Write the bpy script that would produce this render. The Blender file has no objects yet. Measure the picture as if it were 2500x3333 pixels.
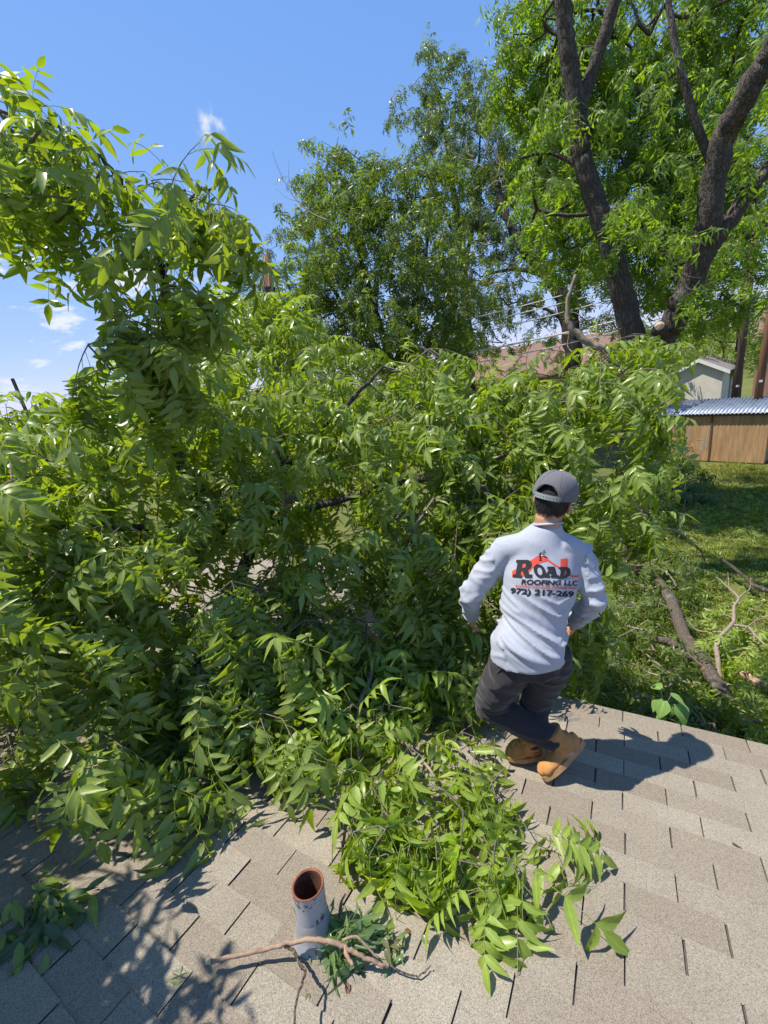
import bpy, bmesh, math, random
import numpy as np
from mathutils import Vector, Matrix, Quaternion, noise
from mathutils.bvhtree import BVHTree

scene = bpy.context.scene
COL = scene.collection
R = math.radians

# ---------------------------------------------------------------- camera
CAM_Z = 4.869
cam_data = bpy.data.cameras.new('camera')
cam = bpy.data.objects.new('camera', cam_data)
COL.objects.link(cam)
cam_data.sensor_fit = 'VERTICAL'
cam_data.sensor_height = 36.0
cam_data.lens = 36.0 * 1362.0 / 3333.3
cam_data.clip_start = 0.05
cam_data.clip_end = 2000.0
CR = Vector((0.86921, 0.47677, -0.13101))
CD = Vector((0.03386, -0.32175, -0.94622))
CF = Vector((-0.49328, 0.81803, -0.29582))
mw = Matrix((CR, -CD, -CF)).transposed().to_4x4()
mw.translation = Vector((0, 0, CAM_Z))
cam.matrix_world = mw
scene.camera = cam

# ---------------------------------------------------------------- sun and sky
SUN_DIR = Vector((0.667, 0.318, -1.632)).normalized()      # the way the light travels
sun_el = math.asin(-SUN_DIR.z)
sun_rot = math.atan2(-SUN_DIR.x, -SUN_DIR.y)
sd = bpy.data.lights.new('sun', 'SUN')
sd.energy = 5.0
sd.angle = R(0.53)
sd.color = (1.0, 0.945, 0.86)
so = bpy.data.objects.new('sun', sd)
COL.objects.link(so)
so.rotation_euler = SUN_DIR.to_track_quat('-Z', 'Y').to_euler()
so.location = (-10, -5, 30)

world = bpy.data.worlds.new('World')
scene.world = world
world.use_nodes = True
wn, wl = world.node_tree.nodes, world.node_tree.links
wn.clear()
sky = wn.new('ShaderNodeTexSky')
sky.sky_type = 'NISHITA'
sky.sun_disc = False
sky.sun_elevation = sun_el
sky.sun_rotation = sun_rot
sky.altitude = 700
sky.air_density = 1.0
sky.dust_density = 0.0
sky.ozone_density = 2.0
bg = wn.new('ShaderNodeBackground')
bg.inputs['Strength'].default_value = 0.12
out = wn.new('ShaderNodeOutputWorld')
# small fair-weather clouds low over the left horizon and one wisp higher up
tc = wn.new('ShaderNodeTexCoord')
def wmath(op, a, b=None, c=None):
    m = wn.new('ShaderNodeMath'); m.operation = op
    for i, v in enumerate((a, b, c)):
        if v is None: continue
        if isinstance(v, (int, float)): m.inputs[i].default_value = v
        else: wl.new(v, m.inputs[i])
    return m.outputs[0]
def wmap(v, a, b, c=0.0, d=1.0):
    m = wn.new('ShaderNodeMapRange'); m.clamp = True; m.interpolation_type = 'SMOOTHSTEP'
    wl.new(v, m.inputs[0])
    for i, x in enumerate((a, b, c, d)): m.inputs[i + 1].default_value = x
    return m.outputs[0]
sep = wn.new('ShaderNodeSeparateXYZ'); wl.new(tc.outputs['Generated'], sep.inputs[0])
mp = wn.new('ShaderNodeMapping'); wl.new(tc.outputs['Generated'], mp.inputs[0])
mp.inputs['Scale'].default_value = (7.0, 7.0, 20.0)
nz = wn.new('ShaderNodeTexNoise'); wl.new(mp.outputs[0], nz.inputs[0])
nz.inputs['Scale'].default_value = 1.35; nz.inputs['Detail'].default_value = 7.0; nz.inputs['Roughness'].default_value = 0.58
band = wmath('MULTIPLY', wmap(sep.outputs['Z'], 0.04, 0.10), wmap(sep.outputs['Z'], 0.24, 0.36, 1.0, 0.0))
side = wn.new('ShaderNodeVectorMath'); side.operation = 'DOT_PRODUCT'
wl.new(tc.outputs['Generated'], side.inputs[0]); side.inputs[1].default_value = (-0.917, 0.378, 0.13)
puffs = wmath('MULTIPLY', wmath('MULTIPLY', wmap(nz.outputs['Fac'], 0.50, 0.62), band), wmap(side.outputs['Value'], 0.90, 0.965))
dist = wn.new('ShaderNodeVectorMath'); dist.operation = 'DISTANCE'
wl.new(tc.outputs['Generated'], dist.inputs[0])
dist.inputs[1].default_value = (-0.6206, 0.6473, 0.4427)
mp2 = wn.new('ShaderNodeMapping'); wl.new(tc.outputs['Generated'], mp2.inputs[0])
mp2.inputs['Scale'].default_value = (1.0, 1.0, 1.0)
nz2 = wn.new('ShaderNodeTexNoise'); wl.new(mp2.outputs[0], nz2.inputs[0])
nz2.inputs['Scale'].default_value = 38.0; nz2.inputs['Detail'].default_value = 6.0
wisp = wmath('MULTIPLY', wmap(nz2.outputs['Fac'], 0.42, 0.72), wmap(dist.outputs['Value'], 0.012, 0.034, 1.0, 0.0))
cl = wmath('MINIMUM', wmath('ADD', wmath('MULTIPLY', puffs, 0.9), wmath('MULTIPLY', wisp, 0.9)), 0.92)
mix = wn.new('ShaderNodeMix'); mix.data_type = 'RGBA'
hs = wn.new('ShaderNodeHueSaturation'); hs.inputs['Saturation'].default_value = 1.0
spx = wn.new('ShaderNodeSeparateColor'); cmb = wn.new('ShaderNodeCombineColor'); wl.new(sky.outputs[0], spx.inputs[0])
for i_, (k_, g_) in enumerate(((0.99, 0.78), (1.60, 0.50), (3.40, 0.28))):      # the camera's softer, bluer rendering of the sky
    wl.new(wmath('MULTIPLY', wmath('POWER', spx.outputs[i_], g_), k_), cmb.inputs[i_])
wl.new(cmb.outputs[0], hs.inputs['Color'])
wl.new(cl, mix.inputs[0]); wl.new(hs.outputs[0], mix.inputs[6]); mix.inputs[7].default_value = (4.9, 5.1, 5.4, 1)
wl.new(mix.outputs[2], bg.inputs['Color'])
wl.new(bg.outputs[0], out.inputs['Surface'])

# ---------------------------------------------------------------- picture
scene.render.engine = 'CYCLES'
scene.view_settings.view_transform = 'Standard'
scene.view_settings.look = 'None'
scene.view_settings.gamma = 1.0
scene.view_settings.use_curve_mapping = False
scene.view_settings.exposure = 0.62
cy = scene.cycles
cy.max_bounces = 6; cy.diffuse_bounces = 2; cy.glossy_bounces = 2
cy.transmission_bounces = 4; cy.transparent_max_bounces = 6
cy.use_denoising = True
cy.sample_clamp_indirect = 6.0
cy.caustics_reflective = False; cy.caustics_refractive = False

# ---------------------------------------------------------------- materials
def new_mat(name):
    m = bpy.data.materials.new(name); m.use_nodes = True
    nt = m.node_tree
    return m, nt, nt.nodes['Principled BSDF']
class NB:
    def __init__(self, nt): self.n, self.l = nt.nodes, nt.links
    def node(self, t, **kw):
        x = self.n.new(t)
        for k, v in kw.items(): setattr(x, k, v)
        return x
    def put(self, sock, v):
        if hasattr(v, 'links'): self.l.new(v, sock)
        elif isinstance(v, (tuple, list)) and len(v) == 3 and sock.type == 'RGBA': sock.default_value = (*v, 1)
        else: sock.default_value = v
    def noise(self, vec, scale, detail=3.0, rough=0.5):
        x = self.node('ShaderNodeTexNoise'); 
        if vec is not None: self.l.new(vec, x.inputs['Vector'])
        x.inputs['Scale'].default_value = scale; x.inputs['Detail'].default_value = detail
        x.inputs['Roughness'].default_value = rough
        return x.outputs['Fac']
    def ramp(self, fac, stops):
        x = self.node('ShaderNodeValToRGB'); self.l.new(fac, x.inputs[0])
        e = x.color_ramp.elements
        while len(e) < len(stops): e.new(0.5)
        for i, (p, c) in enumerate(stops):
            e[i].position = p; e[i].color = (*c, 1) if len(c) == 3 else c
        return x.outputs[0]
    def mix(self, f, a, b, mode='MIX'):
        x = self.node('ShaderNodeMix'); x.data_type = 'RGBA'; x.blend_type = mode
        self.put(x.inputs[0], f); self.put(x.inputs[6], a); self.put(x.inputs[7], b)
        return x.outputs[2]
    def math(self, op, a, b=0.0):
        x = self.node('ShaderNodeMath'); x.operation = op
        self.put(x.inputs[0], a); self.put(x.inputs[1], b)
        return x.outputs[0]
    def rng(self, v, a, b, c=0.0, d=1.0):
        x = self.node('ShaderNodeMapRange'); self.l.new(v, x.inputs[0])
        for i, y in enumerate((a, b, c, d)): x.inputs[i + 1].default_value = y
        return x.outputs[0]
    def pos(self): return self.node('ShaderNodeNewGeometry').outputs['Position']
    def obj(self): return self.node('ShaderNodeTexCoord').outputs['Object']
    def island(self): return self.node('ShaderNodeNewGeometry').outputs['Random Per Island']
    def orand(self): return self.node('ShaderNodeObjectInfo').outputs['Random']
    def mapped(self, v, scale=(1, 1, 1), rot=(0, 0, 0)):
        x = self.node('ShaderNodeMapping'); self.l.new(v, x.inputs[0])
        x.inputs['Scale'].default_value = scale; x.inputs['Rotation'].default_value = rot
        return x.outputs[0]
    def bump(self, h, strength, dist):
        x = self.node('ShaderNodeBump'); self.l.new(h, x.inputs['Height'])
        x.inputs['Strength'].default_value = strength; x.inputs['Distance'].default_value = dist
        return x.outputs[0]

def simple_mat(name, col, rough=0.7, var=0.25, scale=12.0, bump=0.3, bdist=0.004, metal=0.0, stretch=(1, 1, 1), spec=0.4):
    m, nt, p = new_mat(name); b = NB(nt)
    v = b.mapped(b.obj(), stretch)
    f = b.noise(v, scale, 5.0, 0.6)
    lo = tuple(c * (1 - var) for c in col); hi = tuple(min(1, c * (1 + var)) for c in col)
    b.put(p.inputs['Base Color'], b.ramp(f, [(0.3, lo), (0.7, hi)]))
    p.inputs['Roughness'].default_value = rough; p.inputs['Metallic'].default_value = metal
    p.inputs['Specular IOR Level'].default_value = spec
    if bump: b.put(p.inputs['Normal'], b.bump(b.noise(v, scale * 4, 4.0, 0.6), bump, bdist))
    return m

def leaf_mat(name, top, under, trans, rough=0.38, tf=0.34, spread=0.35, yellow=0.0, midrib=True):
    m, nt, p = new_mat(name); b = NB(nt)
    r = b.island()
    r2 = b.math('FRACT', b.math('MULTIPLY', r, 17.31))
    dark = tuple(c * (1 - spread) for c in top); lite = tuple(c * (1 + spread) for c in top)
    lite = (lite[0] * 1.25, lite[1], lite[2] * 0.8)
    c = b.ramp(r, [(0.0, dark), (0.55, top), (0.93, lite), (1.0, (lite[0] * 1.5 + yellow, lite[1] * 1.25 + yellow, lite[2]))])
    back = b.node('ShaderNodeNewGeometry').outputs['Backfacing']
    c = b.mix(back, c, under)
    if midrib:
        at = b.node('ShaderNodeAttribute'); at.attribute_name = 'mid'
        rib = b.rng(at.outputs['Fac'], 0.0, 0.16, 0.55, 0.0)
        c = b.mix(rib, c, (lite[0] * 1.6, lite[1] * 1.5, lite[2] * 1.4))
    mott = b.noise(b.pos(), 55.0, 3.0, 0.6)
    c = b.mix(b.rng(mott, 0.35, 0.75, 0.0, 0.3), c, tuple(x * 0.6 for x in top))
    b.put(p.inputs['Base Color'], c)
    b.put(p.inputs['Roughness'], b.rng(r2, 0, 1, rough - 0.08, rough + 0.14))
    p.inputs['Specular IOR Level'].default_value = 0.34
    t = b.node('ShaderNodeBsdfTranslucent')
    tcol = b.mix(r2, trans, (trans[0] * 1.35, trans[1] * 1.12, trans[2] * 0.8))
    b.put(t.inputs['Color'], tcol)
    s = b.node('ShaderNodeMixShader'); s.inputs[0].default_value = tf
    b.l.new(p.outputs[0], s.inputs[1]); b.l.new(t.outputs[0], s.inputs[2])
    b.l.new(s.outputs[0], b.n['Material Output'].inputs['Surface'])
    return m

MAT = {}
MAT['leaf'] = leaf_mat('pecan_leaf', (0.132, 0.212, 0.016), (0.21, 0.27, 0.072), (0.44, 0.66, 0.018), rough=0.31, tf=0.33, spread=0.55, yellow=0.015)
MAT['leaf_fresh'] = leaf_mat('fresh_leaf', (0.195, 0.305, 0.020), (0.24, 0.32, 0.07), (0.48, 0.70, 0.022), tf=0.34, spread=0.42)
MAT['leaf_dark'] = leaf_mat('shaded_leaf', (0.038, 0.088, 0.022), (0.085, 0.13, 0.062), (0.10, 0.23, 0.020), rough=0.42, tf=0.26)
MAT['leaf_tree'] = leaf_mat('tree_leaf', (0.098, 0.172, 0.017), (0.135, 0.20, 0.045), (0.36, 0.62, 0.020), spread=0.45, tf=0.42, midrib=False)
MAT['leaf_far'] = leaf_mat('far_leaf', (0.078, 0.124, 0.026), (0.115, 0.15, 0.05), (0.23, 0.37, 0.03), tf=0.36, midrib=False)
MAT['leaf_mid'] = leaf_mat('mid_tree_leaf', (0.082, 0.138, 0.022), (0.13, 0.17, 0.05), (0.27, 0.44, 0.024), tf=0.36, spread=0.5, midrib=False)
MAT['leaf_oak'] = leaf_mat('oak_leaf', (0.088, 0.175, 0.032), (0.15, 0.21, 0.085), (0.22, 0.42, 0.03), tf=0.3)
MAT['leaf_bright'] = leaf_mat('bright_leaf', (0.20, 0.36, 0.060), (0.22, 0.36, 0.1), (0.36, 0.60, 0.06), tf=0.36)
MAT['leaf_wilt'] = leaf_mat('wilted_leaf', (0.13, 0.15, 0.03), (0.15, 0.15, 0.07), (0.22, 0.26, 0.03), tf=0.25, midrib=False)
MAT['leaf_brown'] = simple_mat('dry_leaf', (0.15, 0.068, 0.032), 0.8, 0.35, 60)
MAT['grass'] = leaf_mat('grass_blade', (0.165, 0.20, 0.030), (0.18, 0.21, 0.04), (0.34, 0.43, 0.03), rough=0.6, tf=0.3, spread=0.45, midrib=False)
MAT['stem'] = simple_mat('green_stem', (0.20, 0.235, 0.055), 0.6, 0.25, 40, 0)
MAT['twig'] = simple_mat('twig_bark', (0.155, 0.125, 0.098), 0.85, 0.35, 45, 0.6, 0.002)

def bark_mat(name, col, scale=16.0, ridge=0.75):
    m, nt, p = new_mat(name); b = NB(nt)
    v = b.mapped(b.obj(), (1.0, 1.0, 0.22))
    vor = b.node('ShaderNodeTexVoronoi'); vor.feature = 'DISTANCE_TO_EDGE'
    wob = b.node('ShaderNodeTexNoise'); b.l.new(v, wob.inputs['Vector']); wob.inputs['Scale'].default_value = scale * 0.7; wob.inputs['Detail'].default_value = 4
    mx = b.mix(0.10, v, wob.outputs['Color'])
    b.l.new(mx, vor.inputs['Vector']); vor.inputs['Scale'].default_value = scale * 1.6
    crack = b.rng(vor.outputs['Distance'], 0.0, 0.16)
    big = b.noise(b.obj(), 2.2, 4.0, 0.65)
    fine = b.noise(v, scale * 5, 5.0, 0.7)
    base = b.ramp(fine, [(0.25, tuple(c * 0.6 for c in col)), (0.6, col), (0.8, tuple(min(1, c * 1.55) for c in col))])
    lich = b.ramp(big, [(0.0, (0, 0, 0)), (0.56, (0, 0, 0)), (0.68, (1, 1, 1))])
    c = b.mix(b.math('MULTIPLY', lich, 0.45), base, (0.30, 0.30, 0.28))
    c = b.mix(b.rng(crack, 0.0, 1.0, 0.5, 0.0), c, tuple(x * 0.35 for x in col))
    b.put(p.inputs['Base Color'], c)
    p.inputs['Roughness'].default_value = 0.92; p.inputs['Specular IOR Level'].default_value = 0.2
    h = b.math('ADD', b.math('MULTIPLY', crack, 1.0), b.math('MULTIPLY', fine, 0.5))
    b.put(p.inputs['Normal'], b.bump(h, ridge, 0.03))
    return m
MAT['bark'] = bark_mat('pecan_bark', (0.115, 0.096, 0.080))
MAT['bark_dark'] = bark_mat('dark_bark', (0.075, 0.062, 0.055))
MAT['bark_pale'] = bark_mat('pale_bark', (0.185, 0.148, 0.112), 22)
MAT['wood'] = simple_mat('torn_wood', (0.44, 0.245, 0.115), 0.8, 0.45, 8, 0.8, 0.01, stretch=(6, 6, 0.5))
MAT['cutwood'] = simple_mat('cut_wood', (0.42, 0.26, 0.17), 0.8, 0.35, 14, 0.4)
MAT['deadwood'] = simple_mat('bare_wood', (0.25, 0.195, 0.145), 0.85, 0.3, 30, 0.5, 0.003)
MAT['stickbark'] = simple_mat('stick_bark', (0.27, 0.18, 0.12), 0.8, 0.35, 60, 0.7, 0.002)

def shingle_mat(name, a, b_, dark=0.55):
    m, nt, p = new_mat(name); b = NB(nt)
    rnd = b.math('FRACT', b.math('ADD', b.orand(), b.math('MULTIPLY', b.island(), 0.731)))
    tone = b.ramp(rnd, [(0.0, b_), (0.35, tuple((x + y) / 2 for x, y in zip(a, b_))), (0.7, a), (1.0, tuple(x * 1.1 for x in a))])
    ps = b.pos()
    patch = b.noise(ps, 3.2, 4.0, 0.6)
    tone = b.mix(b.rng(patch, 0.38, 0.68, 0.0, 0.45), tone, b_)
    g = b.noise(ps, 330.0, 2.0, 0.9)
    vor = b.node('ShaderNodeTexVoronoi'); b.l.new(ps, vor.inputs['Vector']); vor.inputs['Scale'].default_value = 400.0
    sp = b.node('ShaderNodeSeparateColor'); b.l.new(vor.outputs['Color'], sp.inputs[0])
    gran = b.ramp(sp.outputs[0], [(0.0, (dark * 0.9,) * 3), (0.2, (dark * 1.5,) * 3), (0.6, (1.0, 0.99, 0.97)), (1.0, (1.30, 1.29, 1.26))])
    c = b.mix(1.0, tone, gran, 'MULTIPLY')
    b.put(p.inputs['Base Color'], c)
    p.inputs['Roughness'].default_value = 0.93; p.inputs['Specular IOR Level'].default_value = 0.25
    b.put(p.inputs['Normal'], b.bump(b.math('ADD', b.math('MULTIPLY', sp.outputs[0], 0.7), g), 0.65, 0.0022))
    return m
MAT['shingle'] = shingle_mat('asphalt_shingle', (0.290, 0.255, 0.200), (0.232, 0.194, 0.149))
MAT['underlay'] = simple_mat('roof_underlay', (0.100, 0.084, 0.072), 0.95, 0.3, 150, 0.6, 0.002)
MAT['farroof'] = shingle_mat('far_roof', (0.175, 0.108, 0.086), (0.135, 0.080, 0.064), 0.8)
MAT['farroof_grey'] = shingle_mat('far_grey_roof', (0.22, 0.19, 0.18), (0.18, 0.16, 0.15), 0.8)
MAT['fascia'] = simple_mat('painted_fascia', (0.55, 0.52, 0.46), 0.7, 0.12, 6)
MAT['brickwall'] = simple_mat('house_wall', (0.30, 0.17, 0.12), 0.9, 0.25, 9)
# ---------------------------------------------------------------- builders
def link(name, me, parent=None, mat=None):
    o = bpy.data.objects.new(name, me)
    COL.objects.link(o)
    if parent is not None: o.parent = parent
    if mat is not None and not me.materials: me.materials.append(mat)
    return o
def empty(name, loc, label, cat, group=None):
    o = bpy.data.objects.new(name, None); COL.objects.link(o)
    o.empty_display_size = 0.1; o.location = loc
    o['label'] = label; o['category'] = cat
    if group: o['group'] = group
    bpy.context.view_layer.update() if False else None
    return o
def tag(o, label=None, cat=None, group=None, kind=None):
    for k, v in (('label', label), ('category', cat), ('group', group), ('kind', kind)):
        if v: o[k] = v
    return o
def tri_mesh(name, V, F, mats=(), mid=None, fmat=None, smooth=True):
    me = bpy.data.meshes.new(name)
    V = np.asarray(V, np.float32); F = np.asarray(F, np.int32)
    me.vertices.add(len(V)); me.vertices.foreach_set('co', V.ravel())
    me.loops.add(F.size); me.loops.foreach_set('vertex_index', F.ravel())
    me.polygons.add(len(F)); me.polygons.foreach_set('loop_start', np.arange(0, F.size, F.shape[1], dtype=np.int32))
    me.polygons.foreach_set('use_smooth', np.full(len(F), smooth))
    for m in mats: me.materials.append(m)
    if fmat is not None: me.polygons.foreach_set('material_index', np.asarray(fmat, np.int32))
    if mid is not None:
        a = me.attributes.new('mid', 'FLOAT', 'POINT'); a.data.foreach_set('value', np.asarray(mid, np.float32))
    me.update(calc_edges=True)
    return me
class MB:
    """collects boxes, tubes and faces, to be linked as one mesh object"""
    def __init__(self): self.v = []; self.f = []
    def add(self, vs, fs):
        o = len(self.v); self.v += [tuple(x) for x in vs]; self.f += [tuple(i + o for i in f) for f in fs]
    def box(self, lo, hi, M=None):
        x0, y0, z0 = lo; x1, y1, z1 = hi
        vs = [Vector(p) for p in ((x0, y0, z0), (x1, y0, z0), (x1, y1, z0), (x0, y1, z0), (x0, y0, z1), (x1, y0, z1), (x1, y1, z1), (x0, y1, z1))]
        if M is not None: vs = [M @ p for p in vs]
        self.add(vs, [(0, 3, 2, 1), (4, 5, 6, 7), (0, 1, 5, 4), (1, 2, 6, 5), (2, 3, 7, 6), (3, 0, 4, 7)])
    def tube(self, pts, rad, n=8, cap=True, wob=0.0, rnd=None, flat=None, up=None):
        pts = [Vector(p) for p in pts]
        if not hasattr(rad, '__len__'): rad = [rad] * len(pts)
        rings = []; u = None
        for i, p in enumerate(pts):
            t = (pts[min(i + 1, len(pts) - 1)] - pts[max(i - 1, 0)]).normalized()
            if up is not None: u = Vector(up)
            if u is None: u = Vector((1, 0, 0)) if abs(t.x) < 0.8 else Vector((0, 1, 0))
            u = (u - t * u.dot(t)).normalized(); w = t.cross(u)
            r = rad[i]; ra, rb = (r if hasattr(r, '__len__') else (r, r))
            ring = []
            for k in range(n):
                a = 2 * math.pi * k / n
                j = 1 + (rnd.uniform(-wob, wob) if wob and rnd else 0)
                ring.append(p + u * (ra * math.cos(a) * j) + w * (rb * math.sin(a) * j))
            rings.append(ring)
        vs = [v for r_ in rings for v in r_]; fs = []
        for i in range(len(pts) - 1):
            for k in range(n):
                a, b = i * n + k, i * n + (k + 1) % n
                fs.append((a, b, b + n, a + n))
        if cap:
            fs.append(tuple(range(n - 1, -1, -1))); o = (len(pts) - 1) * n
            fs.append(tuple(range(o, o + n)))
        self.add(vs, fs)
    def mesh(self, name, smooth=False):
        me = bpy.data.meshes.new(name); me.from_pydata(self.v, [], self.f); me.update()
        if smooth: me.polygons.foreach_set('use_smooth', [True] * len(me.polygons))
        return me
    def build(self, name, mat, parent=None, smooth=False):
        return link(name, self.mesh(name, smooth), parent, mat)
def curve_pts(pts, n=6):
    """Catmull-Rom through pts, n steps per span"""
    P = [Vector(p) for p in pts]; out = []
    for i in range(len(P) - 1):
        a, b, c, d = P[max(i - 1, 0)], P[i], P[i + 1], P[min(i + 2, len(P) - 1)]
        for k in range(n):
            t = k / n
            out.append(0.5 * ((2 * b) + (c - a) * t + (2 * a - 5 * b + 4 * c - d) * t * t + (3 * b - a - 3 * c + d) * t ** 3))
    out.append(P[-1]); return out
def lerp_list(vals, n):
    out = []
    for i in range(len(vals) - 1):
        for k in range(n):
            t = k / n; a, b = vals[i], vals[i + 1]
            out.append(tuple(x + (y - x) * t for x, y in zip(a, b)) if hasattr(a, '__len__') else a + (b - a) * t)
    out.append(vals[-1]); return out
def limb(mb, pts, rads, rnd, n=6, sides=10, wob=0.05, kink=0.0):
    P = curve_pts(pts, n); Rr = lerp_list(rads, n)
    if kink: P = [p + Vector((rnd.gauss(0, kink), rnd.gauss(0, kink), rnd.gauss(0, kink))) if 0 < i < len(P) - 1 else p for i, p in enumerate(P)]
    mb.tube(P, Rr, sides, wob=wob, rnd=rnd)

ROOF_T = math.tan(R(12.0))
def roof_z(y): return 2.549 + (2.632 - y) * ROOF_T
SL = Vector((0, math.cos(R(12)), -math.sin(R(12)))); NL = Vector((0, math.sin(R(12)), math.cos(R(12))))

# ---------------------------------------------------------------- leaves
def make_leaflet(rng, base, d, s, n, L, W, falc, curl, fold, lite, shape='lance'):
    """vertices, triangles and midrib distance of one leaflet from base along d (s sideways, n up)"""
    if lite: ts = [0.0, 0.45, 1.0]; ws = [0.0, 1.0, 0.0]
    else: ts = [0.0, 0.16, 0.42, 0.72, 1.0]; ws = [0.10, 0.82, 1.0, 0.52, 0.0]
    V, mid = [], []
    tw = rng.uniform(-1.1, 1.1); wav = rng.uniform(0, 6)
    for t, w in zip(ts, ws):
        c = base + d * (L * t * (1 - 0.12 * curl * t)) + s * (falc * L * t * t) - n * (curl * L * t * t) + n * (0.02 * L * math.sin(wav + 5 * t))
        a = tw * t
        sv = s * math.cos(a) + n * math.sin(a); nv = n * math.cos(a) - s * math.sin(a)
        for k in (-1, 0, 1):
            if w == 0.0 and k != 0: continue
            V.append(c + sv * (k * w * W * 0.5) + nv * (abs(k) * fold * w * W * 0.5)); mid.append(abs(k))
    F = []
    if lite: F = [(0, 1, 2), (0, 2, 3), (1, 4, 2), (2, 4, 3)] if len(V) == 5 else []
    else:
        for i in range(3):
            o = i * 3
            F += [(o, o + 3, o + 4), (o, o + 4, o + 1), (o + 1, o + 4, o + 5), (o + 1, o + 5, o + 2)]
        o = 9; F += [(o, 12, o + 1), (o + 1, 12, o + 2)]
    F = [(a, c, b) for a, b, c in F]
    return V, F, mid
def make_compound(seed, nl=11, L=0.30, ll=0.12, droop=0.9, lite=False, wid=0.31):
    """a pinnate leaf: rachis along +X bending down, opposite leaflets and one at the tip"""
    rng = random.Random(seed)
    P = []; p = np.array([0.0, 0, 0]); N = 8; a0 = rng.uniform(-0.1, 0.25); yaw = rng.uniform(-0.4, 0.4)
    for i in range(N + 1):
        P.append(p.copy()); t = i / N
        a = a0 - droop * t; y = yaw * t
        p = p + np.array([math.cos(a) * math.cos(y), math.cos(a) * math.sin(y), math.sin(a)]) * (L / N)
    V, F, mid, fm = [], [], [], []
    def at(t):
        x = min(t * N, N - 1e-6); i = int(x); f = x - i
        T = P[i + 1] - P[i]; return P[i] * (1 - f) + P[i + 1] * f, T / np.linalg.norm(T)
    def put(v, f, m, mat):
        o = len(V); V.extend(v); F.extend([tuple(i + o for i in t) for t in f]); mid.extend(m); fm.extend([mat] * len(f))
    # rachis
    rr = 0.0016 if not lite else 0.0022
    st = 5 if not lite else 2
    ring = []
    for k in range(st + 1):
        c, T = at(k / st); S = np.cross([0, 0, 1.0], T); S /= np.linalg.norm(S) + 1e-9; U = np.cross(T, S)
        ring.append([c + S * rr, c - S * rr * 0.5 + U * rr * 0.87, c - S * rr * 0.5 - U * rr * 0.87])
    rv = [x for r_ in ring for x in r_]; rf = []
    for k in range(st):
        for j in range(3):
            a, b = k * 3 + j, k * 3 + (j + 1) % 3
            rf += [(a, b, b + 3), (a, b + 3, a + 3)]
    put(rv, rf, [0.5] * len(rv), 1)
    pairs = (nl - 1) // 2
    for i in range(pairs):
        t = 0.28 + 0.66 * i / max(1, pairs - 1) * 0.97
        c, T = at(t); S = np.cross([0, 0, 1.0], T); S /= np.linalg.norm(S); U = np.cross(T, S)
        sz = 0.62 + 0.38 * math.sin(math.pi * (0.25 + 0.6 * i / pairs))
        for sg in (-1, 1):
            if rng.random() < 0.04: continue
            fwd = rng.uniform(0.25, 1.0); dn = rng.uniform(0.1, 1.15)
            d = S * sg + T * fwd - np.array([0, 0, 1.0]) * dn; d /= np.linalg.norm(d)
            n = U + rng.uniform(-.8, .8) * S + rng.uniform(-.3, .3) * T; n -= d * n.dot(d); n /= np.linalg.norm(n)
            s = np.cross(n, d) 
            Lq = ll * sz * rng.uniform(0.85, 1.15)
            put(*make_leaflet(rng, c, d, s, n, Lq, Lq * wid * rng.uniform(0.85, 1.2), sg * rng.uniform(0.05, 0.28), rng.uniform(0.0, 0.65), rng.uniform(0.1, 0.6), lite), 0)
    c, T = at(1.0); S = np.cross([0, 0, 1.0], T); S /= np.linalg.norm(S) + 1e-9; n = np.cross(T, S)
    d = T - np.array([0, 0, 0.3]); d /= np.linalg.norm(d); n -= d * n.dot(d); n /= np.linalg.norm(n)
    put(*make_leaflet(rng, c, d, np.cross(n, d), n, ll * 1.1, ll * 1.1 * wid, rng.uniform(-.15, .15), 0.2, 0.3, lite), 0)
    return np.array(V), np.array(F), np.array(mid), np.array(fm)
LEAF_HI = [make_compound(i, rnl, 0.27 + 0.02 * (i % 4), 0.115 + 0.006 * (i % 4), dr) for i, (rnl, dr) in enumerate([(11, .5), (9, .9), (11, 1.3), (13, .8), (9, 1.6), (11, 1.0), (9, .3), (7, 1.1), (11, 1.8), (13, 1.3)])]
LEAF_LITE = [make_compound(40 + i, rnl, 0.28, 0.125, dr, True, 0.30) for i, (rnl, dr) in enumerate([(9, .5), (9, 1.0), (11, 1.4), (9, .8), (7, 1.2), (9, 1.7)])]

def frame(d, up, roll):
    x = d / np.linalg.norm(d); z = up - x * up.dot(x)
    if np.linalg.norm(z) < 1e-4: z = np.array([0, 1.0, 0]) - x * x[1]
    z /= np.linalg.norm(z); y = np.cross(z, x)
    c, s = math.cos(roll), math.sin(roll)
    y2, z2 = y * c + z * s, z * c - y * s
    return np.stack([x, y2, z2], 1)
def merge(variants, inst):
    """inst: list of (variant, 3x3 rotation*scale, origin) -> one vertex/face set"""
    V, F, M, FM = [], [], [], []; o = 0
    for k, A, p in inst:
        v, f, m, fm = variants[k]
        V.append(v @ A.T + p); F.append(f + o); M.append(m); FM.append(fm); o += len(v)
    return np.concatenate(V), np.concatenate(F), np.concatenate(M), np.concatenate(FM)
CAMP = np.array([0, 0, CAM_Z]); CAMB = np.array([list(CR), list(CD), list(CF)])
def in_view(p):
    q = CAMB @ (p - CAMP)
    return q[2] > 0.3 and abs(q[0] / q[2]) < 0.93 and abs(q[1] / q[2]) < 1.24, q[2]

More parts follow.
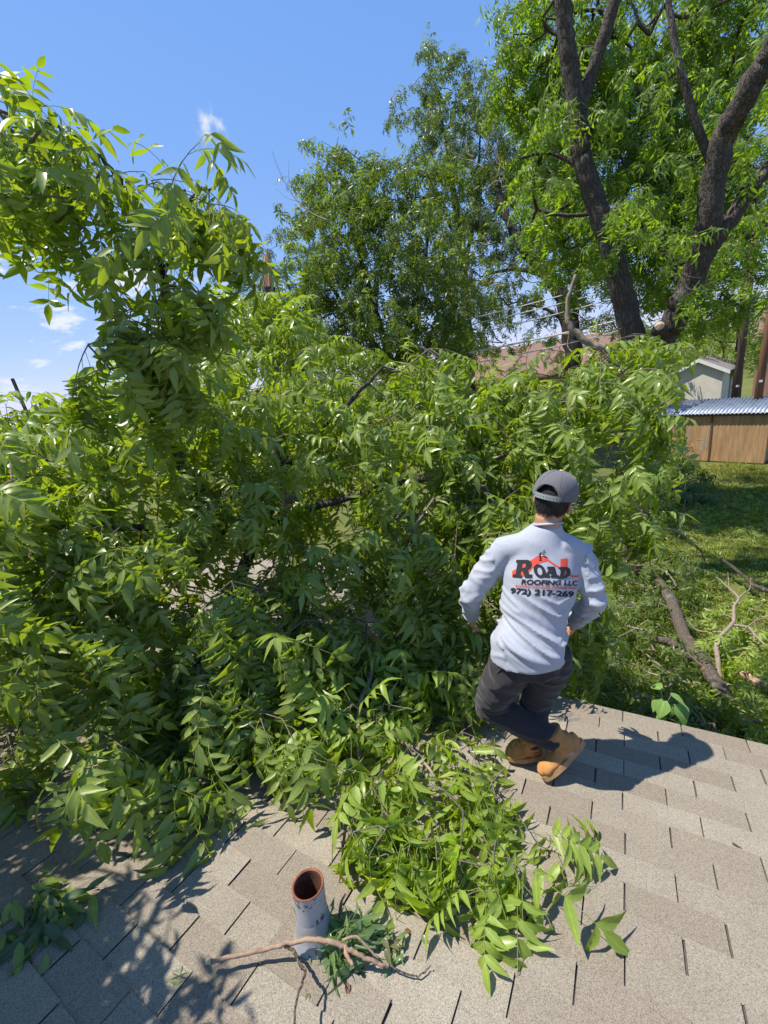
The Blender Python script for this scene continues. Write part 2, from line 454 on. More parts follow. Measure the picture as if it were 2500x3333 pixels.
def shoot_leaves(P, out_dir, rng, n=(6, 9), length=(0.2, 0.38), nvar=10, size=(0.8, 1.15), hang=0.35):
    """one leafy shoot starting at P: its centre line and the leaves on it"""
    d = np.array(out_dir, float) + np.array([rng.gauss(0, .55), rng.gauss(0, .55), rng.gauss(0, .35)])
    d /= np.linalg.norm(d); L = rng.uniform(*length); pts = [np.array(P, float)]
    for i in range(4):
        d = d + np.array([0, 0, -0.16]); d /= np.linalg.norm(d); pts.append(pts[-1] + d * L / 4)
    leaves = []; k = rng.randint(*n); ph = rng.uniform(0, 6.28)
    for i in range(k):
        t = 0.15 + 0.85 * (i / max(1, k - 1)); x = min(t * 4, 3.999); j = int(x)
        c = pts[j] + (pts[j + 1] - pts[j]) * (x - j)
        T = pts[j + 1] - pts[j]; T /= np.linalg.norm(T)
        S = np.cross(T, [0, 0, 1.0]); S /= np.linalg.norm(S) + 1e-9; U = np.cross(S, T)
        a = ph + i * 2.4
        ld = T * (0.45 + 0.9 * t) + (S * math.cos(a) + U * math.sin(a) * 0.8) * 0.9 + np.array([0, 0, -hang])
        A = frame(ld, np.array([0, 0, 1.0]), rng.gauss(0, 0.45)) * rng.uniform(*size)
        leaves.append((rng.randrange(nvar), A, c))
    return pts, leaves
def connect(root_pts, tips, rng, sag=0.1):
    """joins shoot bases to the nearest point already on the branch system; returns (a, b, radius weight)"""
    nodes = [np.array(p, float) for p in root_pts]; par = [-1] * len(nodes); w = [0] * len(nodes)
    rest = [np.array(t, float) for t in tips]
    rest.sort(key=lambda t: min(np.linalg.norm(t - n_) for n_ in nodes))
    N = np.array(nodes)
    for t in rest:
        i = int(np.argmin(np.linalg.norm(N - t, axis=1)))
        seg = t - N[i]; L = np.linalg.norm(seg); k = max(1, int(L / 0.22)); prev = i
        bend = np.array([rng.gauss(0, .06), rng.gauss(0, .06), rng.gauss(0, .06) - sag * 0.3]) * L
        for j in range(1, k + 1):
            f = j / k; q = N[i] * (1 - f) + t * f if False else nodes[i] * (1 - f) + t * f
            q = q + bend * math.sin(math.pi * f)
            nodes.append(q); par.append(prev); w.append(0); prev = len(nodes) - 1
        w[prev] += 1
        N = np.array(nodes)
    for i in range(len(nodes) - 1, -1, -1):
        if par[i] >= 0: w[par[i]] += w[i]
    return [(nodes[par[i]], nodes[i], w[i]) for i in range(len(nodes)) if par[i] >= 0]
def twig_mesh(mb, segs, r0=0.0022, k=0.0022, rmax=0.03, sides=5):
    for a, b, w in segs:
        r = min(rmax, r0 + k * math.sqrt(w))
        mb.tube([a, b], [r * 1.05, r], sides, cap=False)

LEAF_MESH = {}
def leaf_mesh(kind, k):
    key = (kind, k)
    if key not in LEAF_MESH:
        v, f, m, fm = (LEAF_LITE if kind.endswith('lite') else LEAF_HI)[k]
        LEAF_MESH[key] = tri_mesh('leaf', v, f, (MAT[kind.replace('+lite', '')], MAT['stem']), m, fm)
    return LEAF_MESH[key]
def place_leaves(root, leaves, kind, limit=300, score=None):
    """the leaves that show largest as parts of their own, the rest joined"""
    variants = LEAF_LITE if kind.endswith('lite') else LEAF_HI
    rank = []
    for i, (k, A, p) in enumerate(leaves):
        c = p + A[:, 0] * 0.15; ok, d = in_view(c)
        rank.append((d + (0 if ok else 1000) + (score(c) if score else 0), i))
    rank.sort(); chosen = set(i for d, i in rank[:limit] if d < 900)
    base = np.array(root.location)
    for i in chosen:
        k, A, p = leaves[i]
        o = link('leaf', leaf_mesh(kind, k), root)
        M = np.eye(4); M[:3, :3] = A; M[:3, 3] = p - base
        o.matrix_local = Matrix(M.tolist())
    rest = [leaves[i] for i in range(len(leaves)) if i not in chosen]
    if rest:
        V, F, mid, fm = merge(variants, rest)
        o = link('foliage', tri_mesh('foliage', V - base, F, (MAT[kind.replace('+lite', '')], MAT['stem']), mid, fm), root)
        o['kind'] = 'stuff'
def rel(root, pts): 
    b = Vector(root.location); return [Vector(p) - b for p in pts]
# ---------------------------------------------------------------- ground and lawn
m, nt, p = new_mat('yard_ground'); b = NB(nt)
n1 = b.noise(b.pos(), 0.45, 5.0, 0.6); n2 = b.noise(b.pos(), 3.5, 5.0, 0.65); n3 = b.noise(b.pos(), 40.0, 4.0, 0.7)
c = b.ramp(n1, [(0.35, (0.11, 0.15, 0.03)), (0.55, (0.17, 0.19, 0.045)), (0.72, (0.24, 0.20, 0.10))])
c = b.mix(b.rng(n2, 0.42, 0.68, 0.0, 0.6), c, (0.16, 0.125, 0.075))
c = b.mix(b.rng(n3, 0.3, 0.7, 0.55, 0.0), c, (0.035, 0.045, 0.015))
b.put(p.inputs['Base Color'], c); p.inputs['Roughness'].default_value = 0.95; p.inputs['Specular IOR Level'].default_value = 0.1
b.put(p.inputs['Normal'], b.bump(n3, 0.8, 0.03))
MAT['ground'] = m
g = MB(); g.add([(-900, -300, 0), (900, -300, 0), (900, 1500, 0), (-900, 1500, 0)], [(0, 1, 2, 3)])
tag(g.build('ground', MAT['ground']), kind='structure')
rg = np.random.default_rng(11)
# grass blades on the part of the lawn that shows
NBL = 120000
gx = rg.uniform(-0.3, 9.5, NBL); gy = 3.2 + 19 * rg.random(NBL) ** 1.25
clump = np.array([noise.noise(Vector((x * 0.55, y * 0.55, 3.0))) + 0.5 * noise.noise(Vector((x * 2.3, y * 2.3, 9.0))) for x, y in zip(gx, gy)])
keep = clump + rg.uniform(-0.35, 0.35, NBL) > -0.12
gx, gy = gx[keep], gy[keep]; n_ = len(gx)
hh = rg.uniform(0.03, 0.085, n_) * (1 + 0.03 * gy); an = rg.uniform(0, 6.283, n_); w_ = rg.uniform(0.004, 0.009, n_) * (0.7 + gy * 0.05); ln = rg.uniform(0.2, 1.1, n_)
bx, by = np.cos(an), np.sin(an)
V = np.empty((n_, 4, 3)); 
V[:, 0] = np.stack([gx - by * w_, gy + bx * w_, np.zeros(n_)], 1)
V[:, 1] = np.stack([gx + by * w_, gy - bx * w_, np.zeros(n_)], 1)
V[:, 2] = np.stack([gx + bx * hh * ln * .4 + by * w_ * .6, gy + by * hh * ln * .4 - bx * w_ * .6, hh * .62], 1)
V[:, 3] = np.stack([gx + bx * hh * ln, gy + by * hh * ln, hh * (1.05 - ln * .3)], 1)
F = (np.arange(n_)[:, None, None] * 4 + np.array([[0, 1, 2], [0, 2, 3]])[None]).reshape(-1, 3)
gr = link('grass', tri_mesh('grass', V.reshape(-1, 3), F, (MAT['grass'],)))
tag(gr, kind='stuff')

# ---------------------------------------------------------------- the house whose roof we stand on
house = empty('house', (0, 0, 0), 'house under the viewer, its low slope of weathered brown asphalt shingles covered by fallen branches', 'house')
TAB, EXPO = 0.3195, 0.1299
def slope_pt(x, v, h=0.0):
    y = v * math.cos(R(12)) + h * NL.y
    base_v = 2.632 / math.cos(R(12))
    return Vector((x, 2.632, 2.549)) + SL * (v - base_v) + NL * h
EAVE_V = 2.6928
# deck with an L-shaped wing towards the left; the ridge is behind the viewer
deck = MB()
for x0, x1, v0, v1 in ((-7.0, 6.0, -1.6, EAVE_V - 0.012), (-7.0, -1.85, EAVE_V - 0.012, 5.5)):
    q = [slope_pt(x, v, h) for h in (-0.10, -0.004) for x, v in ((x0, v0), (x1, v0), (x1, v1), (x0, v1))]
    deck.add(q, [(3, 2, 1, 0), (4, 5, 6, 7), (0, 1, 5, 4), (1, 2, 6, 5), (2, 3, 7, 6), (3, 0, 4, 7)])
deck.build('roof_deck', MAT['underlay'], house)
back = MB(); r0 = slope_pt(0, -1.6, -0.01)
back.add([(-7, r0.y, r0.z), (6, r0.y, r0.z), (6, r0.y - 4.5, r0.z - 0.95), (-7, r0.y - 4.5, r0.z - 0.95)], [(0, 3, 2, 1)])
back.build('back_slope', MAT['shingle'], house)
fa = MB(); e = slope_pt(0, EAVE_V, 0)
fa.box((-1.84, e.y - 0.045, e.z - 0.19), (6, e.y - 0.02, e.z - 0.012)); fa.build('fascia', MAT['fascia'], house)
fb = MB(); e2 = slope_pt(0, 5.5, 0); fb.box((-7, e2.y - 0.03, e2.z - 0.19), (-1.86, e2.y - 0.005, e2.z - 0.012)); fb.build('fascia', MAT['fascia'], house)
wa = MB(); wa.box((-6.6, -6.0, 0.0), (5.6, e.y - 0.45, 2.4)); wa.box((-6.6, e.y - 0.44, 0), (-2.3, e2.y - 0.5, 1.85)); wa.build('wall', MAT['brickwall'], house)
# shingle tabs
def tab_geo(W):
    g = 0.0036; w = W / 2 - g; T = 0.0068
    vs = [(-w, 0, 0.0), (w, 0, 0.0), (w, EXPO + 0.004, T), (-w, EXPO + 0.004, T), (-w, EXPO + 0.004, T - 0.0058), (w, EXPO + 0.004, T - 0.0058), (-w, 0, -0.003), (w, 0, -0.003)]
    fs = [(0, 3, 2, 1), (3, 4, 5, 2), (1, 2, 5, 7), (0, 6, 4, 3)]
    return vs, fs
tvs, tfs = tab_geo(TAB)
tab_me = bpy.data.meshes.new('shingle'); tab_me.from_pydata(tvs, [], tfs); tab_me.materials.append(MAT['shingle']); tab_me.update()
BASE = Matrix(((1, 0, 0, 0), (0, SL.y, NL.y, 0), (0, SL.z, NL.z, 0), (0, 0, 0, 1)))
rs = random.Random(5)
tabs = []
ncourse = int((5.5 + 1.5) / EXPO)
for j in range(-32, 22):                      # course j ends at v = EAVE_V - 11*EXPO + j*EXPO ...
    v1 = EAVE_V + j * EXPO; v0 = v1 - EXPO
    xoff = (-0.08 if (j + 11) % 2 == 0 else 0.059) + rs.uniform(-0.006, 0.006)
    for i in range(-24, 20):
        x = xoff + TAB * (i + 0.5)
        if x < -6.8 or x > 5.9: continue
        if v0 < -1.55: continue
        if v1 > EAVE_V + 0.01 and (x > -2.0 or v1 > 5.52): continue
        tabs.append((x + rs.uniform(-.002, .002), v0 + rs.uniform(-.0015, .0015)))
def tab_rank(t):
    P = slope_pt(t[0], t[1] + EXPO / 2); ok, d = in_view(np.array(P))
    under = (P.x < -1.25 and P.y > 1.25) or P.x < -2.6
    return d + (0 if ok else 100) + (20 if under else 0)
tabs.sort(key=tab_rank)
for x, v in tabs[:300]:
    o = link('shingle', tab_me, house)
    M = BASE.copy(); M.translation = slope_pt(x, v, 0.002)
    o.matrix_local = M @ Matrix.Rotation(rs.uniform(-.004, .004), 4, 'Z') @ Matrix.Rotation(rs.uniform(-.0, .006), 4, 'X')
sf = MB()
for x, v in tabs[300:]:
    M = BASE.copy(); M.translation = slope_pt(x, v, 0.002)
    sf.add([M @ Vector(q) for q in tvs], tfs)
o = sf.build('shingle_field', MAT['shingle'], house); o['kind'] = 'stuff'

# ---------------------------------------------------------------- sheds
def corrugated(mb, a, b_, c, d, n=30, amp=0.028):
    """sheet a-b (front edge) to d-c (back edge) with waves running front to back"""
    a, b_, c, d = map(Vector, (a, b_, c, d)); vs = []; fs = []
    for i in range(n * 4 + 1):
        t = i / (n * 4); z = amp * math.sin(t * n * 2 * math.pi)
        f = a.lerp(b_, t); k = d.lerp(c, t)
        vs += [f + Vector((0, 0, z)), k + Vector((0, 0, z)), f + Vector((0, 0, z - 0.004)), k + Vector((0, 0, z - 0.004))]
    for i in range(n * 4):
        o = i * 4
        fs += [(o, o + 4, o + 5, o + 1), (o + 2, o + 3, o + 7, o + 6), (o, o + 2, o + 6, o + 4), (o + 1, o + 5, o + 7, o + 3)]
    mb.add(vs, fs)
MAT['plywood'] = simple_mat('weathered_plywood', (0.37, 0.225, 0.105), 0.85, 0.3, 3.5, 0.4, 0.004, stretch=(3, 3, 0.35))
MAT['trimbrown'] = simple_mat('brown_trim', (0.12, 0.058, 0.033), 0.8, 0.25, 20)
MAT['shedwhite'] = simple_mat('chalky_paint', (0.64, 0.60, 0.49), 0.85, 0.1, 4, 0.2)
MAT['galv'] = simple_mat('galvanised_iron', (0.25, 0.29, 0.345), 0.5, 0.3, 5, 0.15, metal=0.6)
MAT['bluepaint'] = simple_mat('blue_paint_line', (0.27, 0.33, 0.36), 0.8, 0.3, 30, 0)
MAT['whitepaint'] = simple_mat('white_trim', (0.75, 0.74, 0.70), 0.7, 0.08, 8, 0.1)
FA, FB = Vector((2.159, 21.37, 0)), Vector((4.63, 20.374, 0))
sx = (FB - FA).normalized(); sy = Vector((-sx.y, sx.x, 0)); L = (FB - FA).length
shed = empty('garden_shed', FA, 'low tan plywood shed with a corrugated metal roof at the end of the lawn', 'shed')
MS = Matrix((sx, sy, Vector((0, 0, 1)))).transposed().to_4x4()
def sp_(x, y, z): return MS @ Vector((x, y, z))
LE = -0.86
for x0, x1 in ((LE, 0.0), (0.02, 0.92), (0.93, L)):
    w = MB(); w.box((x0, 0, 0.04), (x1 - 0.012, 0.05, 1.93), MS); w.build('wall_panel', MAT['plywood'], shed)
w = MB(); w.box((L - 0.06, 0.052, 0.04), (L - 0.012, 1.5, 2.05), MS); w.box((LE, 0.052, 0.04), (LE + 0.05, 1.5, 2.05), MS); w.box((LE, 1.5, 0.04), (L, 1.55, 2.25), MS); w.build('wall', MAT['plywood'], shed)
for x in (0.0, 0.93):
    w = MB(); w.box((x - 0.03, -0.03, 0.05), (x + 0.03, -0.003, 1.9), MS); w.build('trim', MAT['trimbrown'], shed)
for bx_ in ((0.13, 0.30, 0.16, 1.36), (0.80, 0.55, 0.835, 1.48), (0.45, 0.90, 0.72, 0.93), (0.69, 0.45, 0.72, 0.90)):
    w = MB(); w.box((bx_[0], -0.007, bx_[1]), (bx_[2], -0.002, bx_[3]), MS); w.build('painted_line', MAT['bluepaint'], shed)
w = MB(); corrugated(w, sp_(LE - .1, -0.16, 1.96), sp_(L + 0.12, -0.16, 1.96), sp_(L + .1, 1.65, 2.34), sp_(LE - .1, 1.65, 2.34)); w.build('roof', MAT['galv'], shed, True)
w = MB(); w.box((LE - 0.05, -0.08, 1.86), (L + 0.05, -0.04, 1.94), MS); w.build('fascia', MAT['trimbrown'], shed)
MAT['boarddebris'] = MAT['deadwood']

WA, WB = Vector((1.96, 24.5, 0)), Vector((3.66, 24.0, 0))
wx = (WB - WA).normalized(); wy = Vector((-wx.y, wx.x, 0)); WL = (WB - WA).length
ws = empty('white_shed', WA, 'small cream painted shed with a gable and white verge boards beside the utility poles', 'shed')
MW = Matrix((wx, wy, Vector((0, 0, 1)))).transposed().to_4x4()
w = MB(); z0, z1, pk = 0.0, 3.42, 3.98; D = 3.2
vs = [MW @ Vector(q) for q in ((0, 0, z0), (WL, 0, z0), (WL, 0, z1), (WL / 2 - .02, 0, pk - .06), (0, 0, z1), (0, D, z0), (WL, D, z0), (WL, D, z1), (WL / 2 - .02, D, pk - .06), (0, D, z1))]
w.add(vs, [(0, 1, 2, 3, 4), (9, 8, 7, 6, 5), (1, 6, 7, 2), (5, 0, 4, 9)]); w.build('wall', MAT['shedwhite'], ws)
for sgn in (-1, 1):
    x_e = -0.24 if sgn < 0 else WL + 0.26; z_e = z1 - 0.03 if sgn < 0 else z1 - 0.05
    pkp = Vector((WL / 2 - .02, 0, pk)); ed = Vector((x_e, 0, z_e))
    w = MB()
    q = [pkp + Vector((0, -.14, 0)), ed + Vector((0, -.14, 0)), ed + Vector((0, D, 0)), pkp + Vector((0, D, 0))]
    q2 = [v - Vector((0, 0, .06)) for v in q]
    w.add([MW @ v for v in q + q2], [(0, 1, 2, 3) if sgn < 0 else (3, 2, 1, 0), (7, 6, 5, 4), (0, 4, 5, 1), (1, 5, 6, 2)]); w.build('roof_slope', MAT['farroof_grey'], ws)
    w = MB(); f = Vector((0, -.165, 0)); h = Vector((0, 0, -.15))
    q = [pkp + f, ed + f, ed + f + h, pkp + f + h]; q2 = [v + Vector((0, .024, 0)) for v in q]
    w.add([MW @ v for v in q + q2], [(0, 1, 2, 3), (7, 6, 5, 4), (0, 4, 5, 1), (1, 5, 6, 2), (2, 6, 7, 3)]); w.build('verge_board', MAT['whitepaint'], ws)

# ---------------------------------------------------------------- far houses
def far_house(name, loc, label, ang, length, depth, zr, ze, mat, wallmat, group=None):
    h = empty(name, loc, label, 'house', group); M = Matrix.Rotation(ang, 4, 'Z')
    w = MB(); w.box((0.3, 0.4, -0.02), (length - .3, depth - .4, ze - 0.05), M); w.build('wall', wallmat, h)
    for k, (ya, yb) in enumerate(((0, depth / 2), (depth, depth / 2))):
        w = MB(); q = [Vector((0, ya, ze)), Vector((length, ya, ze)), Vector((length, yb, zr)), Vector((0, yb, zr))]
        q2 = [v - Vector((0, 0, .12)) for v in q]
        fs = [(0, 1, 2, 3), (7, 6, 5, 4), (0, 4, 5, 1), (1, 5, 6, 2), (3, 7, 4, 0)]
        if k: fs = [tuple(reversed(f)) for f in fs]
        w.add([M @ v for v in q + q2], fs); w.build('roof', mat, h)
    for gx_ in (.31, length - .43):
        w = MB(); gbl = [Vector((gx_ + e_, yy, zz)) for e_ in (0, .12) for yy, zz in ((.42, ze - .04), (depth - .42, ze - .04), (depth / 2, zr - .15))]
        w.add([M @ v for v in gbl], [(0, 2, 1), (3, 4, 5), (0, 1, 4, 3), (1, 2, 5, 4), (2, 0, 3, 5)]); w.build('gable', wallmat, h)
    for k in range(3):
        x = length * (0.2 + 0.28 * k)
        w = MB(); w.box((x, 0.36, 0.9), (x + 1.1, 0.398, 2.1), M); f = w.build('window', MAT['whitepaint'], h)
        w = MB(); w.box((x + .08, 0.345, 0.98), (x + 1.02, 0.358, 2.02), M); w.build('pane', MAT['pane'], f)
    return h, M
m, nt, p = new_mat('window_pane'); p.inputs['Base Color'].default_value = (0.03, 0.035, 0.04, 1); p.inputs['Roughness'].default_value = 0.08; MAT['pane'] = m
h1, M1 = far_house('neighbour_house', (-12.2, 32.0, 0), 'neighbouring house with a faded red brown shingle roof behind the dark tree trunk', R(-18), 11.6, 9.0, 6.05, 3.9, MAT['farroof'], MAT['brickwall'])
w = MB(); q = M1 @ Vector((7.6, 3.6, 5.55)); w.tube([q, q + Vector((0, 0, .75))], 0.055, 10); w.tube([q + Vector((0, 0, .72)), q + Vector((0, 0, .90))], [0.13, 0.11], 10); w.build('roof_vent', MAT['deadwood'], h1)
h2, M2 = far_house('brick_house', (6.3, 33.6, 0), 'house with a red brown roof at the right edge behind the utility poles', R(-12), 14, 8.0, 6.2, 4.5, MAT['farroof'], MAT['brickwall'])
w = MB(); q = [M2 @ Vector(v) for v in ((1.6, 4.9, 6.0), (14, 4.9, 6.0), (14, 6.3, 6.9), (1.6, 6.3, 6.9))]; w.add(q + [v - Vector((0, 0, .1)) for v in q], [(0, 1, 2, 3), (7, 6, 5, 4), (0, 4, 5, 1), (3, 7, 4, 0)]); w.build('upper_roof', MAT['farroof_grey'], h2)

# ---------------------------------------------------------------- utility poles, lines, fence
MAT['pole'] = simple_mat('weathered_pole', (0.125, 0.080, 0.062), 0.9, 0.35, 10, 0.6, 0.006, stretch=(4, 4, .3))
MAT['pole_red'] = simple_mat('newer_pole', (0.21, 0.105, 0.062), 0.9, 0.35, 10, 0.6, 0.006, stretch=(4, 4, .3))
MAT['wire'] = simple_mat('aluminium_wire', (0.62, 0.61, 0.58), 0.5, 0.1, 30, 0)
MAT['metaltag'] = simple_mat('pole_tag', (0.7, 0.7, 0.68), 0.6, 0.05, 30, 0)
p1 = empty('utility_pole', (4.005, 23.0, 0), 'dark weathered wooden utility pole with a crossarm right of the cream shed', 'utility pole', 'utility poles at the back of the yard')
w = MB(); w.tube([(0, 0, 0), (0.02, 0, 6), (.04, 0, 9.3)], [.142, .135, .12], 16); w.build('pole', MAT['pole'], p1, True)
w = MB(); w.tube([(-0.75, .33, 5.98), (1.3, -.9, 5.72)], .055, 6); w.build('crossarm', MAT['bark_dark'], p1)
for t in (-.6, .5, 1.15):
    w = MB(); w.tube([(t, .22 - .6 * t, 5.98 - .12 * t), (t, .22 - .6 * t, 6.16 - .12 * t)], [.05, .03], 8); w.build('insulator', MAT['pane'], p1)
w = MB(); w.box((-0.05, -.15, 2.72), (.06, -.14, 2.80)); w.build('pole_tag', MAT['metaltag'], p1)
p2 = empty('utility_pole', (4.525, 22.0, 0), 'reddish wooden utility pole at the right edge beside the darker pole', 'utility pole', 'utility poles at the back of the yard')
w = MB(); w.tube([(0, 0, 0), (0.03, 0, 5), (.06, 0, 8.8)], [.135, .13, .115], 16); w.build('pole', MAT['pole_red'], p2, True)
w = MB(); w.box((-0.05, -.148, 2.92), (.05, -.136, 3.0)); w.build('pole_tag', MAT['metaltag'], p2)
for i, (a, b_, lab) in enumerate([((-5.16, 15.5, 5.42), (-0.52, 20.0, 5.77), 'thickest pale power line, running above the red brown roof'), ((-5.0, 15.5, 6.01), (-0.58, 20.0, 6.58), 'power line next above the thickest one, left of the pecan trunk'), ((-5.05, 15.5, 6.34), (-0.69, 20.0, 6.89), 'second highest power line, left of the pecan trunk'), ((-5.04, 15.5, 6.53), (-0.9, 20.0, 7.18), 'highest power line, crossing the dark tree left of the pecan trunk'), ((-3.93, 15.5, 5.09), (-0.86, 20.0, 5.38), 'lowest power line, crossing the red brown roof itself')]):
    A, B = Vector(a), Vector(b_); d = B - A
    P0 = A - d * 1.6; P1 = B + d * (0.62 if i != 4 else 0.8)
    pts = [P0.lerp(P1, t / 24) - Vector((0, 0, 0.35 * (1 - (2 * t / 24 - 1) ** 2) - 0.27)) for t in range(25)]
    off = pts[int(24 * 0.55)] - P0.lerp(P1, int(24 * .55) / 24)
    w = MB(); w.tube([q - Vector((0, 0, off.z)) for q in pts], 0.034 if i == 0 else 0.021, 5)
    tag(w.build('power_line', MAT['wire']), lab, 'power line', 'power lines behind the pecan tree')
w = MB(); w.tube(curve_pts([(1.42, 21.5, 5.94), (3.21, 22.5, 6.01), (3.49, 22.8, 6.23), (4.42, 22.0, 6.18), (7, 20.5, 6.3)], 5), .016, 5)
tag(w.build('service_cable', MAT['wire']), 'sagging pale service cable strung past the crossarm of the dark utility pole', 'cable')
MAT['fenceboard'] = simple_mat('fence_board', (0.20, 0.125, 0.080), 0.9, 0.3, 6, 0.5, 0.005, stretch=(4, 4, .4))
fence = empty('board_fence', (2.0, 26.2, 0), 'brown vertical board fence in shade behind the sheds and poles', 'fence')
fm_ = MB(); fm_.box((-.068, 0, .05), (.068, .02, 1.9)); fme = fm_.mesh('board'); fme.materials.append(MAT['fenceboard'])
for i in range(48):
    o = link('board', fme, fence); o.location = (i * .145, -.26 * i * .145 + rs.uniform(-.006, .006), rs.uniform(-.03, .03)); o.rotation_euler = (0, rs.uniform(-.01, .01), -.254)
for z in (.45, 1.5):
    w = MB(); w.tube([(0, .04, z), (6.9, -1.75, z)], .04, 4); w.build('rail', MAT['fenceboard'], fence)
# leaning post with a red patch far off on the left
w = MB(); w.tube([(-25.2, 9.9, 0), (-25.0, 9.86, 4.5)], .06, 6)
lp = empty('far_post', (-25.0, 9.85, 0), 'thin dark leaning post far off at the left edge', 'post')
w = MB(); w.tube([(.45, -.1, 0), (.15, -.1, 5.4), (-.55, .1, 7.3)], .075, 6); w.build('pole', MAT['bark_dark'], lp)
# far tree belt along the horizon: one mass nobody could count
V, F, mid, fmm = [], [], [], []
inst = []
rb = random.Random(77)
for i in range(5200):
    a = rb.uniform(-1.35, 0.95); d = rb.uniform(62, 100)
    hgt = 6.2 + 2.4 * noise.noise(Vector((a * 9, 2, 0))) + 1.4 * noise.noise(Vector((a * 31, 5, 0)))
    z = hgt * (1 - rb.random() ** 1.8) + 0.4
    A = frame(np.array([rb.gauss(0, 1), rb.gauss(0, 1), rb.gauss(0, .5)]), np.array([0, 0, 1.0]), rb.uniform(-1, 1)) * rb.uniform(4.5, 7.5)
    inst.append((rb.randrange(6), A, np.array([math.sin(a) * d, math.cos(a) * d, z])))
V, F, mid, fmm = merge(LEAF_LITE, inst)
tag(link('distant_woods', tri_mesh('distant_woods', V, F, (MAT['leaf_far'], MAT['leaf_far']), mid, fmm)), kind='stuff')
PECAN_BLOBS=[(-2.08,12.52,11.97,0.74),(-2.35,12.45,11.19,0.63),(-2.00,13.99,11.04,0.86),(-2.56,13.05,10.88,0.45),(-1.66,12.62,11.47,0.74),(-1.51,12.84,9.53,0.87),(-1.68,12.57,8.77,0.73),(-1.61,11.51,7.89,0.62),(-1.39,13.00,7.76,0.77),(-0.74,13.34,11.81,0.81),(-0.74,13.75,11.07,0.86),(0.20,14.63,11.08,0.88),(0.05,13.88,9.84,0.94),(-0.03,13.82,8.75,0.97),(0.67,14.25,7.74,1.00),(0.25,14.21,6.87,0.72),(-0.68,13.02,9.67,0.56),(1.20,14.77,8.89,0.98),(1.50,15.55,10.25,0.99),(1.02,14.70,11.41,0.91),(1.93,14.43,11.12,0.73),(2.75,17.22,10.89,0.88),(2.02,14.43,8.95,0.63),(1.44,13.31,6.72,0.78),(2.33,15.00,6.01,0.79),(0.97,13.40,5.92,0.67),(1.83,14.26,7.62,0.73),(2.54,15.58,8.06,0.54),(-0.28,11.81,7.36,0.60),(-0.63,13.12,6.98,0.46),(0.40,14.75,12.02,0.86),(1.41,14.68,12.08,0.61),(-0.07,15.65,13.37,0.76),(-1.67,15.60,14.06,0.80),(1.12,12.76,6.46,0.55),(1.84,13.86,5.45,0.53),(-1.06,11.75,6.69,0.49),(-1.17,14.27,10.85,0.69),(-0.37,14.66,10.70,0.61),(-1.11,12.13,8.37,0.55),(-0.86,14.13,9.35,0.63),(0.66,14.65,9.41,0.61),(1.04,14.46,8.08,0.68),(1.79,15.51,8.80,0.70),(0.47,14.28,10.25,0.65),(2.02,16.36,11.18,0.69),(-1.92,14.55,11.93,0.63),(2.25,13.29,6.76,0.41),(0.77,9.99,6.94,0.32),(1.00,10.01,7.83,0.35),(0.59,9.72,7.50,0.25),(-0.33,8.72,7.16,0.24),(-0.22,9.15,6.66,0.26),(-0.58,9.26,8.68,0.30),(-0.83,10.05,9.72,0.32),(0.02,9.57,8.58,0.35),(1.53,10.73,8.48,0.36),(1.37,10.06,7.35,0.30),(1.60,11.08,9.22,0.36),(0.41,8.81,6.05,0.24),(1.01,9.06,5.78,0.24),(-1.09,9.34,8.52,0.31),(-1.25,9.01,7.86,0.26)]
MID_BLOBS=[(-8.23,13.51,11.56,0.77),(-9.31,13.58,11.16,0.61),(-7.70,12.44,10.15,1.00),(-9.25,12.94,9.77,1.01),(-7.15,12.30,9.11,1.18),(-7.49,14.63,10.72,0.92),(-6.57,14.55,11.27,0.58),(-6.50,14.07,9.97,1.07),(-5.99,15.53,10.69,0.92),(-5.25,15.65,11.01,0.60),(-7.06,13.68,8.57,1.40),(-5.08,13.05,8.49,1.07),(-7.75,12.06,8.07,1.12),(-8.33,11.01,8.07,0.80),(-7.81,11.17,6.91,1.09),(-5.79,12.54,7.21,1.19),(-5.10,14.76,7.83,1.01),(-6.62,11.59,6.55,1.08),(-5.20,12.83,6.44,1.02),(-8.68,11.41,6.99,0.95),(-4.80,14.53,6.74,0.60),(-10.21,11.85,7.57,0.82),(-10.51,10.91,7.20,0.79),(-10.22,9.96,7.45,0.55),(-9.23,11.04,6.54,0.86),(-8.25,11.84,6.03,0.89),(-6.36,11.25,5.67,0.80),(-6.00,13.07,5.87,0.88),(-4.84,13.08,6.05,0.65),(-7.45,13.90,11.19,0.68),(-8.08,14.04,12.09,0.49),(-6.18,14.82,11.06,0.49)]
TALL_BLOBS=[(-8.36,23.47,19.31,0.49),(-8.30,23.28,18.42,0.70),(-7.45,22.32,17.24,0.81),(-7.12,23.39,17.24,0.70),(-8.17,21.54,16.87,0.66),(-9.00,21.89,16.32,0.83),(-8.33,22.40,16.16,0.98),(-7.70,23.55,16.36,1.15),(-6.82,23.53,17.95,0.48),(-6.32,21.92,15.70,0.92),(-8.40,21.94,15.10,0.70),(-7.23,21.41,14.31,1.21),(-6.39,23.86,15.31,1.29),(-6.18,22.28,13.45,1.38),(-5.60,24.02,17.36,0.55),(-6.20,25.13,17.14,0.73),(-7.48,21.39,13.13,1.24),(-5.08,22.75,13.24,1.09),(-6.69,21.31,11.94,1.51)]
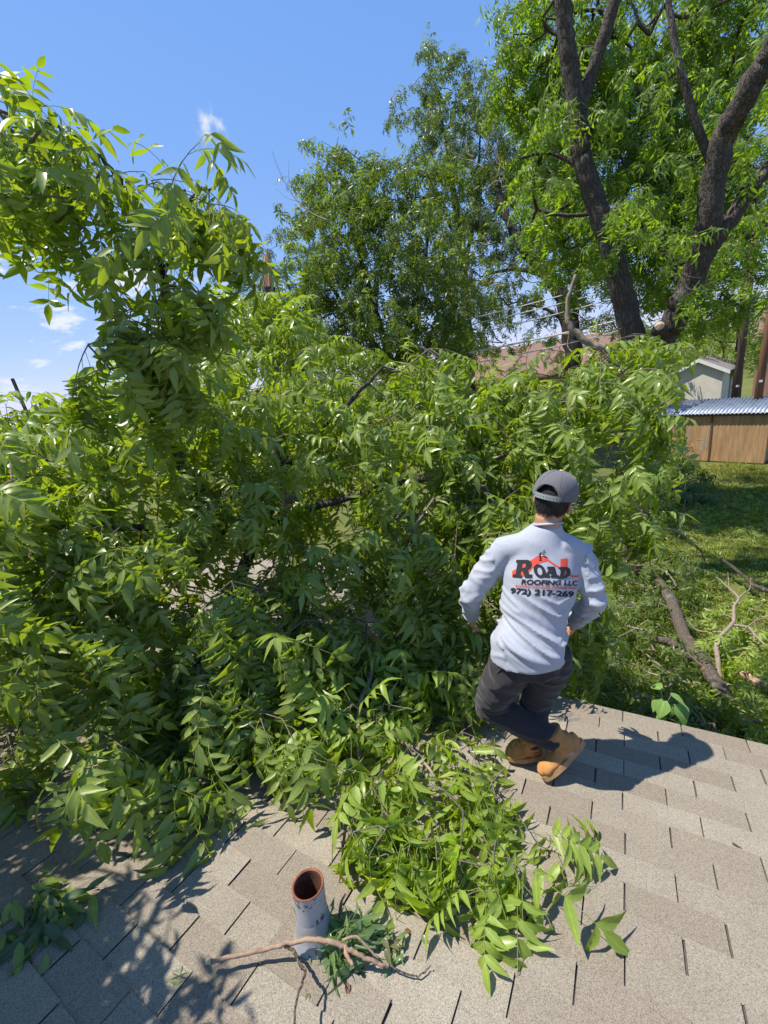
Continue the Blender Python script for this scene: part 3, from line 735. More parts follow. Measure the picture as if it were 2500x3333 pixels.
DARK_BLOBS=[(-4.62,22.29,15.22,0.90),(-4.43,20.58,13.31,1.09),(-3.72,22.57,13.96,1.16),(-4.09,23.03,12.79,1.50),(-4.99,21.01,11.61,1.17),(-3.47,22.15,10.78,1.33),(-2.77,23.56,11.84,1.50),(-4.17,21.62,9.69,1.08),(-5.40,20.82,10.32,1.33),(-5.63,20.37,8.88,1.47),(-6.29,19.57,7.72,1.21),(-5.36,18.03,6.50,1.12),(-6.30,18.06,6.31,1.03),(-4.42,18.60,5.78,0.63),(-1.72,21.40,9.70,1.37),(-1.39,21.95,8.14,1.17),(-2.10,20.69,7.91,0.63),(-2.92,22.85,12.82,1.31),(-3.94,20.05,7.06,0.32),(-5.75,17.12,5.86,0.73),(-6.69,17.52,5.77,0.76),(-4.51,19.33,7.58,0.76),(-5.27,19.70,7.29,0.92),(-5.63,18.21,8.81,0.85),(-3.54,19.36,7.84,0.74),(-3.02,20.48,7.27,0.77),(-1.64,20.74,6.56,0.76),(-0.79,22.07,6.73,0.92)]
OAK_BLOBS=[(-19.40,19.89,12.22,0.96),(-18.31,20.49,12.98,0.86),(-19.86,20.75,11.31,1.28),(-17.59,20.54,11.59,1.03),(-16.73,21.05,12.23,1.03),(-17.30,20.32,10.26,1.38),(-19.84,19.43,11.64,0.70),(-20.27,19.19,12.47,0.60),(-16.91,21.18,10.26,1.24)]
BUSH_BLOBS=[(-6.41,21.64,4.84,0.77),(-6.66,19.65,5.22,0.85),(-5.05,20.90,4.07,0.51),(-3.88,22.10,3.71,0.52),(-3.79,23.62,6.31,1.07),(-3.00,24.03,5.33,0.93),(-4.22,21.12,5.12,0.71),(-1.22,24.03,5.48,1.18),(0.17,25.89,6.00,1.22),(-2.57,21.61,4.34,0.84),(-1.82,23.32,4.18,0.89)]
HEDGE_BLOBS=[(1.18,24.69,5.11,0.86),(1.78,25.79,4.33,0.75),(0.61,25.49,4.65,0.76),(2.38,25.83,4.52,0.74),(3.01,25.50,5.09,0.85),(4.00,26.24,5.21,1.00),(3.32,26.72,6.03,1.02),(2.40,26.72,5.51,0.90),(5.07,26.93,4.52,0.86),(5.65,27.64,3.47,0.74),(3.64,26.14,3.92,0.88),(4.87,26.48,3.47,0.72),(4.01,26.50,2.87,0.60),(5.73,27.42,4.43,0.87)]
RIGHTTREE_BLOBS=[(4.18,25.14,9.13,0.76),(4.99,26.27,8.24,0.79),(4.06,24.97,8.01,0.90),(4.81,26.90,10.15,0.80),(3.88,24.57,7.08,0.77),(4.37,23.93,6.89,0.74),(3.57,24.82,8.79,0.77)]
# ---------------------------------------------------------------- standing trees
def crown_leaves(blobs, rng, per, nleaf, size, nvar=6, hang=0.5, shell=0.55):
    tips, leaves = [], []
    for (x, y, z, r) in blobs:
        k = max(3, int(per * (r ** 2)))
        for _ in range(k):
            v = np.array([rng.gauss(0, 1), rng.gauss(0, 1), rng.gauss(0, 1)]); v /= np.linalg.norm(v)
            rr = r * (shell + (1 - shell) * rng.random() ** 0.7) * rng.uniform(.8, 1.15)
            if rng.random() < .25: rr *= rng.random()
            P = np.array([x, y, z]) + v * rr * np.array([1, 1, .9])
            pts, lv = shoot_leaves(P, v * .7 + np.array([0, 0, .1]), rng, nleaf, (.25 * size, .5 * size), nvar, (.8 * size, 1.25 * size), hang)
            tips.append(P); leaves += lv
    return tips, leaves
def tree(name, loc, label, limbs, blobs, seed, per, nleaf, size, bark, leaf, cat='tree', group=None, parts=0, hang=.5, twig_r=.004, root_from=None, trunk_sides=14, crown_name='crown'):
    rng = random.Random(seed)
    t = empty(name, loc, label, cat, group)
    roots = []
    for i, (pts, rads) in enumerate(limbs):
        w = MB(); limb(w, rel(t, pts), rads, rng, 7, trunk_sides, .055, .012 * rads[0] / .2)
        w.build('trunk' if i == 0 else 'limb', bark, t, True)
        roots += [np.array(q) for q in curve_pts(pts, 4)][(3 if i == 0 else 0):]
    tips, leaves = crown_leaves(blobs, rng, per, nleaf, size, hang=hang)
    segs = connect(roots, tips, rng)
    w = MB(); twig_mesh(w, [(a - np.array(loc), b - np.array(loc), k) for a, b, k in segs], twig_r, twig_r * .8, .035, 4)
    o = w.build('branches', bark, t, True); o['kind'] = 'stuff'
    if parts: place_leaves(t, leaves, leaf + '+lite', parts)
    else:
        V, F, mid, fm = merge(LEAF_LITE, leaves)
        o = link(crown_name, tri_mesh(crown_name, V - np.array(loc), F, (MAT[leaf], MAT[leaf]), mid, fm), t); o['kind'] = 'stuff'
    return t
pecan_limbs = [
 ([(.23, 9.7, -.1), (.30, 9.8, 1.4), (.36, 9.9, 2.62), (.30, 9.9, 4.16), (.29, 9.9, 4.75)], [0.302, 0.244, 0.227, 0.235, 0.252]),
 ([(.26, 9.9, 4.5), (-.10, 9.8, 5.72), (-.34, 9.7, 6.64), (-.59, 9.6, 7.41), (-.78, 9.5, 7.98), (-.85, 9.5, 8.43), (-.86, 9.5, 8.8)], [0.210, 0.197, 0.181, 0.168, 0.155, 0.147, 0.139]),
 ([(-.86, 9.5, 8.7), (-.95, 9.4, 9.2), (-1.02, 9.3, 9.61), (-1.05, 9.2, 10.1), (-1.06, 9.1, 10.63), (-1.1, 9.0, 11.6)], [0.139, 0.134, 0.126, 0.126, 0.118, 0.084]),
 ([(-.85, 9.5, 8.6), (-.78, 9.55, 8.95), (-.67, 9.6, 9.22), (-.51, 9.6, 9.58), (-.36, 9.6, 10.01), (-.26, 9.6, 10.43), (-.1, 9.6, 11.3)], [0.109, 0.105, 0.101, 0.097, 0.092, 0.084, 0.067]),
 ([(.30, 9.9, 4.45), (.54, 9.9, 4.92), (.81, 9.8, 5.43), (.98, 9.6, 6.1), (1.04, 9.4, 6.67), (1.09, 9.2, 7.47), (1.24, 9.0, 7.82), (1.41, 8.8, 8.15), (1.59, 8.6, 8.45), (1.9, 8.3, 9.1)], [0.235, 0.227, 0.210, 0.189, 0.176, 0.168, 0.155, 0.143, 0.134, 0.101]),
 ([(1.0, 9.6, 6.0), (1.15, 9.6, 6.28), (1.42, 9.7, 6.68), (1.61, 9.8, 7.01), (1.87, 9.9, 7.31), (2.4, 10.1, 7.9)], [0.134, 0.126, 0.118, 0.109, 0.101, 0.076]),
 ([(1.09, 9.3, 7.2), (.75, 9.1, 7.9), (.45, 9.0, 8.8), (.3, 9, 9.6)], [0.067, 0.059, 0.046, 0.034]),
 ([(-.78, 9.5, 7.9), (-1.3, 9.5, 8.3), (-1.8, 9.4, 8.35)], [0.042, 0.034, 0.021])]
MAT['cutpale'] = simple_mat('callus_wood', (.36, .31, .25), .85, .2, 30, .3)
pt = tree('pecan_tree', (.23, 9.7, 0), 'tall forked pecan tree standing in the yard, its grey trunk dividing into a wide V', pecan_limbs, PECAN_BLOBS, 21, 54, (6, 8), 1.15, MAT['bark'], 'leaf_tree', parts=300, hang=.65)
w = MB(); A = Vector((.49, 9.72, 5.06)); D_ = Vector((-.02, -.30, .13))
w.tube(rel(pt, [A - D_ * .8, A, A + D_ * .55, A + D_ * .75]), [.17, .14, .11, .085], 14, rnd=random.Random(2), wob=.06); w.build('pruned_stub', MAT['bark'], pt, True)
w = MB(); w.tube(rel(pt, [A + D_ * .74, A + D_ * .80]), [.084, .07], 14); w.build('callus_ring', MAT['cutpale'], pt, True)
w = MB(); w.tube(rel(pt, [A + D_ * .805, A + D_ * .83]), [.052, .046], 12); w.build('cut_face', MAT['cutwood'], pt, True)
# dead limb low on the pecan, left of its fork
w = MB(); rr_ = random.Random(8)
limb(w, rel(pt, [(.16, 9.9, 4.5), (-.25, 9.8, 4.85), (-.62, 9.7, 5.0), (-.95, 9.6, 5.35), (-1.05, 9.6, 5.7), (-.9, 9.6, 6.3)]), [.11, .085, .07, .06, .045, .03], rr_, 6, 9, .08, .01)
for k in range(16):
    q = Vector((-.2 - .85 * rr_.random(), 9.7, 4.8 + .9 * rr_.random())); d = Vector((rr_.uniform(-1, .5), rr_.uniform(-.4, .4), rr_.uniform(-.3, .7)))
    limb(w, rel(pt, [q, q + d * .35, q + d * .6 + Vector((rr_.uniform(-.2, .2), 0, rr_.uniform(-.1, .2)))]), [.014, .009, .004], rr_, 4, 4)
w.build('dead_limb', MAT['deadwood'], pt, True)

tree('pecan_tree', (-6.9, 13.0, 0), 'leafy mid sized pecan tree standing behind the fallen crown, left of the power lines',
 [([(-6.9, 13, -.1), (-6.9, 13, 3), (-6.8, 13, 5.2), (-7.1, 13.0, 7.0), (-7.6, 13.0, 9.6)], [.22, .19, .15, .10, .04]), ([(-6.85, 13, 5), (-6.0, 13.4, 6.8), (-5.6, 14, 8.6), (-5.5, 14.4, 10)], [.11, .09, .06, .03]), ([(-6.8, 13, 5.4), (-7.8, 12.6, 7.0), (-8.7, 12.5, 8.6)], [.10, .07, .04])],
 MID_BLOBS, 22, 30, (6, 8), 1.3, MAT['bark_dark'], 'leaf_mid', hang=.6)
tree('tall_tree', (-7.4, 22.6, 0), 'tall loose crowned tree rising highest left of the forked pecan, sky between its sprays',
 [([(-7.4, 22.6, -.1), (-7.2, 22.6, 5), (-7.2, 22.6, 10), (-7.6, 22.9, 14), (-8.2, 23.4, 17.6)], [.34, .28, .20, .11, .03]), ([(-7.2, 22.6, 9.5), (-6.5, 22.9, 12), (-6.2, 23.3, 15)], [.12, .09, .03]), ([(-7.2, 22.6, 10.5), (-8.2, 22.2, 13), (-8.7, 22.4, 15)], [.10, .07, .03])],
 TALL_BLOBS, 23, 15, (6, 8), 1.5, MAT['bark_dark'], 'leaf_far', hang=.3)
dk = tree('dark_tree', (-2.05, 20.0, 0), 'dark trunked leaning tree with bare inner twigs behind the power lines',
 [([(-2.05, 20, -.1), (-2.02, 20, 3.7), (-2.0, 20, 5.54), (-2.43, 20, 7.28), (-3.05, 20, 8.25), (-3.86, 20, 9.32), (-4.53, 20.2, 10.7), (-4.95, 20.6, 12.2)], [.40, .36, .35, .29, .25, .20, .14, .07]), ([(-2.02, 20, 5.5), (-1.8, 20.1, 7.2), (-1.85, 20.2, 8.9), (-1.8, 20.6, 10.5)], [.15, .12, .09, .04]), ([(-2.9, 20, 8.0), (-4.0, 20, 8.5), (-4.8, 19.9, 8.6), (-5.5, 19.6, 8.5)], [.10, .08, .06, .03]), ([(-2.05, 20, 6.0), (-2.9, 20, 6.75), (-3.6, 19.9, 7.05), (-4.2, 19.8, 7.1)], [.08, .06, .045, .02])],
 DARK_BLOBS, 24, 17, (6, 8), 1.35, MAT['bark_dark'], 'leaf_far', hang=.55)
w = MB(); rr_ = random.Random(31)
for k in range(34):
    q = Vector((-3.9 + rr_.uniform(-1.6, 1.4), 19.6, 10.4 + rr_.uniform(-3.4, 2.4))); d = Vector((rr_.uniform(-1, 1), 0, rr_.uniform(-.3, 1)))
    limb(w, rel(dk, [q, q + d * .5, q + d * .9 + Vector((rr_.uniform(-.3, .3), 0, rr_.uniform(-.1, .3))), q + d * 1.4 + Vector((rr_.uniform(-.5, .5), 0, .2))]), [.032, .024, .015, .006], rr_, 4, 4)
o = w.build('bare_twigs', MAT['deadwood'], dk, True); o['kind'] = 'stuff'
tree('oak_tree', (-18.4, 20.4, 0), 'small dark round crowned tree behind the torn stump, at the left of the tree line',
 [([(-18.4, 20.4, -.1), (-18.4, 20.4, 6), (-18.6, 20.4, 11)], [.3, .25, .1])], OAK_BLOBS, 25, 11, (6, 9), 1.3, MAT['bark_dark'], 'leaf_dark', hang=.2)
tree('leafy_tree', (4.6, 26.2, 0), 'leafy tree above the dark utility pole at the right edge',
 [([(4.6, 26.2, -.1), (4.5, 26, 4), (4.3, 25.4, 8), (4.2, 25, 9.5)], [.2, .18, .12, .05])], RIGHTTREE_BLOBS, 29, 14, (6, 8), 1.2, MAT['bark_dark'], 'leaf_tree', hang=.4)
tree('round_bush', (-2.5, 23, 0), 'mid green bushes growing between the red brown roof and the pecan trunk',
 [([(-2.5, 23, -.1), (-2.4, 23, 2), (-2.2, 23, 4)], [.12, .1, .04])], BUSH_BLOBS, 26, 15, (6, 8), .95, MAT['bark_dark'], 'leaf', cat='bush', hang=.1)
tree('hedge', (4.0, 27.2, 0), 'dense green hedge overgrowing the fence behind the cream shed', 
 [([(4, 27.2, -.1), (4, 27.2, 2), (4.1, 27.2, 4)], [.12, .1, .04])], HEDGE_BLOBS, 27, 15, (6, 8), 1.1, MAT['bark_dark'], 'leaf', cat='hedge', hang=.2)
# the snapped trunk the crown tore away from
sn = empty('snapped_trunk', (-8.3, 8.5, 0), 'snapped tree trunk ending in a torn splinter of orange wood above the foliage', 'tree')
w = MB(); limb(w, rel(sn, [(-8.35, 8.5, -.1), (-8.1, 8.5, 3), (-7.83, 8.5, 5.5), (-7.55, 8.5, 6.9), (-7.42, 8.5, 7.35)], ), [.34, .28, .21, .17, .15], random.Random(3), 6, 12, .06); w.build('trunk', MAT['bark'], sn, True)
w = MB(); sp_pts = [(-7.42, 8.5, 7.2), (-7.38, 8.48, 7.5), (-7.33, 8.47, 7.78), (-7.22, 8.46, 8.08)]
w.tube(rel(sn, sp_pts), [(.12, .10), (.13, .07), (.115, .045), (.012, .01)], 7, rnd=random.Random(9), wob=.35)
w.tube(rel(sn, [(-7.5, 8.45, 7.2), (-7.47, 8.43, 7.6), (-7.44, 8.42, 7.86)]), [(.05, .05), (.04, .03), (.006, .006)], 5, rnd=random.Random(4), wob=.3)
w.tube(rel(sn, [(-7.35, 8.45, 7.2), (-7.29, 8.44, 7.55), (-7.25, 8.43, 7.7)]), [(.05, .05), (.035, .03), (.006, .006)], 5, rnd=random.Random(6), wob=.3)
w.build('torn_splinter', MAT['wood'], sn)
w = MB(); rr_ = random.Random(12)
limb(w, rel(sn, [(-7.55, 8.5, 6.9), (-7.95, 8.4, 7.6), (-8.0, 8.4, 8.0)]), [.05, .035, .015], rr_, 4, 6); w.build('stub_branch', MAT['bark_dark'], sn, True)
# bare twigs sticking out of the mid tree top left
bt = empty('bare_branch', (-7.0, 10.6, 0), 'thin bare grey twigs reaching into the sky at the left edge of the mid tree', 'branch')
w = MB()
def twig_px(pts, r):
    w = MB(); limb(w, rel(bt, pts), r, rr_, 4, 4); w.build('twig', MAT['deadwood'], bt, True)
twig_px([(-6.7, 10.4, 8.9), (-7.25, 10.4, 9.25), (-7.7, 10.4, 9.75), (-8.0, 10.4, 10.4), (-8.12, 10.4, 10.9)], [.018, .014, .010, .007, .004])
twig_px([(-7.25, 10.4, 9.25), (-7.75, 10.4, 9.2), (-8.2, 10.4, 9.45)], [.010, .007, .003])
twig_px([(-7.7, 10.4, 9.75), (-7.72, 10.4, 10.2), (-7.62, 10.4, 10.5)], [.008, .005, .003])
twig_px([(-7.1, 10.4, 9.0), (-7.55, 10.4, 8.85), (-7.85, 10.4, 8.95)], [.009, .006, .003])
twig_px([(-7.5, 10.4, 9.55), (-7.9, 10.4, 9.75), (-8.25, 10.4, 10.1)], [.007, .005, .003])
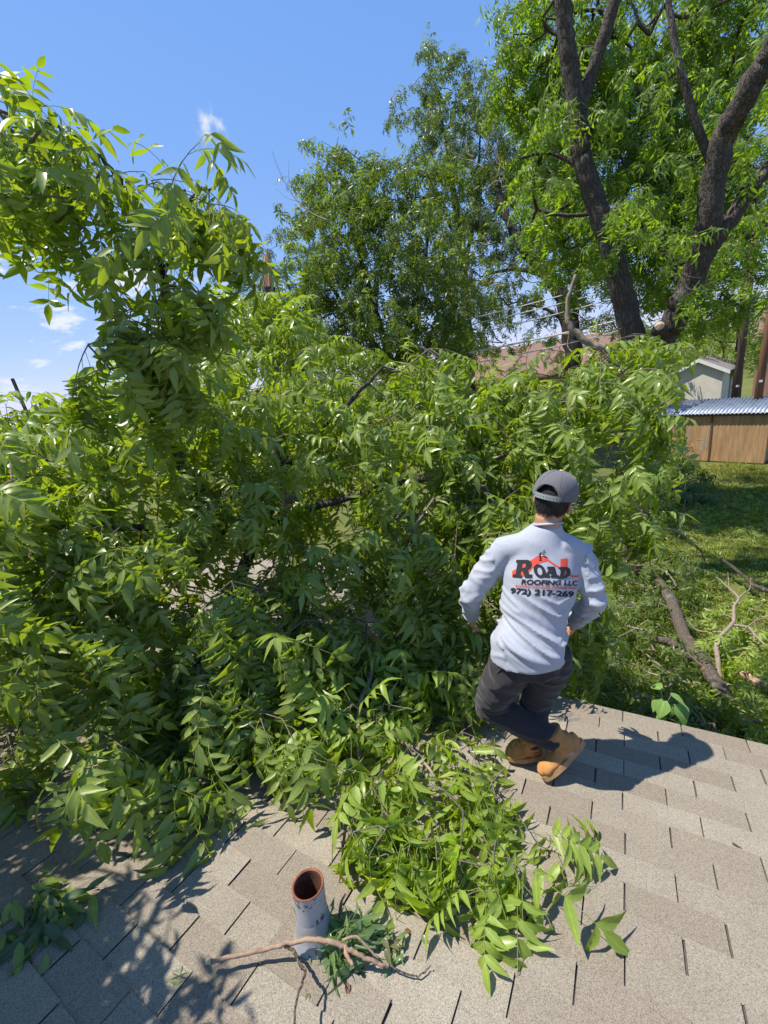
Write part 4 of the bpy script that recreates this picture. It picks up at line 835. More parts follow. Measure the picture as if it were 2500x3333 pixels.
HEAP=[(-0.90,3.58,4.34),(-3.69,0.60,3.13),(-2.91,2.03,4.53),(-2.40,2.67,3.17),(-3.69,2.17,5.00),(-1.56,2.78,3.39),(-1.35,3.48,4.49),(-0.64,3.80,4.57),(-2.11,1.46,3.69),(-3.54,2.78,4.97),(-1.68,2.60,2.93),(-2.59,2.70,4.53),(0.05,4.47,4.18),(-2.07,3.37,4.79),(-2.61,3.96,4.61),(-1.96,2.93,3.90),(-3.00,0.52,3.24),(-2.04,1.13,3.43),(-2.70,2.38,3.42),(-1.46,2.09,3.12),(-0.82,3.46,3.16),(-2.83,1.41,4.40),(-3.55,2.75,4.43),(-0.96,2.88,3.14),(-2.78,1.17,2.99),(-2.65,1.88,4.14),(-1.75,2.87,3.49),(-1.53,3.12,4.61),(-0.41,4.06,2.87),(-2.98,1.84,4.67),(-4.12,1.29,4.61),(-0.69,3.25,2.62),(-2.64,1.99,4.39),(-0.91,4.15,3.84),(-3.45,0.99,3.09),(-1.68,2.30,3.11),(-1.53,3.00,2.74),(-2.95,1.69,2.89),(-1.66,3.58,4.44),(-2.78,2.42,4.54),(-0.58,3.40,3.78),(-3.12,1.75,4.70),(-3.07,0.75,3.44),(-2.47,0.59,3.70),(-0.24,3.69,4.12),(-1.79,3.44,4.58),(-1.28,2.90,3.95),(-0.98,3.55,4.49),(-0.77,3.32,2.62),(-0.91,3.52,3.66),(-0.94,2.98,2.27),(-2.33,1.87,4.08),(-2.20,2.99,3.83),(-3.61,1.08,3.00),(-0.18,3.81,4.63),(-2.07,3.08,3.53),(-0.24,4.45,4.20),(-3.38,2.38,4.33),(-2.82,1.57,4.25),(-2.51,0.68,4.31),(-0.40,3.10,3.48),(-2.55,1.38,3.90),(-1.50,2.66,3.37),(-0.39,3.64,4.47),(-3.44,1.13,4.63),(-3.47,1.80,3.86),(-1.07,2.22,2.91),(-1.24,4.46,4.51),(-1.92,0.95,3.05),(-0.01,3.74,3.46),(-0.64,3.91,3.81),(-2.91,0.39,3.14),(-1.20,3.26,3.17),(-2.12,2.88,3.08),(-2.15,1.94,3.28),(-1.78,3.07,4.49),(-3.35,1.56,4.01),(-2.34,2.22,3.12),(-1.61,3.15,3.71),(-1.03,3.31,3.79),(-2.66,3.24,3.98),(-1.74,1.47,3.38),(-0.45,3.48,2.89),(-1.26,2.72,3.17),(-3.12,2.10,4.47),(-2.61,1.91,3.95),(-3.26,2.80,4.43),(-1.69,4.40,5.00),(-2.52,3.15,4.63),(-0.66,3.69,3.26),(-2.19,1.61,3.77),(-3.48,0.80,3.37),(-2.19,1.55,3.49),(-2.94,1.94,4.45),(-3.65,1.57,4.50),(-0.96,3.21,3.96),(-2.71,3.41,4.87),(-3.94,1.93,4.57),(-2.65,3.01,4.81),(-2.63,1.04,3.78),(-0.87,4.69,4.47),(-1.69,4.09,5.11),(-1.14,4.48,4.27),(-1.62,2.55,2.85),(-1.47,3.59,3.49),(-3.03,2.54,5.21),(-3.43,2.18,3.79),(-0.42,3.08,3.79),(-3.88,2.49,5.06),(-3.95,2.16,4.58),(-1.54,4.24,4.73),(-3.66,1.41,4.70),(-2.63,1.53,3.45),(-2.70,1.35,3.05),(-2.52,1.70,2.98),(-1.17,3.57,4.14),(-2.43,2.55,4.37),(-2.94,1.64,4.64),(-2.87,3.27,4.56),(-2.77,1.49,3.66),(-2.70,2.55,4.89),(-1.66,3.41,3.99),(-2.33,3.50,4.57),(-3.29,1.23,3.55),(-1.62,1.90,3.02),(-2.67,1.96,3.55),(-3.92,2.50,4.93),(-2.85,0.94,4.63),(-0.19,4.02,4.81),(-1.71,1.86,2.98),(-0.83,4.07,3.88),(-0.45,4.07,4.49),(-2.37,3.13,4.76),(-2.86,1.09,4.20),(-2.18,1.24,3.30),(-1.12,3.77,3.51),(-2.27,1.22,3.35),(-2.62,2.29,3.11),(-1.63,4.36,4.73),(-3.99,1.51,4.48),(-2.78,0.79,4.05),(-1.19,3.36,2.34),(-0.76,3.78,3.50),(-0.05,4.60,3.43),(-2.23,1.46,3.11),(-1.00,3.22,3.02),(-3.11,1.82,4.74),(-0.90,3.18,3.85),(-0.99,2.21,2.86),(-3.46,1.04,4.38),(-2.64,1.74,3.40),(-1.61,4.60,4.95),(-4.08,2.59,4.81),(-0.07,4.63,4.90),(-1.25,3.26,3.98),(-2.34,0.61,4.25),(-2.98,2.49,5.23),(-2.97,3.10,4.64),(-2.67,1.02,4.64),(-1.62,3.37,4.91),(-1.38,2.98,3.17),(-3.36,1.72,3.40),(-1.29,2.42,3.58),(-0.71,2.90,3.66),(-2.36,0.92,3.13),(-3.66,2.64,4.41),(-2.99,0.86,4.15),(-2.31,3.77,4.47),(-1.36,3.63,4.49),(-1.85,1.52,3.50),(-2.78,0.69,4.18),(-2.43,1.23,3.36),(-0.22,5.00,4.87),(-2.43,2.02,4.27),(-1.97,3.95,4.94),(-0.95,4.70,4.40),(-1.44,2.49,3.52),(-2.89,2.10,5.05),(-0.17,3.70,4.57),(-3.33,1.56,4.94),(-2.94,3.01,4.65),(-2.97,2.48,3.63),(-1.42,4.05,3.90),(-1.40,3.43,4.91),(-2.68,1.33,4.85),(-1.69,2.81,4.17),(-0.62,2.81,3.30),(-1.84,3.40,3.51),(-2.73,3.71,4.97),(-1.40,4.32,4.10),(-2.85,2.61,3.81),(-1.37,2.36,2.81),(-2.17,2.24,3.78),(-0.10,5.47,4.96),(-2.95,1.41,4.38),(-2.20,1.40,3.80),(-0.00,5.08,4.55),(-0.86,2.81,3.70),(-3.04,1.78,3.56),(-3.66,0.99,3.73),(-0.43,3.98,2.61),(-1.19,3.43,4.49),(-1.92,2.82,2.80),(-3.67,1.80,4.28),(-3.75,1.26,4.08),(-3.04,0.93,4.33),(-3.02,2.17,3.99),(-1.34,3.43,3.32),(0.03,3.63,4.07),(-0.35,3.40,4.06),(-2.84,3.49,4.95),(-2.72,2.11,3.02),(-3.69,1.18,3.93),(-3.61,3.18,5.18),(-2.19,3.00,3.19),(-2.54,2.04,4.34),(-0.31,3.74,2.68),(-1.96,2.00,2.85),(-3.88,1.38,4.84),(-0.10,4.08,4.42),(-0.98,3.03,4.00),(0.05,5.16,4.99),(-2.32,2.27,3.52),(-1.47,3.51,3.65),(-2.65,2.41,4.09),(-3.41,2.16,5.02),(-3.03,1.96,3.16),(-2.13,2.95,3.59),(-2.31,1.33,3.36),(-1.29,3.17,4.52),(-0.63,2.90,2.83),(-2.98,0.81,3.72),(-1.03,3.99,4.12),(-2.76,1.81,3.82),(-1.34,2.34,2.99),(-2.51,1.64,3.49),(-2.67,0.69,4.30),(-3.49,0.93,3.56),(-3.22,1.30,4.43),(-3.35,2.44,4.47),(-1.94,1.19,3.28),(-2.96,2.96,4.29),(-3.73,1.63,4.59),(-1.59,3.33,4.44),(-0.14,3.82,3.96),(-1.40,3.45,3.44),(-1.30,2.49,2.92),(-1.92,1.38,3.29),(-1.85,3.97,4.52),(-1.06,3.16,2.40),(-1.27,2.73,3.44),(-2.78,1.12,4.12),(-0.51,3.56,2.33),(-2.39,1.14,4.10),(-0.07,4.94,4.71),(-1.69,1.69,2.92),(-2.40,3.11,4.64),(-0.46,3.30,2.68),(-3.36,2.49,3.87),(-2.48,0.92,4.06),(-0.05,3.58,3.89),(-1.27,2.54,3.74),(-2.56,1.12,3.19),(-2.53,2.26,2.80),(-2.66,0.82,4.25),(-3.97,2.10,4.68),(-0.44,3.13,2.57),(-2.54,2.60,4.34),(-3.18,1.19,4.72),(-3.08,2.34,4.15),(-2.63,2.12,4.80),(-0.58,4.03,2.32),(-2.50,1.91,3.21),(-3.19,1.72,4.87),(-1.86,1.12,3.28),(-0.67,3.13,3.24),(-2.55,3.69,4.44),(-0.36,4.09,3.92),(-1.69,1.54,2.88),(-2.72,3.08,4.03),(-3.10,2.46,3.62),(-1.42,3.35,4.23),(-0.56,3.36,4.18),(-2.09,1.18,3.46),(-1.41,2.48,3.38),(-0.81,2.76,3.49),(-2.41,1.72,3.41),(-0.71,3.36,2.49),(-1.26,3.31,4.29),(-3.98,4.03,5.61),(-2.57,1.46,4.08),(-2.58,1.63,3.29),(-2.97,1.33,3.20),(-2.33,2.10,3.62),(-3.55,2.12,4.17),(-2.77,0.81,4.36),(0.11,4.17,3.91),(-2.35,2.17,4.14),(-0.81,2.99,2.28),(-3.09,1.52,3.82),(-1.56,1.23,3.21),(-1.91,0.78,3.05),(-3.19,1.21,3.14),(-2.90,0.88,3.93),(-0.82,3.21,3.49),(-2.24,2.27,3.99),(-3.67,2.34,4.62),(-2.56,1.16,4.01),(-2.71,2.05,3.67),(-0.48,3.45,3.55),(-1.93,0.68,3.28),(-1.27,2.55,3.24),(-3.86,1.43,4.26),(-3.68,4.26,5.33),(-2.36,3.60,4.03),(-3.65,1.80,3.88),(-1.85,2.82,3.16),(-2.62,2.32,4.60),(-2.44,1.58,3.21),(-0.06,4.49,3.82),(-2.35,1.94,2.86),(-0.07,3.79,4.17),(-3.16,2.16,3.75),(-2.38,1.61,2.97),(-1.78,2.12,3.34),(-0.69,3.66,3.45),(-0.71,3.65,2.16),(-2.66,2.00,4.05),(-2.83,1.57,4.46),(-2.07,1.78,3.62),(-0.99,3.25,3.43),(-3.04,1.67,3.74),(-3.03,1.30,2.99),(-0.24,4.44,4.74),(-1.85,3.12,3.79),(-3.26,2.01,3.78),(-0.65,3.65,4.24),(-0.43,4.27,4.09),(-2.70,1.59,3.57),(-0.79,2.43,2.80),(-0.38,3.31,3.32),(-2.57,1.09,4.13),(-3.62,3.44,5.33),(-0.30,4.08,3.26),(-1.90,3.01,3.28),(-3.19,1.97,4.91),(-3.41,1.09,4.69),(-0.80,3.07,3.86),(-1.98,2.74,3.34),(-1.93,2.97,3.10),(-1.58,3.82,4.64),(-2.75,3.20,4.35),(-3.27,1.84,4.83),(-2.62,2.18,4.65),(-0.65,2.53,3.06),(-0.93,2.60,2.93),(-2.63,1.30,4.25),(-0.94,3.32,3.27),(-2.03,3.70,4.52),(-2.53,2.01,4.13),(-1.68,3.54,4.12),(-0.83,2.46,2.98),(-1.40,3.43,3.93),(-0.57,3.38,2.93),(-1.13,3.50,3.94),(-1.37,3.08,4.49),(-3.08,3.45,5.08),(-1.74,1.89,3.38),(-1.49,2.67,3.57),(-1.40,3.57,3.98),(-0.97,2.44,2.77),(-0.62,3.58,2.98),(-3.31,1.53,4.77),(-0.91,2.96,3.50),(-0.24,4.78,4.43),(-1.87,2.37,3.58),(-0.33,4.57,4.44),(-3.36,1.78,4.88),(-2.66,0.88,3.41),(-0.33,3.22,3.79),(-3.02,1.43,3.76),(-2.74,2.22,4.60),(-0.83,3.46,3.64),(-1.37,2.69,2.62),(-3.30,2.99,4.74),(-0.77,2.76,3.11),(-1.17,3.88,3.79),(-3.03,3.93,5.07),(-0.57,4.27,3.49),(0.13,5.06,4.78),(-2.54,0.69,3.67),(-3.60,2.75,4.59),(-2.66,0.86,4.30),(-3.37,3.41,4.96),(-0.55,3.05,3.31),(-2.37,0.85,3.95),(-1.33,3.70,3.83),(-0.64,3.74,2.53),(-3.03,1.04,4.77),(-2.09,0.64,3.48),(-2.80,2.06,5.03),(-1.01,2.11,2.97),(-2.58,1.41,3.44),(-2.23,2.44,4.42),(-2.75,3.21,4.63),(-3.10,2.94,4.41),(-0.47,3.34,3.75),(-1.97,3.09,4.50),(-3.24,1.43,4.11),(-2.37,1.93,3.52),(-2.25,2.09,2.87),(-2.61,0.96,3.13),(-0.58,4.15,3.40),(-0.73,3.51,3.73),(-3.07,1.01,3.27),(-0.88,3.56,3.89),(-1.98,3.37,3.66),(-1.09,3.19,4.32),(-1.67,2.81,3.77),(-3.06,1.56,4.13),(-2.89,2.58,4.38),(-1.58,2.50,2.90),(-0.74,3.72,2.64),(-1.88,1.62,3.39),(-3.05,1.44,3.09),(-3.64,1.05,3.23),(-1.74,3.20,3.58),(-1.28,2.53,2.81),(-0.57,3.52,4.38),(-2.14,2.47,3.16),(-3.40,3.80,4.90),(-1.97,3.73,4.20),(-3.13,3.12,4.58),(-1.55,2.98,4.14),(-1.03,3.37,2.07),(-2.51,0.98,3.86),(-2.55,2.43,3.23),(-2.62,3.37,5.01),(-2.61,2.09,3.97),(-1.47,3.36,4.00),(-4.07,1.37,4.32),(-0.05,3.67,4.42),(-2.86,2.42,3.45),(0.07,3.63,3.65),(-2.48,3.00,3.43),(-2.11,2.10,3.26),(-2.81,1.89,3.98),(-1.83,1.72,3.20),(-2.88,2.36,5.17),(-3.32,2.57,5.09),(-1.95,3.53,4.73),(-0.66,3.49,4.24),(-2.22,1.46,3.72),(-1.45,2.73,2.73),(-1.52,3.08,3.08),(-2.32,0.90,3.56),(-3.46,1.96,3.94),(-1.92,2.33,2.73),(-3.07,2.36,3.64),(-0.54,3.26,3.65),(0.06,4.01,4.68),(-0.17,4.77,4.78),(-3.56,1.90,4.70),(-0.38,3.13,3.14),(-1.30,2.47,3.12),(-1.49,2.75,3.21),(-1.66,1.63,3.24),(-0.45,4.15,3.46),(-0.83,2.65,2.95),(-2.60,3.31,5.22),(-1.64,2.96,3.76),(-3.59,1.31,3.58),(-2.23,2.76,3.86),(-2.89,1.88,4.70),(-2.20,1.86,2.99),(-0.71,3.35,3.71),(-2.47,0.84,4.17),(-2.85,1.09,4.04),(-0.85,2.90,2.58),(-1.87,2.60,2.71),(-3.57,1.27,4.12),(-2.27,0.85,3.25),(-1.73,3.20,4.56),(-2.48,3.02,4.34),(-0.48,2.86,3.35),(-1.32,3.05,3.76),(-3.17,0.76,3.17),(-1.09,2.91,3.85),(-1.71,1.32,3.13),(-1.78,2.64,3.14),(-2.53,2.11,4.64),(-0.77,2.74,3.35),(-1.70,1.20,3.24),(-2.22,2.90,4.24),(-1.09,3.24,3.15),(0.19,5.42,4.50),(-1.28,3.39,3.22),(-1.45,3.07,4.09),(-2.93,1.01,4.81),(-3.37,3.04,5.10),(-1.11,2.81,3.53),(-0.19,4.70,4.06),(-1.47,2.24,3.41),(-3.81,1.83,4.50),(-2.33,2.21,3.75),(-3.24,2.23,4.93),(-2.60,2.47,3.52),(-2.23,1.50,3.04),(-3.42,3.80,5.56),(-1.89,2.70,4.10),(-1.83,1.81,3.42),(-0.64,4.08,4.50),(-2.05,0.60,3.36),(-1.32,3.41,3.50),(-1.90,2.66,4.26),(-3.79,2.39,4.50),(-2.98,0.90,3.77),(-0.85,3.75,3.06),(-1.67,2.16,2.83),(-2.70,0.81,4.48),(-1.35,2.61,3.79),(-1.98,1.59,3.38),(-0.41,3.86,4.35),(-3.51,2.51,4.05),(-2.20,0.83,3.21),(-0.44,4.57,3.69),(-0.53,3.62,4.31),(-0.63,3.60,4.32),(-3.15,1.26,4.25),(-3.32,3.00,4.98),(-0.46,3.64,2.44),(-3.96,2.40,4.71),(-0.78,3.67,3.43),(-1.95,4.50,5.18),(-3.22,1.05,3.11),(-1.26,3.76,4.40),(-2.76,2.36,4.83),(-3.18,1.60,4.95),(-1.21,4.23,3.93),(-0.45,2.96,3.57),(-1.53,2.95,3.70),(-0.83,3.01,3.09),(-0.77,4.62,4.28),(-2.87,0.73,4.30),(-2.68,2.85,3.47),(-3.14,2.45,4.41),(-1.01,3.04,3.84),(-0.60,2.79,3.14),(-3.44,2.29,3.74),(-3.34,3.12,4.76),(-3.29,3.45,5.14),(-3.03,2.28,4.90),(-1.19,3.79,3.84),(-2.00,3.72,3.71),(-2.45,1.02,3.44),(-0.42,3.83,3.38),(-3.59,0.98,3.28),(-1.98,2.22,3.14),(-1.76,2.08,3.70),(-2.32,2.82,3.34),(-5.83,5.47,6.00),(-4.53,5.60,5.51),(-5.33,5.88,6.18),(-5.28,5.41,6.31),(-4.27,5.43,5.83),(-4.59,5.73,5.37),(-4.55,5.48,6.13),(-5.75,5.00,5.75),(-4.83,4.05,5.45),(-4.50,4.06,5.87),(-4.75,4.99,5.73),(-4.26,4.79,5.53),(-4.10,4.58,5.77),(-4.49,5.44,5.84),(-3.65,4.28,5.30),(-4.84,4.33,5.98),(-3.65,4.39,5.48),(-3.38,4.48,5.36),(-4.05,4.72,6.03),(-4.34,4.46,5.73),(-3.66,4.25,5.38),(-4.45,4.79,5.89),(-4.57,5.38,5.90),(-3.85,4.60,5.92),(-4.43,5.66,5.82),(-4.75,4.77,6.03),(-5.11,5.69,5.55),(-4.66,4.46,5.61),(-4.84,5.71,5.53),(-2.93,4.85,5.25),(-5.13,4.93,5.60),(-4.78,4.44,5.67),(-4.23,4.58,5.97),(-4.49,4.89,6.07),(-2.91,4.79,5.40),(-4.75,4.77,6.14),(-4.89,4.35,5.54),(-3.99,4.64,5.62),(-4.78,5.66,5.98),(-5.39,5.20,6.06),(-4.56,4.07,5.60),(-4.56,3.76,5.56),(-4.85,4.22,5.58),(-4.30,4.35,6.10),(-5.08,4.75,6.15),(-4.65,5.64,5.49),(-4.59,3.81,5.75),(-4.65,3.93,5.68),(-5.54,4.74,5.69),(-3.66,4.77,5.75),(-4.66,3.75,5.54),(-5.21,4.38,5.47),(-4.16,5.21,5.30),(-5.54,5.67,5.88),(-3.03,4.52,5.03),(-5.36,4.77,5.78),(-3.85,4.85,5.77),(-4.25,4.24,5.81),(-3.34,4.57,5.02),(-5.12,5.08,6.29),(-4.21,4.36,5.84),(-3.91,4.29,5.75),(-3.36,4.74,5.11),(-3.24,4.75,5.36),(-4.55,5.67,6.10),(-2.75,4.82,5.20),(-4.61,4.22,5.88),(-3.93,4.91,5.95),(-3.86,4.72,5.51),(-4.93,5.19,6.00),(-0.50,3.16,2.72),(-0.49,3.47,3.79),(-1.04,3.27,3.79),(-0.90,3.10,2.83),(-0.45,3.31,3.33),(-0.38,3.77,3.63),(-0.23,3.35,3.81),(-0.69,3.22,2.70),(-0.94,3.14,3.66),(-0.69,3.01,3.82),(-0.64,3.55,2.71),(-0.78,4.19,3.38),(-0.79,3.77,3.33),(-0.61,3.22,2.72),(-1.29,4.07,2.50),(-1.02,3.74,3.25),(-0.31,3.24,2.67),(-1.12,3.62,2.94),(-0.80,3.88,2.98),(-0.57,2.98,3.32),(-0.30,4.21,3.36),(-0.22,3.27,2.95),(-0.81,3.64,3.73),(-0.81,3.01,3.55),(-1.06,4.14,2.82),(-0.97,3.14,2.95),(-0.64,3.31,2.57),(-0.66,3.94,2.66),(-0.83,3.04,2.53),(-0.89,3.34,3.81),(-1.29,3.82,3.60),(-0.84,3.63,2.87),(-1.02,3.02,3.86),(-1.27,3.14,3.59),(-3.09,3.56,4.21),(-2.04,4.38,4.74),(-4.30,3.32,4.27),(-2.31,4.76,4.89),(-4.57,2.98,4.32),(-3.25,4.17,3.84),(-2.35,3.89,4.56),(-4.22,3.96,5.01),(-2.76,4.12,4.34),(-3.39,3.18,4.19),(-2.84,3.46,4.48),(-2.51,3.67,4.58),(-2.87,4.70,3.47),(-3.45,3.27,4.18),(-3.83,3.31,5.04),(-2.27,3.82,4.59),(-3.79,2.94,4.04),(-4.83,3.76,4.30),(-2.70,3.50,4.34),(-2.16,4.93,4.26),(-2.04,4.68,4.58),(-2.11,4.52,4.91),(-2.93,4.35,4.80),(-2.35,4.41,4.58),(-4.15,4.41,4.42),(-4.28,3.08,4.93),(-2.40,3.43,3.52),(-3.60,4.12,3.19),(-3.12,3.97,4.66),(-3.16,3.21,4.47),(-2.18,5.73,4.79),(-3.12,3.73,4.32),(-4.12,3.17,4.90),(-2.08,4.69,3.99),(-3.23,4.07,4.59),(-3.67,3.52,4.78),(-3.61,3.16,4.75),(-4.11,4.07,3.74),(-2.07,4.44,4.39),(-1.99,5.03,4.16),(-2.48,4.36,4.59),(-4.79,3.68,4.21),(-2.94,3.61,4.79),(-3.74,4.22,3.79),(-3.94,3.82,4.24),(-2.27,3.77,4.16),(-4.46,4.06,4.40),(-1.58,4.26,4.52),(-2.46,5.07,4.12),(-2.49,4.59,4.06),(-5.22,3.68,4.70),(-1.98,4.86,4.49),(-3.13,3.44,4.12),(-3.19,3.44,5.00),(-4.03,2.99,4.72),(-2.58,5.14,4.45),(-3.37,3.40,4.95),(-2.03,4.66,4.80),(-1.97,5.10,4.61),(-2.97,4.43,3.32),(-3.44,3.25,4.72),(-5.20,3.61,4.99),(-1.38,4.23,4.24),(-3.36,2.89,3.90),(-2.88,4.04,3.75),(-2.51,3.78,4.82),(-2.73,3.74,4.64),(-4.04,4.50,4.62),(-4.30,2.82,4.47),(-3.08,5.08,4.89),(-4.59,3.92,3.76),(-2.78,3.78,4.24),(-4.12,2.76,4.17),(-1.63,4.49,4.28),(-2.63,3.66,4.07),(-3.44,3.52,4.17),(-2.21,5.24,3.40),(-3.67,3.49,4.96),(-3.96,3.24,4.78),(-2.90,3.14,3.75),(-4.29,2.88,4.39),(-2.53,3.64,4.00),(-3.43,3.13,3.82),(-4.03,2.73,4.52),(-2.84,4.27,3.93),(-0.84,3.71,4.76),(-0.42,4.38,4.68),(-0.72,3.68,4.62),(-1.28,4.18,4.79),(-0.44,4.10,4.70),(-1.04,3.85,4.68),(-1.19,4.11,4.55),(-1.18,4.51,4.73),(-0.70,3.96,4.49),(-0.97,3.99,4.55),(-1.05,4.20,4.63),(-0.96,4.55,4.49),(-0.96,4.29,4.46),(-0.52,4.52,4.57),(-0.75,4.41,4.66),(-0.61,4.24,4.49),(-1.40,4.01,4.91),(-0.50,4.60,4.62),(-0.79,4.54,4.45),(-0.83,3.88,4.66),(-1.18,4.48,4.58),(-0.52,4.90,4.74)]
RAISED=[(-2.71,1.40,6.37),(-2.93,1.52,6.49),(-2.43,1.21,6.15),(-2.87,1.52,6.44),(-2.78,1.53,6.28),(-2.41,1.38,6.17),(-2.74,1.57,6.37),(-2.86,1.60,6.44),(-2.78,1.50,6.30),(-2.64,1.39,6.14),(-2.72,1.49,6.20),(-2.81,1.42,6.23),(-2.77,1.64,6.25),(-2.37,1.47,6.00),(-2.77,1.69,6.28),(-2.26,1.47,5.90),(-2.42,1.57,6.01),(-2.34,1.46,5.90),(-2.44,1.31,5.91),(-2.86,1.39,6.01),(-2.40,1.23,5.87),(-2.65,1.38,5.82),(-2.58,1.46,5.88),(-2.33,1.49,5.75),(-2.46,1.98,6.16),(-2.19,1.73,5.99),(-2.16,1.78,6.01),(-2.10,1.83,5.96),(-2.11,1.90,5.99),(-2.20,1.88,5.96),(-2.08,1.78,5.96),(-2.15,2.01,5.99),(-2.39,2.08,6.02),(-2.37,2.00,5.86),(-2.16,1.66,5.77),(-2.04,2.00,5.99),(-2.00,1.93,5.85),(-2.08,2.02,5.94),(-1.99,1.88,5.74),(-2.47,1.93,5.84),(-2.36,1.71,5.76),(-2.11,1.55,5.46),(-2.18,1.66,5.50),(-2.14,1.57,5.41),(-2.36,1.46,5.40),(-2.29,1.51,5.39),(-2.36,1.53,5.35),(-2.13,1.74,5.41),(-2.30,1.91,5.44),(-2.45,1.33,5.25),(-2.50,1.60,5.32),(-2.27,1.33,5.22),(-2.31,1.34,5.26),(-2.44,1.78,5.36),(-2.21,1.64,5.18),(-2.43,1.76,5.24),(-2.49,1.43,5.13),(-2.23,1.25,5.11),(-2.30,1.57,4.99),(-2.27,1.49,5.15),(-2.38,1.55,5.16),(-2.60,1.28,6.23),(-2.78,1.28,6.20),(-2.65,1.21,6.07),(-2.89,1.40,6.34)]
FRONT=[(-1.98,2.46,3.02),(-1.60,2.28,3.06),(-1.35,2.34,3.00),(-1.08,2.22,3.04),(-1.94,2.11,3.10),(-1.45,1.86,3.11),(-1.17,1.88,3.10),(-1.21,2.42,3.00),(-1.20,1.68,3.04),(-1.32,1.54,3.12),(-1.03,1.72,3.02),(-1.39,1.42,3.08),(-1.15,1.42,3.05),(-0.93,1.44,3.08),(-1.34,1.17,3.09),(-1.14,1.18,3.10),(-0.97,1.27,3.07),(-0.81,1.40,3.07),(-1.00,1.07,3.06),(-0.88,1.10,3.05),(-1.14,1.09,3.04),(-0.99,1.01,3.01),(-0.90,1.00,3.02),(-0.80,0.97,3.01),(-0.73,1.06,3.01),(-0.64,1.11,3.00),(-0.84,0.95,2.99),(-0.74,0.97,2.97),(-0.60,1.03,3.01),(-0.52,1.08,2.99),(-0.44,1.12,2.95),(-0.40,1.19,2.92),(-0.50,1.01,2.96),(-0.54,0.96,2.99),(-0.35,1.08,2.96),(-0.55,1.43,2.89),(-0.47,1.45,2.88),(-0.38,1.45,2.88),(-0.61,1.61,2.87),(-0.61,1.84,2.81),(-0.79,1.85,2.82),(-0.72,1.99,2.81),(-0.51,1.51,2.93),(-0.48,1.63,2.90),(-0.31,1.36,2.91),(-0.84,1.00,3.11),(-0.92,0.93,3.12),(-0.76,1.08,3.01),(-0.95,1.14,3.11),(-0.80,1.31,3.02),(-1.27,1.54,3.09),(-1.32,2.12,3.06),(-0.66,1.29,3.06),(-0.80,0.99,3.12),(-0.39,1.15,3.09),(-0.34,1.15,3.02),(-0.57,1.27,3.00)]
